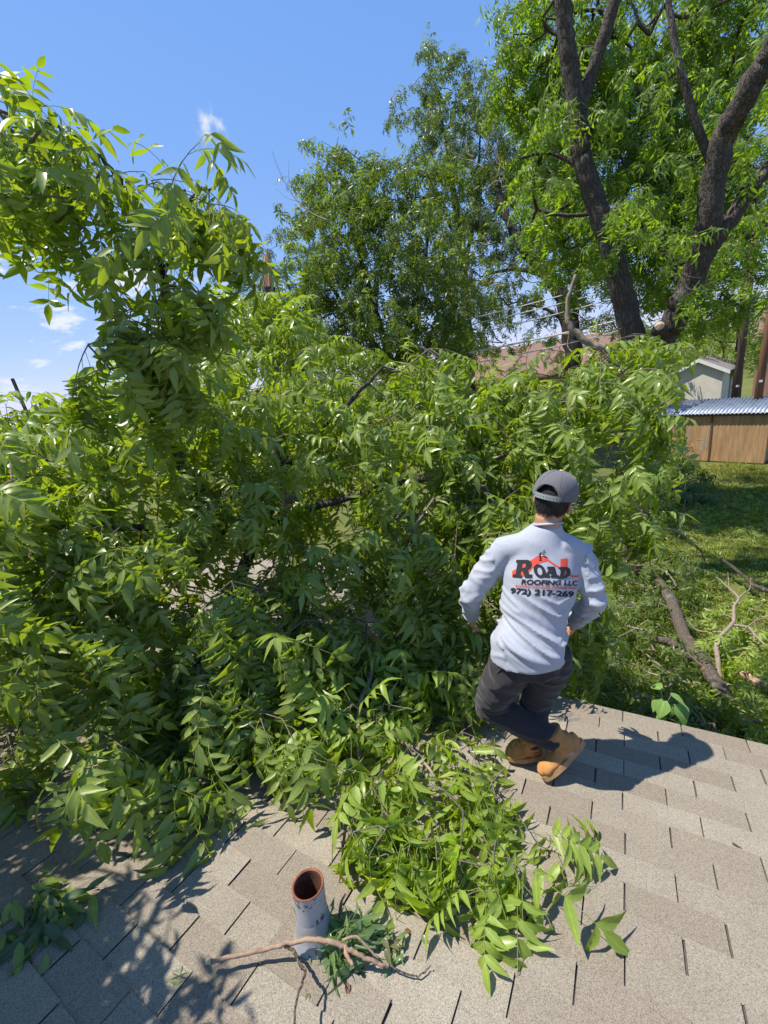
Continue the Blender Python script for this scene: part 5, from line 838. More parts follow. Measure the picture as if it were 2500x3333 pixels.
YARD_NEAR=[(0.02,5.20,1.01),(-0.48,5.57,0.87),(-0.32,5.79,0.79),(-0.46,5.30,0.71),(-0.26,6.18,0.55),(-0.67,5.72,0.88),(-0.24,5.75,0.70),(-0.10,5.66,0.78),(-0.58,5.94,0.83),(-0.84,5.08,0.95),(-0.24,6.24,0.40),(-0.43,6.16,0.51),(-0.15,5.58,0.43),(-0.32,5.02,0.83),(-0.20,5.57,0.63),(0.13,6.03,0.52),(-0.19,5.43,0.71),(-0.25,5.24,0.96),(-0.17,5.10,0.76),(-0.20,5.60,0.61),(0.00,5.61,0.64),(-0.18,5.50,0.57),(-0.11,5.31,0.82),(-0.14,4.82,0.63),(0.32,5.61,0.37),(0.29,4.60,0.91),(0.45,5.70,0.41),(0.04,4.73,0.81),(0.47,5.52,0.58),(0.12,4.93,0.86),(0.45,5.47,0.40),(0.27,4.93,0.86),(0.26,5.40,0.49),(0.32,5.28,0.79),(0.69,5.72,0.53),(0.24,4.96,0.76),(0.33,4.91,0.84),(0.56,5.20,0.78),(0.01,7.15,0.63),(0.41,6.58,0.92),(-0.04,5.99,0.84),(-0.65,6.76,0.54),(-0.37,7.10,0.55),(-0.21,6.71,0.88),(0.19,7.06,0.49),(0.36,6.83,0.57),(-0.36,6.26,0.80),(0.04,6.40,0.67),(0.04,6.93,0.55),(-0.40,6.93,0.70),(0.33,6.59,0.36),(0.51,5.49,0.49),(0.43,6.15,0.35),(0.42,6.09,0.33),(-0.15,5.94,0.35),(0.88,6.24,0.67),(0.93,6.50,0.57),(0.89,6.26,0.51),(0.55,5.75,0.67),(0.70,6.18,0.44),(0.52,6.71,0.31),(0.48,6.16,0.45),(0.82,6.27,0.63),(-0.03,6.16,0.56),(-0.74,7.68,0.29),(-0.40,7.51,0.28),(-0.36,7.20,0.45),(-0.60,6.33,0.69),(-0.56,7.25,0.54),(-0.33,7.65,0.29),(-0.34,6.57,0.66),(-0.60,7.94,0.41),(-0.33,7.24,0.45),(-0.62,7.57,0.33),(0.05,4.90,0.53),(0.12,5.00,0.85),(0.45,5.12,0.60),(0.43,4.89,0.66),(0.35,5.15,0.43),(0.25,5.35,0.32),(0.07,4.61,0.78),(0.57,5.64,0.57),(0.39,5.47,0.40),(0.33,5.11,0.55),(0.62,4.91,0.64),(0.70,5.32,0.47),(0.89,5.50,0.57),(0.76,5.82,0.27),(0.70,5.25,0.45),(0.56,5.39,0.56),(0.32,4.94,0.59),(0.44,5.33,0.27),(0.55,5.60,0.27),(0.65,5.12,0.64),(0.56,5.45,0.40),(0.92,5.35,0.35),(0.63,4.99,0.77),(0.56,4.79,0.75),(0.91,4.96,0.61),(1.32,4.90,0.39),(1.08,5.36,0.67),(1.01,4.97,0.79),(0.80,5.23,0.34),(0.85,5.12,0.28),(0.81,5.15,0.62),(1.09,5.39,0.46),(1.01,4.97,0.64),(1.10,4.91,0.43),(1.11,4.79,0.66),(1.28,5.67,0.28),(1.02,4.80,0.53),(1.08,4.82,0.73),(1.41,5.18,0.33),(1.31,5.03,0.39),(1.37,4.91,0.35),(1.41,5.22,0.28),(1.26,5.18,0.32),(1.34,4.76,0.69),(1.14,4.53,0.79),(1.29,4.66,0.75),(1.20,4.82,0.61),(1.30,4.71,0.72),(-0.33,4.96,0.70),(-0.44,4.78,1.02),(-0.76,4.56,0.91),(-0.33,5.36,0.62),(-0.58,5.10,0.63),(-0.68,5.55,0.47),(-0.29,4.87,0.95),(-0.34,5.13,0.95),(0.88,7.27,0.22),(-0.26,7.11,0.46),(0.40,7.38,0.27),(0.31,7.19,0.29),(0.62,7.38,0.20),(0.59,7.02,0.57),(1.10,7.77,0.25),(0.39,6.84,0.51),(1.08,6.19,0.50),(1.16,6.46,0.36),(0.87,6.20,0.19),(1.02,6.02,0.37),(0.96,6.19,0.34),(1.16,6.47,0.22),(0.64,6.41,0.21),(0.84,6.06,0.30),(1.15,6.41,0.18),(0.64,5.94,0.41)]
YARD_RIGHT=[(1.24,7.10,0.20),(1.60,7.00,0.47),(1.81,7.33,0.53),(1.58,7.37,0.32),(1.76,7.48,0.38),(1.59,7.33,0.18),(1.46,7.32,0.22),(1.42,6.64,0.54),(1.38,6.62,0.52),(1.86,7.69,0.24),(1.66,7.00,0.30),(1.87,7.01,0.23),(1.82,6.78,0.56),(1.82,7.05,0.30),(1.75,6.69,0.45),(2.03,6.86,0.25),(1.70,6.49,0.63),(1.69,6.69,0.67),(1.74,6.19,0.61),(1.53,6.21,0.67),(1.96,7.04,0.25),(2.16,6.91,0.26),(1.50,5.91,0.52),(1.67,5.74,0.74),(1.22,5.70,0.58),(1.54,6.24,0.30),(1.51,5.77,0.48),(1.60,6.29,0.38),(1.43,5.73,0.62),(1.14,5.88,0.40),(1.52,5.75,0.41),(1.15,5.68,0.61),(1.49,5.91,0.65),(1.64,6.17,0.25),(1.16,5.52,0.44),(1.31,5.33,0.61),(1.42,6.79,0.20),(1.06,6.19,0.33),(1.12,6.23,0.21),(1.14,6.08,0.48),(1.31,5.95,0.49),(1.25,6.53,0.24),(1.41,6.21,0.49),(1.35,6.69,0.21),(1.13,6.35,0.27),(1.06,6.01,0.52),(1.92,7.76,0.49),(1.97,7.86,0.22),(2.05,7.68,0.28),(1.97,7.74,0.42),(1.95,7.36,0.33),(1.81,7.17,0.44),(1.96,7.94,0.35),(1.84,7.12,0.43),(1.38,5.59,0.34),(1.27,5.47,0.33),(1.48,5.38,0.44),(1.27,5.38,0.28),(1.20,5.06,0.67),(1.43,5.11,0.70),(1.45,5.32,0.53),(1.28,5.71,0.48),(1.30,5.52,0.28),(1.49,5.48,0.46),(1.55,7.31,0.32),(1.47,7.20,0.25),(1.18,6.74,0.40),(1.24,7.22,0.36),(1.23,7.26,0.18),(1.51,7.05,0.15),(2.33,8.35,0.29),(2.26,8.86,0.22),(2.20,8.70,0.24),(2.00,8.60,0.17),(2.29,8.27,0.32),(1.99,8.52,0.26)]
YARD_TRUNK=[(0.68,9.22,0.77),(0.60,9.64,0.45),(1.13,9.60,0.62),(0.52,9.08,0.72),(0.94,9.77,0.79),(0.78,9.96,0.30),(0.60,9.58,0.56),(0.53,9.76,0.47),(1.17,10.06,0.30),(0.12,8.95,0.80),(1.22,9.57,0.30),(0.85,9.05,0.53),(1.40,10.36,0.33),(1.07,9.74,0.21),(1.05,9.68,0.47),(1.24,10.15,0.30),(0.90,8.86,0.52),(0.96,9.18,0.50),(1.09,9.12,0.52),(1.36,9.54,0.47),(0.30,9.09,0.24),(0.47,9.70,0.44),(0.35,9.08,0.64),(0.03,8.93,0.27),(0.01,8.58,0.68),(0.09,8.85,0.50),(0.47,9.67,0.23),(0.40,9.89,0.39),(0.10,8.49,0.19),(0.45,8.17,0.30),(-0.12,7.63,0.46),(-0.01,7.85,0.44),(0.12,7.62,0.56),(0.45,8.45,0.42),(0.13,7.54,0.44),(0.17,8.01,0.33),(0.27,7.70,0.46),(0.09,7.82,0.35),(0.66,8.85,0.23),(0.43,8.54,0.56),(0.61,8.39,0.40),(0.96,7.78,0.48),(0.87,8.93,0.31),(0.96,8.78,0.42),(0.82,8.60,0.25),(0.55,8.50,0.45),(0.71,8.66,0.47),(0.67,8.72,0.36),(0.09,8.36,0.40),(0.12,8.69,0.64),(-0.16,8.69,0.35),(-0.44,7.59,0.41),(0.02,8.55,0.31),(-0.03,9.35,0.54),(1.17,8.83,0.18),(0.37,7.92,0.15),(0.73,8.34,0.23),(0.66,8.18,0.34),(1.01,7.80,0.33),(0.84,8.35,0.14),(0.63,8.06,0.13),(0.92,7.92,0.36)]
YARD_SHED=[(1.26,16.30,0.76),(1.23,16.88,0.85),(1.17,18.96,0.39),(1.29,18.26,0.47),(1.33,14.93,0.98),(1.30,17.69,0.56),(1.40,18.34,0.36),(0.79,16.38,1.15),(1.43,16.69,0.81),(1.41,18.70,0.94),(1.94,19.86,0.64),(1.66,17.39,0.63),(1.76,16.68,0.99),(1.54,17.55,1.00),(1.62,21.44,0.36),(1.81,16.45,0.84),(1.34,17.37,0.54),(2.06,19.40,0.45),(2.01,17.71,0.51),(2.23,16.78,0.49),(2.06,15.86,0.64),(1.62,15.74,0.47),(1.56,16.38,0.43),(1.84,15.54,0.57),(1.04,14.57,0.54),(0.68,15.73,0.61),(1.18,16.01,0.68),(1.07,15.54,0.60),(1.06,14.98,0.49),(1.16,14.38,0.42),(1.41,15.58,0.23),(1.08,16.09,0.49),(2.36,15.52,0.20),(2.43,15.60,0.20),(1.71,15.31,0.44),(2.32,17.03,0.39),(1.72,16.16,0.21),(2.03,15.28,0.42)]
# ---------------------------------------------------------------- the fallen crown on the roof
rng = random.Random(101)
ft = empty('fallen_tree', (-2.8, 2.3, 2.64), 'huge fallen pecan crown heaped over the roof, one limb raised against the sky', 'fallen tree')
main = [((-6.2, 6.6, 5.4), (-4.9, 5.2, 4.9), (-3.33, 3.49, 4.2), (-2.8, 2.31, 3.6), (-2.51, 1.47, 3.25), (-2.31, .7, 3.15)), [.11, .095, .075, .055, .035, .018]]
raised = [((-2.98, 2.2, 3.9), (-2.72, 1.85, 4.5), (-2.6, 1.73, 4.86), (-2.40, 1.76, 5.3), (-2.31, 1.80, 5.75), (-2.31, 1.7, 5.99), (-2.38, 1.6, 6.16), (-2.45, 1.46, 6.25)), [.034, .030, .026, .021, .017, .013, .009, .005]]
raised_b = [((-2.33, 1.80, 5.62), (-2.21, 2.02, 6.0), (-2.13, 2.14, 6.06)), [.016, .010, .005]]
right = [((-2.9, 2.6, 3.75), (-1.9, 2.94, 3.99), (-.99, 3.53, 4.1), (-.09, 4.13, 4.5)), [.036, .03, .022, .010]]
mid_ = [((-3.2, 3.3, 4.1), (-2.4, 3.3, 4.6), (-1.9, 3.5, 5.0)), [.035, .026, .010]]
left_ = [((-2.9, 2.5, 3.7), (-3.0, 1.6, 4.1), (-3.1, .8, 4.4)), [.035, .026, .010]]
roots = []
for i, (pts, rad) in enumerate((main, raised, raised_b, right, mid_, left_)):
    w = MB(); limb(w, rel(ft, pts), rad, rng, 8, 9, .06, .006); w.build('trunk' if i == 0 else 'limb', MAT['bark'], ft, True)
    roots += [np.array(q) for q in curve_pts(pts, 5)]
heart = np.array([-2.6, 2.4, 3.6])
leaves, tips, shoots = [], [], []
for P in HEAP:
    P = np.array(P); o = P - heart; o[2] *= .5; o /= np.linalg.norm(o) + .3
    tocam = CAMP - P; tocam[2] *= .3; tocam /= np.linalg.norm(tocam)
    pts, lv = shoot_leaves(P, o * .6 + tocam * .5 + np.array([0, 0, .1]), rng, (7, 10), (.18, .36), 10, (.58, 1.15), .75)
    leaves += lv; tips.append(P); shoots.append(pts)
nheap = len(leaves)
for P in RAISED:
    P = np.array(P)
    pts, lv = shoot_leaves(P, (.25, .1, rng.choice((-.4, -.2, 0, .5))), rng, (5, 7), (.14, .32), 10, (.62, 1.08), rng.uniform(.1, 1.5))
    leaves += lv; tips.append(P); shoots.append(pts)
# the crown goes on to the left, past the picture's edge
for _ in range(180):
    if _ < 70: P = np.array([rng.uniform(-3.2, -2.0), rng.uniform(-.75, .05), rng.uniform(4.2, 5.4)])
    elif _ < 82:
        y = rng.uniform(.1, 1.5); P = np.array([-.55 - 3.0 * y - rng.uniform(0, .7), y, rng.uniform(3.9, 5.2)])
    else:
        y = rng.uniform(-.9, 1.0); P = np.array([-2.5 - 2.6 * max(0, y) - rng.uniform(0, 1.4), y, 0]); P[2] = roof_z(y) + rng.uniform(.25, 2.0)
    if any(in_view(P + np.array(e_))[0] for e_ in ((.4, 0, 0), (.35, .25, 0), (.3, 0, -.4), (.1, .4, 0), (.3, 0, .3))) and np.linalg.norm(P - CAMP) < 2.7: continue
    pts, lv = shoot_leaves(P, (.2, -.2, .1), rng, (6, 9), (.22, .42), 10, (.8, 1.1), .45)
    leaves += lv; tips.append(P); shoots.append(pts)
# keep leaves out of the roof
def lift(lv):
    out_ = []
    for k, A, p in lv:
        tip = p + A[:, 0] * .28
        if p[1] < 2.7 or p[0] < -1.8:
            lo = min(p[2] - roof_z(p[1]) - .02, tip[2] - roof_z(tip[1]) + .02)
            if lo < 0: p = p + np.array([0, 0, -lo])
        out_.append((k, A, p))
    return out_
leaves = lift(leaves)
place_leaves(ft, leaves, 'leaf', 300)
b0 = np.array(ft.location)
segs = connect(roots, tips, rng)
w = MB(); twig_mesh(w, [(a - b0, c - b0, k) for a, c, k in segs], .0018, .0016, .02, 5)
for pts in shoots: w.tube([q - b0 for q in pts], [.0034, .003, .0026, .0022, .0016], 4, cap=False)
o = w.build('twigs', MAT['twig'], ft, True); o['kind'] = 'stuff'

# the fresh branch lying on the roof in front, beside the vent pipe
fb_ = empty('fallen_branch', (-1.2, 1.4, roof_z(1.4)), 'bright green leafy branch trailing down the shingles beside the vent pipe', 'branch')
fl = [((-1.59, 2.37, 3.08), (-1.43, 1.89, 3.0), (-1.35, 1.62, 2.99), (-1.16, 1.32, 2.93), (-.9, 1.12, 2.92)), [.02, .017, .014, .010, .005]]
fl2 = [((-1.38, 1.66, 2.97), (-1.0, 1.6, 2.86), (-.72, 1.42, 2.86), (-.55, 1.3, 2.87)), [.013, .010, .007, .004]]
fl3 = [((-1.2, 1.36, 2.92), (-1.12, 1.05, 2.97), (-1.0, .85, 3.0)), [.010, .007, .004]]
roots = []
for pts, rad in (fl, fl2, fl3):
    w = MB(); limb(w, rel(fb_, pts), rad, rng, 6, 7, .08, .004); w.build('limb', MAT['deadwood'], fb_, True)
    roots += [np.array(q) for q in curve_pts(pts, 4)]
leaves, tips, shoots = [], [], []
for P in FRONT:
    P = np.array(P)
    pts, lv = shoot_leaves(P, (.15, -.45, -.12), rng, (4, 6), (.08, .18), 10, (.70, 1.12), .32)
    leaves += lv; tips.append(P); shoots.append(pts)
def clear_of_pipe(l):
    k, A, p = l
    for f in (0, .15, .3):
        q = p + A[:, 0] * f
        if abs(q[0] + .27) < .24 and 1.62 < q[1] < 2.15: return False
        if (q[0] < -.83 and q[1] < .80 and q[0] > -1.15) or (q[1] < .74 and q[0] < -.52): return False
    return True
leaves = [l for l in lift(leaves) if clear_of_pipe(l)]
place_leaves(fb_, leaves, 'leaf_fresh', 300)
b0 = np.array(fb_.location)
w = MB(); twig_mesh(w, [(a - b0, c - b0, k) for a, c, k in connect(roots, tips, rng, 0)], .0014, .0012, .009, 5)
for pts in shoots: w.tube([q - b0 for q in pts], [.0028, .0025, .0022, .002, .0014], 4, cap=False)
o = w.build('twigs', MAT['twig'], fb_, True); o['kind'] = 'stuff'

# ---------------------------------------------------------------- branches down in the yard
def pile(name, tipsP, label, seed, kind, limit, trunk_pts, size=(.75, 1.05), n=(7, 10)):
    rng = random.Random(seed)
    base = Vector(trunk_pts[0][0][0]); base.z = 0
    t = empty(name, base, label, 'fallen branch', 'leafy branches lying in the yard')
    roots = []
    for pts, rad in trunk_pts:
        w = MB(); limb(w, rel(t, pts), rad, rng, 6, 9, .07, .006); w.build('limb', MAT['bark_pale'], t, True)
        roots += [np.array(q) for q in curve_pts(pts, 4)]
    leaves, tips = [], []
    for P in tipsP:
        P = np.array(P)
        pts, lv = shoot_leaves(P, (.1, -.35, .05), rng, n, (.22, .42), 6, size, .35)
        leaves += [(k, A, p * np.array([1, 1, 0]) + np.array([0, 0, max(p[2], .06 + max(0, -A[2, 0] * .28))])) for k, A, p in lv]; tips.append(P)
    place_leaves(t, leaves, kind + '+lite', limit)
    b0 = np.array(t.location)
    w = MB(); twig_mesh(w, [(a - b0, c - b0, k) for a, c, k in connect(roots, tips, rng, 0)], .003, .003, .03, 4)
    o = w.build('twigs', MAT['deadwood'], t, True); o['kind'] = 'stuff'
    return t
pile('fallen_branch', YARD_NEAR, 'broad heap of dark green leafy branches in shade right below the roof edge', 51, 'leaf_mid', 300, [([(.3, 3.4, .15), (.5, 4.4, .35), (.8, 5.4, .5)], [.05, .045, .03]), ([(.5, 4.4, .3), (-.2, 4.6, .5)], [.03, .015])])  # darker leaf material here: the fallen crown's shade is put into the colour
pile('fallen_branch', YARD_RIGHT, 'sunlit leafy branches lying at the right edge beside a bare forked branch', 52, 'leaf_fresh', 200, [([(1.4, 5.2, .15), (1.6, 6.0, .3), (1.9, 6.8, .3)], [.04, .03, .02])])
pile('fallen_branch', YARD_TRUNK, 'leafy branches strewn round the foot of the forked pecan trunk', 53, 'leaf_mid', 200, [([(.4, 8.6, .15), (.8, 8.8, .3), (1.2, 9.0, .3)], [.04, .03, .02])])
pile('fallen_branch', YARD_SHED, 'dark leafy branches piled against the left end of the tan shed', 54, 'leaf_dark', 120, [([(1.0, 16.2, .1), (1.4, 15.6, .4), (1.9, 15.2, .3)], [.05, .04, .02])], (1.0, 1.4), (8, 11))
rl = random.Random(61)
lg = empty('fallen_log', (.9, 7.5, 0), 'thick curved limb with grey bark lying in the yard below the pecan trunk', 'log')
w = MB(); limb(w, rel(lg, [(.46, 9.75, .45), (.52, 9.47, .42), (.74, 8.69, .4), (.86, 8.12, .4), (.89, 7.47, .42), (.96, 6.88, .45), (1.06, 6.48, .45), (1.2, 5.78, .5), (1.33, 5.4, .42), (1.45, 5.0, .3)]), [.075, .085, .09, .095, .095, .09, .09, .085, .075, .06], rl, 7, 14, .07, .006)
w.build('limb', MAT['bark_pale'], lg, True)
w = MB(); limb(w, rel(lg, [(.92, 6.3, .5), (.72, 6.51, .62), (.57, 6.53, .62), (.4, 6.6, .6)]), [.07, .065, .055, .04], rl, 5, 9, .07, .004); w.build('side_limb', MAT['bark_pale'], lg, True)
w = MB(); w.tube(rel(lg, [(.48, 9.70, .45), (.40, 9.86, .52), (.36, 9.95, .60)]), [(.11, .09), (.07, .05), (.02, .01)], 8, rnd=rl, wob=.4); w.build('torn_end', MAT['wood'], lg)
db = empty('bare_branch', (1.27, 6.4, .3), 'bare pale forked branch without leaves standing over the sunlit leaves at the right edge', 'branch')
w = MB()
for pts, rad in (([(1.27, 6.2, .35), (1.26, 6.6, .68), (1.49, 7.09, .7), (1.56, 7.3, .7), (1.62, 7.68, .72), (1.69, 7.8, .8), (1.61, 8.11, .82), (1.47, 8.33, .9)], [.035, .032, .028, .026, .022, .018, .013, .006]), ([(1.69, 7.8, .8), (1.80, 8.0, .82), (1.90, 8.19, .8), (1.92, 8.3, .95)], [.016, .012, .008, .004]), ([(1.53, 7.1, .7), (1.69, 7.08, .72), (1.76, 6.83, .7), (1.83, 6.63, .7), (1.95, 6.5, .65)], [.022, .018, .014, .01, .005]), ([(1.56, 7.3, .7), (1.45, 7.35, .74), (1.38, 7.36, .7)], [.012, .008, .004]), ([(1.62, 7.0, .7), (1.85, 7.25, .85)], [.008, .003]), ([(1.40, 6.9, .7), (1.1, 6.95, .62), (.98, 7.05, .7)], [.014, .01, .004]), ([(1.61, 8.11, .82), (1.62, 8.35, 1.0)], [.008, .003])):
    limb(w, rel(db, pts), rad, rl, 5, 6, .08, .004)
w.build('limb', MAT['deadwood'], db, True)
br = empty('bare_branch', (2.1, 9.6, .1), 'dark bare branch curving across the grass at the right edge', 'branch')
w = MB(); limb(w, rel(br, [(1.86, 10.23, .42), (2.11, 9.66, .36), (2.2, 9.34, .32), (2.4, 9.18, .3), (2.8, 9.0, .15)]), [.03, .035, .04, .045, .05], rl, 5, 8, .07, .005)
limb(w, rel(br, [(2.2, 9.34, .32), (2.3, 9.7, .3), (2.5, 10.0, .2)]), [.02, .014, .006], rl, 5, 6); w.build('limb', MAT['bark'], br, True)
br = empty('bare_branch', (1.0, 10.0, .1), 'thin dark twig branch arching over the grass right of the pecan trunk foot', 'branch')
w = MB(); limb(w, rel(br, [(.45, 10.3, .6), (.75, 10.9, .75), (1.1, 11.0, .7), (1.45, 10.8, .5), (1.6, 10.4, .3), (1.7, 10.1, .05)]), [.022, .02, .017, .014, .01, .005], rl, 5, 6, .06, .006)
limb(w, rel(br, [(1.1, 11.0, .7), (1.25, 11.3, .95), (1.3, 11.6, 1.3)]), [.012, .008, .003], rl, 4, 5); limb(w, rel(br, [(.75, 10.9, .75), (.9, 10.5, .5), (1.0, 10.2, .2)]), [.01, .007, .003], rl, 4, 5); w.build('limb', MAT['bark_dark'], br, True)
br = empty('split_log', (1.9, 5.6, 0), 'split pale torn piece of wood among the leaves at the right edge', 'log')
w = MB(); limb(w, rel(br, [(1.45, 6.05, .62), (1.62, 5.85, .66), (1.85, 5.65, .6), (2.1, 5.4, .5)]), [.035, .06, .075, .07], rl, 6, 8, .2, .006); w.build('split_face', MAT['cutwood'], br)
w = MB(); limb(w, rel(br, [(1.66, 5.80, .61), (1.87, 5.62, .55), (2.12, 5.37, .45)]), [.06, .075, .07], rl, 6, 9, .1, .006); w.build('bark', MAT['bark_pale'], br, True)
# scattered twigs and leaves on the lawn: nobody could count them
inst = []
for _ in range(2800):
    y = 6 + 11 * rl.random() ** 1.3; x = rl.uniform(.2, 5.5) * (.5 + y / 16)
    inst.append((rl.randrange(6), frame(np.array([rl.gauss(0, 1), rl.gauss(0, 1), .12]), np.array([0, 0, 1.0]), rl.gauss(0, .3)) * rl.uniform(.6, 1.2), np.array([x, y, rl.uniform(.05, .13)])))
V, F, mid, fmm = merge(LEAF_LITE, inst)
tag(link('fallen_leaves', tri_mesh('fallen_leaves', V, F, (MAT['leaf'], MAT['stem']), mid, fmm)), kind='stuff')
# ---------------------------------------------------------------- the person
def evaluated(me, mods):
    o = bpy.data.objects.new('tmp', me); COL.objects.link(o)
    for t, kw in mods:
        m = o.modifiers.new(t, t)
        for k, v in kw.items(): setattr(m, k, v)
    dg = bpy.context.evaluated_depsgraph_get(); dg.update()
    r = bpy.data.meshes.new_from_object(o.evaluated_get(dg))
    bpy.data.objects.remove(o)
    return r
def fuse(mb, voxel, smooth=4, fac=.5):
    me = mb.mesh('tmp')
    r = evaluated(me, [('REMESH', dict(mode='VOXEL', voxel_size=voxel)), ('SMOOTH', dict(factor=fac, iterations=smooth))])
    r.materials.clear(); r.polygons.foreach_set('use_smooth', [True] * len(r.polygons)); return r
def displace(me, fn):
    n = len(me.vertices); co = np.empty(n * 3, np.float32); me.vertices.foreach_get('co', co); co = co.reshape(-1, 3)
    no = np.empty(n * 3, np.float32); me.vertices.foreach_get('normal', no); no = no.reshape(-1, 3)
    d = np.array([fn(Vector(c), Vector(k)) for c, k in zip(co, no)], np.float32)
    co = co + no * d[:, None]; me.vertices.foreach_set('co', co.ravel()); me.update()
def ell(mb, c, ax, rad, n=14, m_=10):
    """ellipsoid with axes ax (3 vectors) and radii rad"""
    c = Vector(c); vs = []; fs = []
    for i in range(1, m_):
        th = math.pi * i / m_
        for k in range(n):
            ph = 2 * math.pi * k / n
            vs.append(c + ax[0] * (rad[0] * math.sin(th) * math.cos(ph)) + ax[1] * (rad[1] * math.sin(th) * math.sin(ph)) + ax[2] * (rad[2] * math.cos(th)))
    o = len(vs); vs += [c + ax[2] * rad[2], c - ax[2] * rad[2]]
    for i in range(m_ - 2):
        for k in range(n):
            a, b_ = i * n + k, i * n + (k + 1) % n; fs.append((a, a + n, b_ + n, b_))
    for k in range(n):
        fs.append((o, k, (k + 1) % n)); q = (m_ - 2) * n; fs.append((o + 1, q + (k + 1) % n, q + k))
    mb.add(vs, fs)
PB = Vector((-.36, 1.86, roof_z(1.86)))
per = empty('person', PB, 'person seen from behind in grey printed shirt, dark trousers, tan boots and mesh cap', 'person')
J = {k: Vector(v) for k, v in dict(
 pelvis=(-.385, 1.84, 3.44), hipL=(-.475, 1.80, 3.41), hipR=(-.285, 1.90, 3.44), waist=(-.365, 1.90, 3.62), chest=(-.345, 1.98, 3.83), uchest=(-.345, 2.03, 3.98), neck=(-.315, 2.06, 4.09), skull=(-.288, 2.085, 4.222),
 shL=(-.515, 1.98, 3.972), shR=(-.180, 2.12, 3.918), elbL=(-.685, 1.90, 3.735), wrL=(-.735, 2.03, 3.52), elbR=(-.100, 2.06, 3.70), wrR=(-.205, 2.22, 3.46),
 kneeL=(-.605, 1.83, 3.09), ankL=(-.268, 1.885, 2.925), heelL=(-.140, 1.955, 2.885), toeL=(-.305, 1.765, 2.765),
 kneeR=(-.385, 1.985, 3.05), ankR=(-.392, 1.90, 2.835), heelR=(-.345, 1.92, 2.75), toeR=(-.515, 1.83, 2.765)).items()}
RT = Vector((.93, .37, 0)).normalized(); FW = Vector((-.37, .93, 0)).normalized(); UP = Vector((0, 0, 1))
HF = Vector((.26, .94, -.22)).normalized(); HR = HF.cross(UP).normalized(); HR = (HR - Vector((0, 0, .16))).normalized(); HF = (HF - HR * HF.dot(HR)).normalized(); HU = HR.cross(HF)
def P_(v): return v - PB
m, nt, p = new_mat('skin'); b = NB(nt)
b.put(p.inputs['Base Color'], b.ramp(b.noise(b.obj(), 22, 4), [(.3, (.40, .205, .130)), (.7, (.49, .265, .172))])); p.inputs['Roughness'].default_value = .5
p.inputs['Subsurface Weight'].default_value = .12; p.inputs['Subsurface Radius'].default_value = (.012, .005, .003); p.inputs['Subsurface Scale'].default_value = .6; MAT['skin'] = m
def cloth_mat(name, a, c_, scale=260, bump=.25):
    m, nt, p = new_mat(name); b = NB(nt)
    st = b.mapped(b.obj(), (1, 1, 6))
    f = b.math('ADD', b.math('MULTIPLY', b.noise(st, 60, 4, .7), .6), b.math('MULTIPLY', b.noise(b.obj(), scale, 3, .6), .4))
    b.put(p.inputs['Base Color'], b.ramp(f, [(.35, a), (.65, c_)])); p.inputs['Roughness'].default_value = .92; p.inputs['Specular IOR Level'].default_value = .15
    p.inputs['Sheen Weight'].default_value = .15
    b.put(p.inputs['Normal'], b.bump(b.noise(b.obj(), scale * 2.2, 2, .5), bump, .0015)); return m
MAT['shirt'] = cloth_mat('heather_cotton', (.30, .32, .365), (.385, .405, .455))
MAT['trousers'] = cloth_mat('charcoal_fleece', (.030, .026, .029), (.043, .037, .041))
MAT['capmesh'] = cloth_mat('cap_mesh', (.100, .096, .104), (.155, .150, .162), 420, .5)
MAT['captan'] = cloth_mat('cap_brim', (.50, .37, .20), (.58, .44, .25))
MAT['strap'] = simple_mat('snap_strap', (.255, .285, .285), .5, .08, 30, 0)
MAT['hair'] = simple_mat('black_hair', (.012, .010, .010), .5, .5, 160, .9, .003, stretch=(3, 3, .6))
MAT['boot'] = simple_mat('nubuck_leather', (.40, .185, .056), .82, .22, 16, .35, .002)
MAT['sole'] = simple_mat('boot_sole', (.36, .21, .095), .8, .25, 30, .3, .002)
MAT['lace'] = simple_mat('boot_lace', (.50, .31, .05), .7, .2, 60, 0)
MAT['print_black'] = simple_mat('black_ink', (.014, .014, .018), .8, .2, 60, 0)
MAT['print_red'] = simple_mat('red_ink', (.62, .060, .032), .75, .12, 60, 0)
MAT['print_white'] = simple_mat('white_ink', (.7, .7, .72), .75, .05, 60, 0)
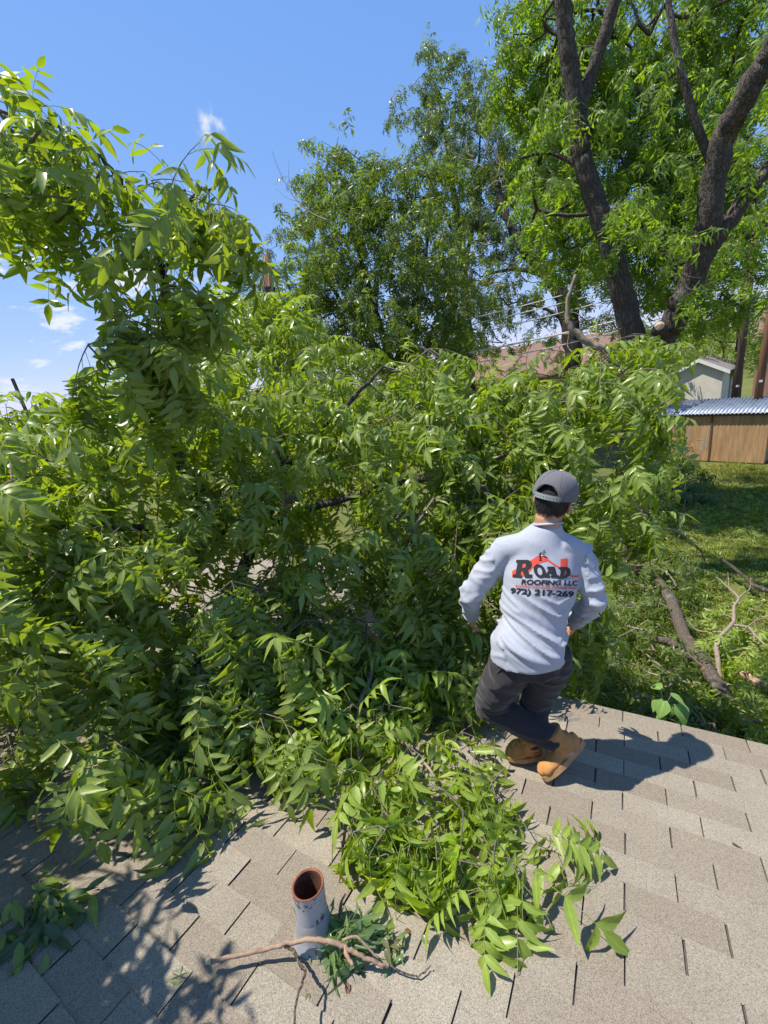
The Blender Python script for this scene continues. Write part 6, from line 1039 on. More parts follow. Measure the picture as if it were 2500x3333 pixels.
# body: one continuous surface
w = MB()
w.tube([P_(J['pelvis']) - UP * .04, P_(J['waist']), P_(J['chest']), P_(J['uchest']), P_(J['neck']) - UP * .02], [(.14, .10), (.13, .095), (.15, .10), (.14, .075), (.055, .055)], 16, up=RT)
w.tube([P_(J['uchest']), P_(J['neck']) - UP * .03, P_(J['neck']) + UP * .03, P_(J['skull']) - UP * .05], [.05, .064, .061, .059], 14)
for s_ in 'LR':
    sg = -1 if s_ == 'L' else 1
    w.tube([P_(J['uchest']) + RT * (.06 * sg), P_(J['sh' + s_]), P_(J['sh' + s_].lerp(J['elb' + s_], .5)), P_(J['elb' + s_]), P_(J['elb' + s_].lerp(J['wr' + s_], .4)), P_(J['wr' + s_])], [.05, .056, .048, .041, .040, .027], 12)
    w.tube([P_(J['hip' + s_]), P_(J['hip' + s_].lerp(J['knee' + s_], .5)), P_(J['knee' + s_]), P_(J['knee' + s_].lerp(J['ank' + s_], .35)), P_(J['ank' + s_])], [.078, .068, .052, .05, .034], 12)
    w.tube([P_(J['ank' + s_]), P_(J['heel' + s_].lerp(J['toe' + s_], .35)) + UP * .03, P_(J['toe' + s_]) + UP * .02 + (J['heel' + s_] - J['toe' + s_]) * .15], [.033, .034, .022], 10)
    # hand: palm, four bent fingers of unequal length, thumb from the side
    fa_ = (J['wr' + s_] - J['elb' + s_]).normalized()
    hd = (fa_ * .75 + Vector((0, 0, -.55)) + FW * .1).normalized()
    ac = (FW * .8 + RT * (.3 * sg)).normalized(); ac = (ac - hd * ac.dot(hd)).normalized()
    pn = hd.cross(ac).normalized()
    if pn.dot(RT * sg) > 0: pn = -pn                       # towards the body: the palm side
    w0 = P_(J['wr' + s_])
    w.tube([w0 - fa_ * .02, w0 + hd * .02, w0 + hd * .06, w0 + hd * .095], [(.026, .020), (.031, .019), (.040, .016), (.038, .013)], 12, up=ac)
    for q in range(4):
        base = w0 + hd * (.088 - .004 * abs(q - 1.3)) + ac * (.030 - .020 * q)
        Lf = (.068, .076, .071, .056)[q]
        d1 = (hd + pn * .25 + ac * (.10 - .07 * q)).normalized(); d2 = (hd + pn * .85).normalized(); d3 = (hd * .6 + pn * 1.1).normalized()
        k0 = base + d1 * Lf * .5; k1 = k0 + d2 * Lf * .32; k2 = k1 + d3 * Lf * .26
        w.tube([base - hd * .02, base, k0, k1, k2], [.0085, .0088, .0082, .0076, .0058], 8)
    tb = w0 + hd * .025 + ac * .026
    t1 = tb + (hd * .6 + ac * .75 + pn * .35).normalized() * .04; t2 = t1 + (hd * .85 + ac * .3 + pn * .4).normalized() * .034
    w.tube([tb - hd * .012 - ac * .01, tb, t1, t2], [.013, .0125, .0105, .0075], 8)
H = P_(J['skull'])
ell(w, H, (HR, HF, HU), (.077, .095, .105), 18, 14)
ell(w, H + HF * .035 - HU * .065, (HR, HF, HU), (.058, .062, .062), 14, 10)          # jaw
ell(w, H + HF * .078 - HU * .118 + HU * .012, (HR, HF, HU), (.024, .02, .018))       # chin
w.tube([H + HF * .090 + HU * .012, H + HF * .106 - HU * .022, H + HF * .114 - HU * .038, H + HF * .096 - HU * .048], [.009, .012, .015, .010], 8)   # nose
ell(w, H + HF * .086 + HU * .026, (HR, HF, HU), (.052, .012, .010))                   # brow
ell(w, H + HF * .090 - HU * .070, (HR, HF, HU), (.024, .012, .006)); ell(w, H + HF * .089 - HU * .081, (HR, HF, HU), (.021, .012, .006))   # lips
for sg in (-1, 1):
    ell(w, H + HR * (.083 * sg) - HF * .004 - HU * .028, ((HR * sg * .55 - HF * .83).normalized(), (HF * .55 + HR * sg * .83).normalized(), HU), (.020, .009, .034))
body = fuse(w, .0052, 5); link('body', body, per, MAT['skin'])
for sg in (-1, 1):
    w = MB(); ell(w, H + HF * .083 + HR * (.031 * sg) - HU * .002, (HR, HF, HU), (.012, .010, .009)); w.build('eye', MAT['print_white'], per, True)
# hair under the cap: short back and sides with a ragged nape
w = MB(); vs = []; nn, mm = 48, 16
for i in range(mm + 1):
    for k in range(nn):
        ph = 2 * math.pi * k / nn                                # 0 = right, pi/2 = front
        low = -.62 if math.sin(ph) < -.2 else (-.62 + (math.sin(ph) + .2) * .62)
        low += .05 * math.sin(k * 5.1) * (i == mm)
        el = 1.45 + (low * 1.25 - 1.45) * i / mm
        r_ = 1.055 - .03 * (i / mm) ** 3 + .012 * noise.noise(Vector((ph * 4, el * 6, 2)))
        cl_ = math.cos(el)
        vs.append(H + (HR * (math.cos(ph) * cl_ * .080) + HF * (math.sin(ph) * cl_ * .097) + HU * (math.sin(el) * .107)) * r_)
w.add(vs, [(i * nn + k, i * nn + (k + 1) % nn, (i + 1) * nn + (k + 1) % nn, (i + 1) * nn + k) for i in range(mm) for k in range(nn)])
hm = w.mesh('hair', True); link('hair', evaluated(hm, [('SUBSURF', dict(levels=1, render_levels=1))]), per, MAT['hair'])
bpy.data.objects['hair'].data.polygons.foreach_set('use_smooth', [True] * len(bpy.data.objects['hair'].data.polygons))
w = MB(); hr_ = random.Random(4)
for k in range(900):                                           # short hairs fringing the nape and sides
    ph = hr_.uniform(math.pi * .98, math.pi * 2.02); el = hr_.uniform(-.86, .35)
    q = H + (HR * (math.cos(ph) * math.cos(el) * .0805) + HF * (math.sin(ph) * math.cos(el) * .0975) + HU * (math.sin(el) * .107)) * 1.035
    if el < -.62 and hr_.random() < (-.62 - el) * 3: continue
    n_ = (q - H).normalized(); d = (n_ * .5 - HU * .9 + HR * hr_.uniform(-.4, .4)).normalized() * hr_.uniform(.008, .016)
    s1 = n_.cross(d).normalized() * .0011
    w.add([q - s1, q + s1, q + d], [(0, 1, 2)])
w.build('hair_fringe', MAT['hair'], per)
# cap with an arched opening and a snap strap at the back
cap = None; w = MB(); nn, mm = 72, 20; HC = H + HU * .022 + HF * .002
def cap_pt(ph, el, r_=1.0):
    cl_ = math.cos(el) ** .78
    return HC + (HR * (math.cos(ph) * cl_ * .0995) + HF * (math.sin(ph) * cl_ * .116) + HU * (math.sin(el) * .110)) * r_
E0 = -.16
vs = [cap_pt(2 * math.pi * k / nn, E0 + (1.53 - E0) * i / mm, 1 + .008 * math.cos(6 * 2 * math.pi * k / nn) * math.cos(E0 + (1.5 - E0) * i / mm)) for i in range(mm + 1) for k in range(nn)]
fs, ft_ = [], []
for i in range(mm):
    for k in range(nn):
        ph = 2 * math.pi * (k + .5) / nn; el = E0 + (1.53 - E0) * (i + .5) / mm
        da = ph - 1.5 * math.pi                                   # 0 at the back
        if (da / .62) ** 2 + ((el - E0) / .60) ** 2 < 1.0: continue
        front = abs(ph - math.pi / 2) < 1.05
        (ft_ if front else fs).append((i * nn + k, i * nn + (k + 1) % nn, (i + 1) * nn + (k + 1) % nn, (i + 1) * nn + k))
def shell(faces, name, mat, th=.003):
    w = MB(); w.add(vs, faces); me = w.mesh(name, True)
    bm = bmesh.new(); bm.from_mesh(me); bmesh.ops.delete(bm, geom=[v for v in bm.verts if not v.link_faces], context='VERTS'); bm.to_mesh(me); bm.free()
    r = evaluated(me, [('SOLIDIFY', dict(thickness=th, offset=1.0))]); r.polygons.foreach_set('use_smooth', [True] * len(r.polygons)); return r
cap = link('cap', shell(fs, 'cap', MAT['capmesh']), per, MAT['capmesh'])
link('front_panel', shell(ft_, 'front_panel', MAT['captan']), cap, MAT['captan'])
w = MB()
for e_ in (0, 1, 2, 3, 4, 5):
    ph = 2 * math.pi * (e_ + .5) / 6 + math.pi / 6 + .0
    if abs(ph - 1.5 * math.pi) < .3: lo = .62
    else: lo = E0
    w.tube([cap_pt(ph, lo + (1.5 - lo) * t / 12, 1.034) for t in range(13)], .0016, 5)
w.build('seams', MAT['capmesh'], cap, True)
w = MB(); arch = [cap_pt(1.5 * math.pi + .64 * math.cos(a), E0 + .64 * math.sin(a), 1.03) for a in [math.pi * t / 24 for t in range(25)]]
w.tube(arch, .0032, 6); w.build('opening_binding', MAT['capmesh'], cap, True)
w = MB(); ell(w, cap_pt(0, 1.56, 1.035), (HR, HF, HU), (.009, .009, .005)); w.build('button', MAT['captan'], cap, True)
w = MB(); q = []
for t in range(17):
    ph = 1.5 * math.pi - .68 + 1.36 * t / 16
    q += [cap_pt(ph, E0 - .02, 1.02), cap_pt(ph, E0 + .19, 1.02), cap_pt(ph, E0 + .19, 1.05), cap_pt(ph, E0 - .02, 1.05)]
f = []
for t in range(16):
    for a in range(4): f.append((t * 4 + a, t * 4 + (a + 1) % 4, t * 4 + 4 + (a + 1) % 4, t * 4 + 4 + a))
f += [(3, 2, 1, 0), (64, 65, 66, 67)]
w.add(q, f); w.build('snap_strap', MAT['strap'], cap)
w = MB()
for t in range(8):
    ph = 1.5 * math.pi - .5 + 1.0 * t / 7; ell(w, cap_pt(ph, E0 + .085, 1.052), (HR, HF, HU), (.0022, .0022, .0022), 6, 5)
w.build('snaps', MAT['trousers'], cap, True)
w = MB(); q = []; nb = 14                                            # brim
for j in range(6):
    for t in range(nb + 1):
        a = math.pi / 2 - .95 + 1.9 * t / nb
        e_ = cap_pt(a, E0, 1.0); o_ = j / 5
        x = (e_ - HC).dot(HR); y = (e_ - HC).dot(HF)
        ext = .066 * (1 - ((t / nb - .5) * 2) ** 2 * .85)
        q.append(e_ + HF * ext * o_ - HU * (.012 * o_ + .9 * x * x * o_ * 2))
w.add(q, [(j * (nb + 1) + t, j * (nb + 1) + t + 1, (j + 1) * (nb + 1) + t + 1, (j + 1) * (nb + 1) + t) for j in range(5) for t in range(nb)])
link('brim', evaluated(w.mesh('brim', True), [('SOLIDIFY', dict(thickness=.004, offset=0))]), cap, MAT['captan'])
# shirt
w = MB(); hem = J['pelvis'] + Vector((0, -.015, .035))
w.tube([P_(hem) - UP * .012, P_(hem) + UP * .05, P_(J['waist']), P_(J['chest']), P_(J['uchest']) - UP * .03, P_(J['uchest']) + UP * .03, P_(J['neck']) - UP * .022, P_(J['neck']) + UP * .008], [(.182, .140), (.177, .135), (.160, .124), (.180, .130), (.172, .106), (.128, .088), (.080, .072), (.066, .063)], 24, up=RT)
for s_ in 'LR':
    sg = -1 if s_ == 'L' else 1
    S, E_, W_ = J['sh' + s_], J['elb' + s_], J['wr' + s_]
    w.tube([P_(J['uchest']) + RT * (.07 * sg) + UP * .01, P_(S), P_(S.lerp(E_, .35)), P_(S.lerp(E_, .75)), P_(E_), P_(E_.lerp(W_, .35)), P_(E_.lerp(W_, .75)), P_(E_.lerp(W_, .98))], [.076, .074, .068, .063, .062, .056, .049, .040], 16)
sh = fuse(w, .0085, 7)
back_c = P_(J['chest'])
def wrinkle(c, n_):
    # folds: drag lines across the lower back, bunching at the elbows and waist
    x = c.dot(RT) - back_c.dot(RT); z = c.z - back_c.z
    a = 0.0
    arm = abs(x) > .215
    hz = max(0, min(1, (c.z - P_(hem).z - .01) / .09))
    if not arm:
        g = max(0, min(1, (.02 - z) / .16)) * 1.15
        u = z - .55 * abs(x - .05) + .12 * x
        nn_ = noise.noise(Vector((x * 3.0, 1.7, u * 15))); a += .020 * g * ((1 - min(1, abs(nn_) * 2.4)) ** 1.6 - .35)
        a += .010 * g * noise.noise(Vector((x * 6, 4, u * 40)))
        a += .0035 * noise.noise(Vector((x * 6, c.y * 5, z * 9 + 3)))
    else:
        nn_ = noise.noise(Vector((c.x * 8, c.y * 8, c.z * 16))); a += .013 * ((1 - min(1, abs(nn_) * 2.2)) ** 1.5 - .35) + .004 * noise.noise(c * 36)
    return a * (.25 + .75 * hz)
displace(sh, wrinkle)
shirt = link('shirt', sh, per, MAT['shirt'])
w = MB(); ringc = P_(J['neck']) + UP * .006
w.tube([ringc + RT * (.0645 * math.cos(2 * math.pi * k / 28)) + FW * (.0615 * math.sin(2 * math.pi * k / 28)) - UP * (.022 * math.sin(2 * math.pi * k / 28)) for k in range(29)], [(.006, .011)] * 29, 8, cap=False, up=(0, 0, 1))
w.build('collar', MAT['shirt'], shirt, True)
for s_ in 'LR':
    E_, W_ = J['elb' + s_], J['wr' + s_]; w = MB()
    w.tube([P_(E_.lerp(W_, .88)), P_(E_.lerp(W_, 1.0)), P_(E_.lerp(W_, 1.08))], [.050, .044, .037], 14); w.build('cuff', MAT['shirt'], shirt, True)
# trousers
w = MB()
w.tube([P_(J['pelvis']) + UP * .12 + FW * .02, P_(J['pelvis']) + UP * .04, P_(J['pelvis']) - UP * .05], [(.160, .118), (.180, .135), (.165, .125)], 20, up=RT)
for s_ in 'LR':
    Hh, K, A = J['hip' + s_], J['knee' + s_], J['ank' + s_]
    w.tube([P_(Hh) + UP * .05, P_(Hh) - UP * .03, P_(Hh.lerp(K, .4)), P_(Hh.lerp(K, .8)), P_(K), P_(K.lerp(A, .25)), P_(K.lerp(A, .6)), P_(K.lerp(A, .88)), P_(K.lerp(A, 1.02))], [.098, .104, .099, .088, .082, .077, .071, .066, .063], 16)
tr = fuse(w, .009, 6)
def wr2(c, n_):
    nn_ = noise.noise(Vector((c.x * 7 + c.z * 5, c.y * 7, c.z * 13))); a = .010 * ((1 - min(1, abs(nn_) * 2.2)) ** 1.5 - .3)
    for s_ in 'LR':
        k = P_(J['knee' + s_]); d = (c - k).length
        if d < .16: a += .015 * (1 - d / .16) * noise.noise(Vector((c.x * 10, c.y * 10, c.z * 42)))
        k = P_(J['ank' + s_]); d = (c - k).length
        if d < .15: a += .006 * (1 - d / .15) * noise.noise(Vector((c.x * 26, c.y * 10, c.z * 40)))
    return a
displace(tr, wr2); trs = link('trousers', tr, per, MAT['trousers'])
w = MB(); q0 = P_(J['hipL']) - RT * .045 - FW * .085 + UP * .055
w.tube([q0, q0 - RT * .02 - UP * .04 + FW * .015, q0 - RT * .03 - UP * .085 + FW * .02], [.004, .005, .004], 6); w.build('pocket_edge', MAT['trousers'], trs, True)
# boots
def boot(s_, lab=None):
    A, Hl, T = J['ank' + s_], J['heel' + s_], J['toe' + s_]
    fd = (T - Hl).normalized(); up_ = (A - Hl.lerp(T, .3)); up_ = (up_ - fd * up_.dot(fd)).normalized(); sd_ = fd.cross(up_)
    L = (T - Hl).length; w = MB()
    w.tube([P_(Hl) + fd * .0 + up_ * .045, P_(Hl) + fd * .045 + up_ * .045, P_(Hl) + fd * .12 + up_ * .045, P_(Hl) + fd * (L - .08) + up_ * .038, P_(Hl) + fd * (L - .02) + up_ * .034, P_(T) + fd * .005 + up_ * .03], [(.026, .03), (.042, .044), (.045, .045), (.052, .038), (.045, .033), (.02, .02)], 16, up=sd_)
    ankle = P_(A); mid = P_(Hl) + fd * .055 + up_ * .06
    w.tube([mid, mid.lerp(ankle, .5) + fd * .008, ankle + up_ * .0, ankle + up_ * .055], [(.048, .056), (.052, .056), (.060, .062), (.064, .066)], 16, up=sd_)
    w.tube([P_(Hl) + fd * .07 + up_ * .06, P_(Hl) + fd * .13 + up_ * .065, P_(Hl) + fd * .17 + up_ * .05], [(.04, .045), (.044, .04), (.045, .03)], 12, up=sd_)
    me = fuse(w, .0065, 4)
    displace(me, lambda c, n_: .005 * noise.noise(c * 26))
    bt_ = link('boot', me, per, MAT['boot'])
    w = MB(); out_ = []
    for k in range(28):
        a = 2 * math.pi * k / 28; x = math.cos(a); y = math.sin(a)
        lx = (L / 2 + .012) * (abs(x) ** .75) * (1 if x > 0 else -1); wy = (.050 if x > -.2 else .042) * (abs(y) ** .8) * (1 if y > 0 else -1)
        out_.append(P_(Hl) + fd * (L / 2 + lx) + sd_ * wy)
    n_ = len(out_); lo = [v - up_ * .006 for v in out_]; hi = [v + up_ * .022 for v in out_]
    w.add(lo + hi, [tuple(range(n_ - 1, -1, -1)), tuple(range(n_, 2 * n_))] + [(k, (k + 1) % n_, n_ + (k + 1) % n_, n_ + k) for k in range(n_)])
    sl_ = w.build('sole', MAT['sole'], bt_)
    w = MB()
    for i in range(4):
        c = P_(Hl) + fd * (.115 + .022 * i) + up_ * (.117 - .016 * i)
        w.tube([c - sd_ * .026 - up_ * .008, c + up_ * .004 + fd * .008, c + sd_ * .026 - up_ * .008], .003, 6)
    c = P_(Hl) + fd * .12 + up_ * .12
    w.tube(curve_pts([c, c + sd_ * .02 + fd * .03 + up_ * .012, c + sd_ * .034 + fd * .06 - up_ * .02, c + sd_ * .036 + fd * .085 - up_ * .06], 4), .0027, 5)
    w.tube(curve_pts([c, c - sd_ * .02 + fd * .03 + up_ * .012, c - sd_ * .03 + fd * .055 - up_ * .02], 4), .0027, 5)
    w.build('laces', MAT['lace'], bt_, True)
    w = MB(); ell(w, ankle + up_ * .05, (sd_, fd, up_), (.068, .07, .012), 20, 8); w.build('padded_collar', MAT['boot'], bt_, True)
boot('L'); boot('R')

# the print across the shirt's back
bvh = BVHTree.FromPolygons([v.co.copy() for v in sh.vertices], [tuple(p_.vertices) for p_ in sh.polygons])
VR = Vector((.869, .477, -.131)); VD = Vector((-.151, .877, -.457)).normalized(); VR = (VR - VD * VR.dot(VD)).normalized(); VU = VR.cross(VD)
PC = P_(Vector((-.323, 1.88, 3.889)))
def on_shirt(me, name, mat, lift_=.0022, cut=.010):
    bm = bmesh.new(); bm.from_mesh(me)
    bmesh.ops.triangulate(bm, faces=bm.faces)
    for _ in range(6):
        es = [e for e in bm.edges if e.calc_length() > cut]
        if not es: break
        bmesh.ops.subdivide_edges(bm, edges=es, cuts=1, use_grid_fill=False)
        bmesh.ops.triangulate(bm, faces=[f for f in bm.faces if len(f.verts) > 3])
    dead = []
    for v in bm.verts:
        o_ = PC + VR * v.co.x + VU * v.co.y - VD * .6
        hit = bvh.ray_cast(o_, VD, 1.0)
        if hit[0] is None: dead.append(v); continue
        v.co = hit[0] - VD * lift_
    bmesh.ops.delete(bm, geom=dead, context='VERTS')
    bm.to_mesh(me); bm.free(); me.materials.clear()
    return link(name, me, shirt, mat)
def outline(polys, name):
    cu = bpy.data.curves.new(name, 'CURVE'); cu.dimensions = '2D'; cu.fill_mode = 'BOTH'
    for pl in polys:
        s = cu.splines.new('POLY'); s.points.add(len(pl) - 1)
        for i, (x, y) in enumerate(pl): s.points[i].co = (x, y, 0, 1)
        s.use_cyclic_u = True
    o = bpy.data.objects.new('tmp', cu); COL.objects.link(o)
    dg = bpy.context.evaluated_depsgraph_get(); dg.update()
    me = bpy.data.meshes.new_from_object(o.evaluated_get(dg)); bpy.data.objects.remove(o); me.name = name
    return me
K = .217 * 1.955 / 1362                                          # print drawing units to metres
def U(x, y): return ((1600 + .217 * x - 1760) * 1.955 / 1362, -(1520 + .217 * y - 1880) * 1.955 / 1362)
def poly(pts): return [U(x, y) for x, y in pts]
def oval(cx, cy, rx, ry, sk=0.0, n=22): return [(cx + rx * math.cos(2 * math.pi * k / n) - sk * ry * math.sin(2 * math.pi * k / n), cy + ry * math.sin(2 * math.pi * k / n)) for k in range(n)]
red = [[(318, 1648), (320, 1560), (372, 1530), (420, 1508), (600, 1400), (728, 1322), (785, 1322), (860, 1382), (1000, 1490), (1075, 1545), (1150, 1600), (1200, 1628), (1312, 1624), (1292, 1652), (1185, 1652), (1100, 1592), (990, 1512), (850, 1408), (700, 1448), (640, 1500), (590, 1560), (500, 1640), (430, 1650)], [(1040, 1378), (1142, 1366), (1128, 1490), (1028, 1500)]]
on_shirt(outline([poly(q) for q in red], 'print_roof'), 'print_roof', MAT['print_red'], .0018)
letR = [[(395, 1382), (570, 1388), (612, 1415), (624, 1458), (606, 1510), (560, 1545), (575, 1610), (622, 1612), (614, 1664), (512, 1662), (478, 1560), (462, 1558), (448, 1618), (472, 1622), (466, 1664), (326, 1652), (334, 1606), (372, 1606), (410, 1430), (386, 1426)], [(488, 1440), (474, 1508), (510, 1508), (530, 1490), (534, 1458), (520, 1440)]]
letO = [oval(728, 1560, 84, 104, -.16), oval(728, 1560, 36, 64, -.16)]
letA = [[(840, 1494), (946, 1494), (970, 1622), (1000, 1624), (996, 1662), (880, 1660), (884, 1624), (898, 1622), (894, 1598), (856, 1598), (848, 1620), (872, 1622), (866, 1658), (782, 1656), (788, 1620), (808, 1618), (868, 1530), (838, 1530)], [(888, 1532), (868, 1566), (892, 1566)]]
letD = [[(1010, 1500), (1130, 1500), (1166, 1526), (1174, 1566), (1158, 1620), (1110, 1664), (1050, 1680), (980, 1676), (986, 1640), (1012, 1638), (1036, 1538), (1006, 1536)], [(1096, 1544), (1070, 1636), (1092, 1628), (1112, 1590), (1112, 1556)]]
for q in (letR, letO, letA, letD): on_shirt(outline([poly(x) for x in q], 'print_letter'), 'print_letter', MAT['print_black'], .0034)
def text(s, x0, x1, y0, y1, mat, name, bold=.03, shear=.18, drop=0.0, sx=1.0):
    cu = bpy.data.curves.new('text', 'FONT'); cu.body = s; cu.offset = bold; cu.shear = shear; cu.fill_mode = 'FRONT'; cu.resolution_u = 3
    o = bpy.data.objects.new('tmp', cu); COL.objects.link(o); dg = bpy.context.evaluated_depsgraph_get(); dg.update()
    me = bpy.data.meshes.new_from_object(o.evaluated_get(dg)); bpy.data.objects.remove(o); me.name = name
    xs = [v.co.x for v in me.vertices]; ys = [v.co.y for v in me.vertices]
    for v in me.vertices:
        tx = (v.co.x - min(xs)) / (max(xs) - min(xs)); ty = (v.co.y - min(ys)) / (max(ys) - min(ys))
        X_, Y_ = U(x0 + (x1 - x0) * tx, y1 + (y0 - y1) * ty + drop * tx); v.co = (X_, Y_, 0)
    on_shirt(me, name, mat, .0026)
text('ROOFING LLC', 448, 1285, 1684, 1764, MAT['print_black'], 'print_text', .035, .2, 22)
text('ROOFING SOLUTIONS YOU CAN TRUST', 366, 1268, 1768, 1808, MAT['print_red'], 'print_text', .012, .05, 30)
text('972) 217-269', 284, 1205, 1812, 1930, MAT['print_black'], 'print_text', .04, .12, 52)
# the little roofer on the ridge: a few strokes of ink
strokes = [[(742, 1392), (734, 1340), (738, 1292), (760, 1272), (770, 1286), (758, 1304), (762, 1350), (760, 1394)], [(760, 1272), (800, 1268), (822, 1290), (826, 1318), (812, 1322), (800, 1296), (766, 1292)], [(796, 1262), (800, 1246), (818, 1244), (826, 1256), (816, 1268)], [(780, 1322), (810, 1330), (852, 1352), (858, 1366), (840, 1362), (806, 1346)], [(728, 1386), (770, 1390), (768, 1402), (728, 1400)]]
on_shirt(outline([poly(q) for q in strokes], 'print_figure'), 'print_figure', MAT['print_black'], .0038, .006)
on_shirt(outline([poly([(764, 1294), (798, 1298), (808, 1326), (780, 1322), (764, 1340)])], 'print_figure'), 'print_figure', MAT['print_white'], .0034, .006)
# ---------------------------------------------------------------- vent pipe
m, nt, p = new_mat('painted_pipe'); b = NB(nt)
f = b.noise(b.obj(), 75, 6, .75); g_ = b.noise(b.obj(), 9, 3, .5)
c = b.ramp(b.math('ADD', b.math('MULTIPLY', f, .62), b.math('MULTIPLY', g_, .5)), [(.0, (.29, .30, .315)), (.585, (.345, .35, .36)), (.61, (.05, .05, .05)), (.70, (.045, .042, .04))])
b.put(p.inputs['Base Color'], c); p.inputs['Roughness'].default_value = .55; b.put(p.inputs['Normal'], b.bump(f, .3, .001)); MAT['pipe'] = m
MAT['flash'] = simple_mat('lead_flashing', (.27, .28, .295), .6, .2, 14, .15, .002, spec=.5)
MAT['rust'] = simple_mat('rusty_iron', (.205, .075, .036), .9, .45, 38, .8, .0015)
MAT['rustin'] = simple_mat('rusty_bore', (.115, .045, .026), .95, .4, 38, .8, .0015)
VB = Vector((-.922, .635, roof_z(.635)))
vp = empty('vent_pipe', VB, 'grey painted plumbing vent pipe with a rusty open mouth standing on the shingles', 'vent pipe')
ax = Vector((-.03, .13, 1)).normalized()
def ring(z, r, n=36):
    u = Vector((1, 0, 0)); u = (u - ax * u.dot(ax)).normalized(); v_ = ax.cross(u)
    return [ax * z + u * (r * math.cos(2 * math.pi * k / n)) + v_ * (r * math.sin(2 * math.pi * k / n)) for k in range(n)]
def lathe(name, prof, mat, parent):
    w = MB(); n = 36; vs = [q for z, r in prof for q in ring(z, r)]
    w.add(vs, [(i * n + k, i * n + (k + 1) % n, (i + 1) * n + (k + 1) % n, (i + 1) * n + k) for i in range(len(prof) - 1) for k in range(n)])
    return w.build(name, mat, parent, True)
lathe('pipe', [(-.05, .055), (.08, .055), (.16, .0555), (.222, .0565), (.230, .0575)], MAT['pipe'], vp)
lathe('rim', [(.230, .0575), (.234, .057), (.235, .053), (.231, .0495)], MAT['rust'], vp)
lathe('bore', [(.2315, .0495), (.20, .049), (.0, .049), (-.04, .049), (-.04, .001)], MAT['rustin'], vp)
lathe('boot_collar', [(-.045, .112), (.0, .084), (.03, .073), (.07, .0635), (.105, .0585), (.118, .0562)], MAT['flash'], vp)
w = MB(); q = [slope_pt(VB.x + dx, VB.y / math.cos(R(12)) + dv, h) - VB for h in (.0085, .0105) for dx, dv in ((-.13, -.16), (.13, -.16), (.13, .13), (-.13, .13))]
w.add(q, [(3, 2, 1, 0), (4, 5, 6, 7), (0, 1, 5, 4), (1, 2, 6, 5), (2, 3, 7, 6), (3, 0, 4, 7)]); w.build('flashing', MAT['shingle'], vp)

# ---------------------------------------------------------------- the stick across the pipe's foot
rk = random.Random(19)
st = empty('fallen_stick', (-.85, .58, roof_z(.58)), 'pale brown broken stick lying across the shingles in front of the vent pipe', 'stick')
w = MB(); limb(w, rel(st, [(-1.16, .39, 3.085), (-1.04, .48, 3.075), (-.92, .56, 3.085), (-.85, .59, 3.095), (-.78, .62, 3.075), (-.73, .63, 3.055), (-.66, .65, 3.025), (-.63, .67, 3.005)]), [.0066, .007, .0074, .008, .0078, .0072, .0062, .0054], rk, 7, 9, .08, .0016); w.build('stem', MAT['stickbark'], st, True)
w = MB(); limb(w, rel(st, [(-.63, .67, 3.005), (-.57, .68, 2.99), (-.53, .70, 2.985), (-.51, .74, 2.975)]), [.0032, .0028, .0026, .0018], rk, 5, 5, .08, .001); w.build('side_twig', MAT['bark_pale'], st, True)
w = MB(); limb(w, rel(st, [(-.96, .535, 3.08), (-.94, .54, 3.07), (-.90, .53, 3.08), (-.86, .51, 3.10), (-.83, .50, 3.11), (-.80, .43, 3.14), (-.75, .37, 3.17), (-.71, .30, 3.19)]), [.0065, .006, .0055, .005, .0048, .0036, .003, .002], rk, 6, 6, .08, .0012); w.build('side_twig', MAT['bark_pale'], st, True)
w = MB(); limb(w, rel(st, [(-.765, .625, 3.07), (-.75, .61, 3.065), (-.725, .605, 3.045)]), [.007, .007, .0055], rk, 5, 6, .08, .0006); w.build('snag', MAT['cutwood'], st, True)
w = MB(); limb(w, rel(st, [(-.78, .63, 3.08), (-.74, .66, 3.08), (-.69, .66, 3.05), (-.66, .66, 3.03)]), [.005, .0045, .004, .003], rk, 5, 6, .08, .0008); w.build('side_twig', MAT['stickbark'], st, True)
w = MB(); w.tube(rel(st, [(-1.172, .382, 3.086), (-1.158, .392, 3.085)]), [.0075, .0085], 9); w.build('broken_end', MAT['captan'], st)

# ---------------------------------------------------------------- loose leaves and sprigs
def lobed(seed, L=.13, W=.085, lobes=3, curl=.3):
    r_ = random.Random(seed); n = 6 * lobes + 4; rim = []
    for sg in (1, -1):
        side = []
        for i in range(lobes):
            t0 = .22 + .62 * i / lobes; wd = W * (.5 + .5 * math.sin(math.pi * (.25 + .5 * i / lobes)))
            side += [(t0 * L, sg * W * .09), ((t0 + .05) * L, sg * wd * .45), ((t0 + .16) * L, sg * wd * r_.uniform(.85, 1.1)), ((t0 + .15) * L, sg * wd * .5)]
        side += [(.88 * L, sg * W * .10)]
        rim.append(side)
    pts = [(0, 0)] + rim[0] + [(L, 0)] + rim[1][::-1]
    V = []; 
    for x, y in pts: V.append((x, y, -curl * x * x / L + .25 * abs(y) * r_.uniform(.3, 1)))
    spine = [(x, 0, -curl * x * x / L) for x in (L * .2, L * .45, L * .7)]
    o = len(V); V += spine; F = []
    for i in range(len(pts)):
        a, b_ = i, (i + 1) % len(pts); x = (pts[a][0] + pts[b_][0]) / 2
        s = o + min(2, int(x / L * 3)); F.append((a, b_, s))
    F += [(o, o + 1, 1)]
    mid = [1.0] * len(pts) + [0.0] * 3
    return tri_mesh('leaf', V, F, (MAT['leaf_oak'],), mid, smooth=False)
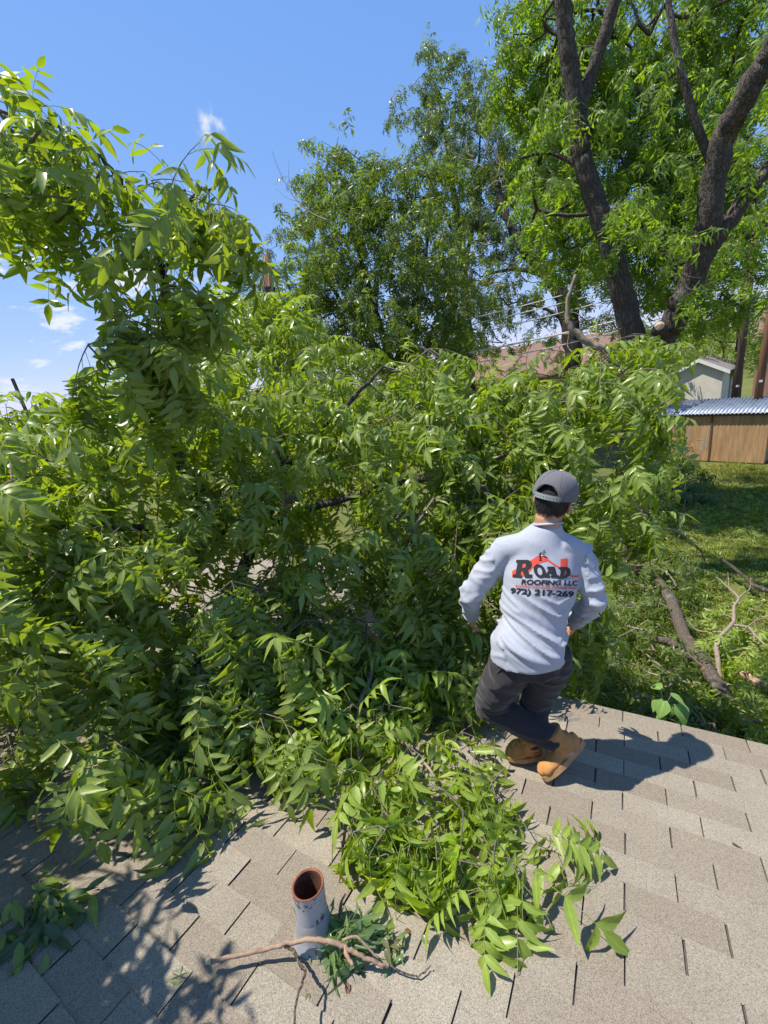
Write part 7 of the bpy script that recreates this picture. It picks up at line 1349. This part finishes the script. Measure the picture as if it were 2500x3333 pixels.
def lance(seed, mat, L=.10, W=.034, curl=.3, heart=False):
    r_ = random.Random(seed)
    if heart:
        V = [(0, 0, 0)]; mid = [0]
        for t, w_ in ((-.10, .30), (.12, .82), (.35, 1.0), (.62, .72), (.84, .32)):
            z = -curl * max(0, t) ** 2 * L
            V += [(t * L, -w_ * W / 2, z + .12 * w_ * W), (max(t, 0.02) * L, 0, z), (t * L, w_ * W / 2, z + .12 * w_ * W)]; mid += [1, 0, 1]
        V.append((L, 0, -curl * L)); mid.append(0)
        F = [(0, 2, 1), (0, 3, 2)]
        for i in range(4):
            o = 1 + i * 3; F += [(o, o + 1, o + 4), (o, o + 4, o + 3), (o + 1, o + 2, o + 5), (o + 1, o + 5, o + 4)]
        F += [(13, 14, 16), (14, 15, 16)]
        return tri_mesh('leaf', V, F, (mat,), mid)
    V, F, mid = make_leaflet(r_, np.zeros(3), np.array([1.0, 0, 0]), np.array([0, 1.0, 0]), np.array([0, 0, 1.0]), L, W, r_.uniform(-.2, .2), curl, .3, False)
    return tri_mesh('leaf', V, F, (mat,), mid)
def put_leaf(me, parent, pos, yaw, pitch=0.0, roll=0.0, scale=1.0, name='leaf'):
    o = link(name, me, parent); M = Matrix.Translation(Vector(pos) - (Vector(parent.location) if parent else Vector())) @ Matrix.Rotation(yaw, 4, 'Z') @ Matrix.Rotation(pitch, 4, 'Y') @ Matrix.Rotation(roll, 4, 'X') @ Matrix.Scale(scale, 4)
    if parent: o.matrix_local = M
    else: o.matrix_world = M
    return o
oak = empty('oak_sprig', (-.85, .66, roof_z(.66)), 'sprig of deeply lobed green oak leaves lodged between the vent pipe and the stick', 'sprig')
lob = [lobed(i, .135 + .01 * i, .10, 3, .35) for i in range(4)]
w = MB(); limb(w, rel(oak, [(-.86, .76, 3.05), (-.85, .72, 3.07), (-.83, .68, 3.07)]), [.004, .0035, .003], rk, 4, 6); w.build('stem', MAT['bark_pale'], oak, True)
for i in range(15):
    a = -1.35 + rk.gauss(0, .75)
    put_leaf(lob[i % 4], oak, (-.845 + rk.uniform(-.05, .07), .70 + rk.uniform(-.05, .05), 3.055 + rk.uniform(-.02, .04)), a, rk.uniform(.15, .75), rk.uniform(-.7, .7), rk.uniform(.75, 1.05))
wl_ = [lance(i, MAT['leaf_wilt'] if i % 2 else MAT['leaf_oak'], .05, .02, .6) for i in range(4)]
wi = empty('wilted_sprig', (-.69, .70, roof_z(.70)), 'wilted sprig of small curled leaves beside the right end of the stick', 'sprig')
w = MB(); limb(w, rel(wi, [(-.76, .74, 2.99), (-.70, .72, 2.99), (-.63, .73, 2.975)]), [.002, .002, .001], rk, 4, 5); w.build('stem', MAT['stem'], wi, True)
for i in range(46):
    x = rk.uniform(-.77, -.61); y = .73 + rk.gauss(0, .028)
    put_leaf(wl_[rk.randrange(4)], wi, (x, y, roof_z(y) + rk.uniform(.012, .05)), rk.uniform(0, 6.28), rk.uniform(-.4, .6), rk.uniform(-1, 1), rk.uniform(.6, 1.1))
def loose(x, y, me, label, yaw, h=.016, sc=1.0, pitch=.0, group='single leaves fallen on the shingles'):
    o = link('fallen_leaf', me); o.matrix_world = Matrix.Translation((x, y, roof_z(y) + h)) @ Matrix.Rotation(-R(12), 4, 'X') @ Matrix.Rotation(yaw, 4, 'Z') @ Matrix.Rotation(pitch, 4, 'Y') @ Matrix.Scale(sc, 4)
    tag(o, label, 'leaf', group)
loose(-1.27, .35, lobed(71, .085, .05, 2, .12), 'small pale green leaf alone on the shingles left of the stick', -1.0, .012, .8, 0)
loose(-.12, 1.30, lobed(72, .10, .09, 2, .15), 'small pointed green leaf lying over a shingle slot to the right of the leafy branch', -.9, .014, .85)
loose(-.64, .80, lance(73, MAT['leaf_brown'], .05, .022, .5), 'small curled brown leaf below the bright leafy branch', .3, .014, .8)
loose(-.735, .575, lance(74, MAT['leaf_brown'], .05, .024, .4), 'dark brown leaf lying just below the stick', -1.1, .014, .75)
loose(-.83, .495, lance(75, MAT['leaf_wilt'], .035, .02, .3), 'tiny yellowish withered leaf below the vent pipe', -1.4, .012, .8)
loose(-.58, .81, lance(76, MAT['leaf_oak'], .045, .022, .2), 'small pale green leaf fragment right of the wilted sprig', -.2, .012, .9)
loose(.47, 1.77, lance(77, MAT['leaf_brown'], .05, .016, .2), 'thin dry brown leaf far right on the open shingles', -.3, .012, .8)
# limp clump at the lower left
cp_ = empty('leaf_clump', (-1.92, .18, roof_z(.18)), 'limp clump of shaded green leaves on the shingles at the lower left edge', 'leaf clump')
cl_m = [lance(90 + i, MAT['leaf'] if i % 3 else MAT['leaf_dark'], .12, .032, .35) for i in range(6)]
for i in range(95):
    t = rk.random(); x = -2.02 + .24 * t + rk.gauss(0, .05); y = .06 + .22 * rk.random() + .05 * t
    put_leaf(cl_m[rk.randrange(6)], cp_, (x, y, roof_z(y) + rk.uniform(.015, .06)), -.5 + rk.gauss(0, .8), rk.uniform(-.15, .45), rk.uniform(-.8, .8), rk.uniform(.6, 1.1))
# broad leaved plant rising beside the roof edge
bp = empty('broad_leaf_plant', (.31, 2.92, 0), 'bright broad leaved plant rising just beyond the roof edge', 'plant')
w = MB(); limb(w, rel(bp, [(.36, 3.0, 0), (.33, 2.98, 1.2), (.31, 2.93, 2.45)]), [.012, .010, .006], rk, 5, 6); w.build('stem', MAT['stem'], bp, True)
hm_ = [lance(110 + i, MAT['leaf_bright'], .115, .095, .25 + .1 * i, True) for i in range(3)]
for i, (x, y, z, yaw, pit, sc) in enumerate([(.30, 2.90, 2.47, -1.9, .75, 1.05), (.27, 2.92, 2.44, -2.5, .8, .75), (.38, 2.93, 2.44, -.75, .7, 1.15), (.34, 2.92, 2.52, -.3, .3, .9), (.28, 2.95, 2.53, 2.3, .2, .85), (.35, 2.96, 2.38, -1.2, .9, .6), (.30, 2.96, 2.3, -1.7, .8, .7), (.40, 2.98, 2.25, -.6, .8, .8)]):
    put_leaf(hm_[i % 3], bp, (x, y - .03, z + .05), yaw, pit, rk.uniform(-.3, .3), sc)
    w = MB(); w.tube(rel(bp, [(.315, 2.94, 2.47 - .02 * i), (x, y - .03, z + .05)]), .0022, 5); w.build('stalk', MAT['stem'], bp, True)
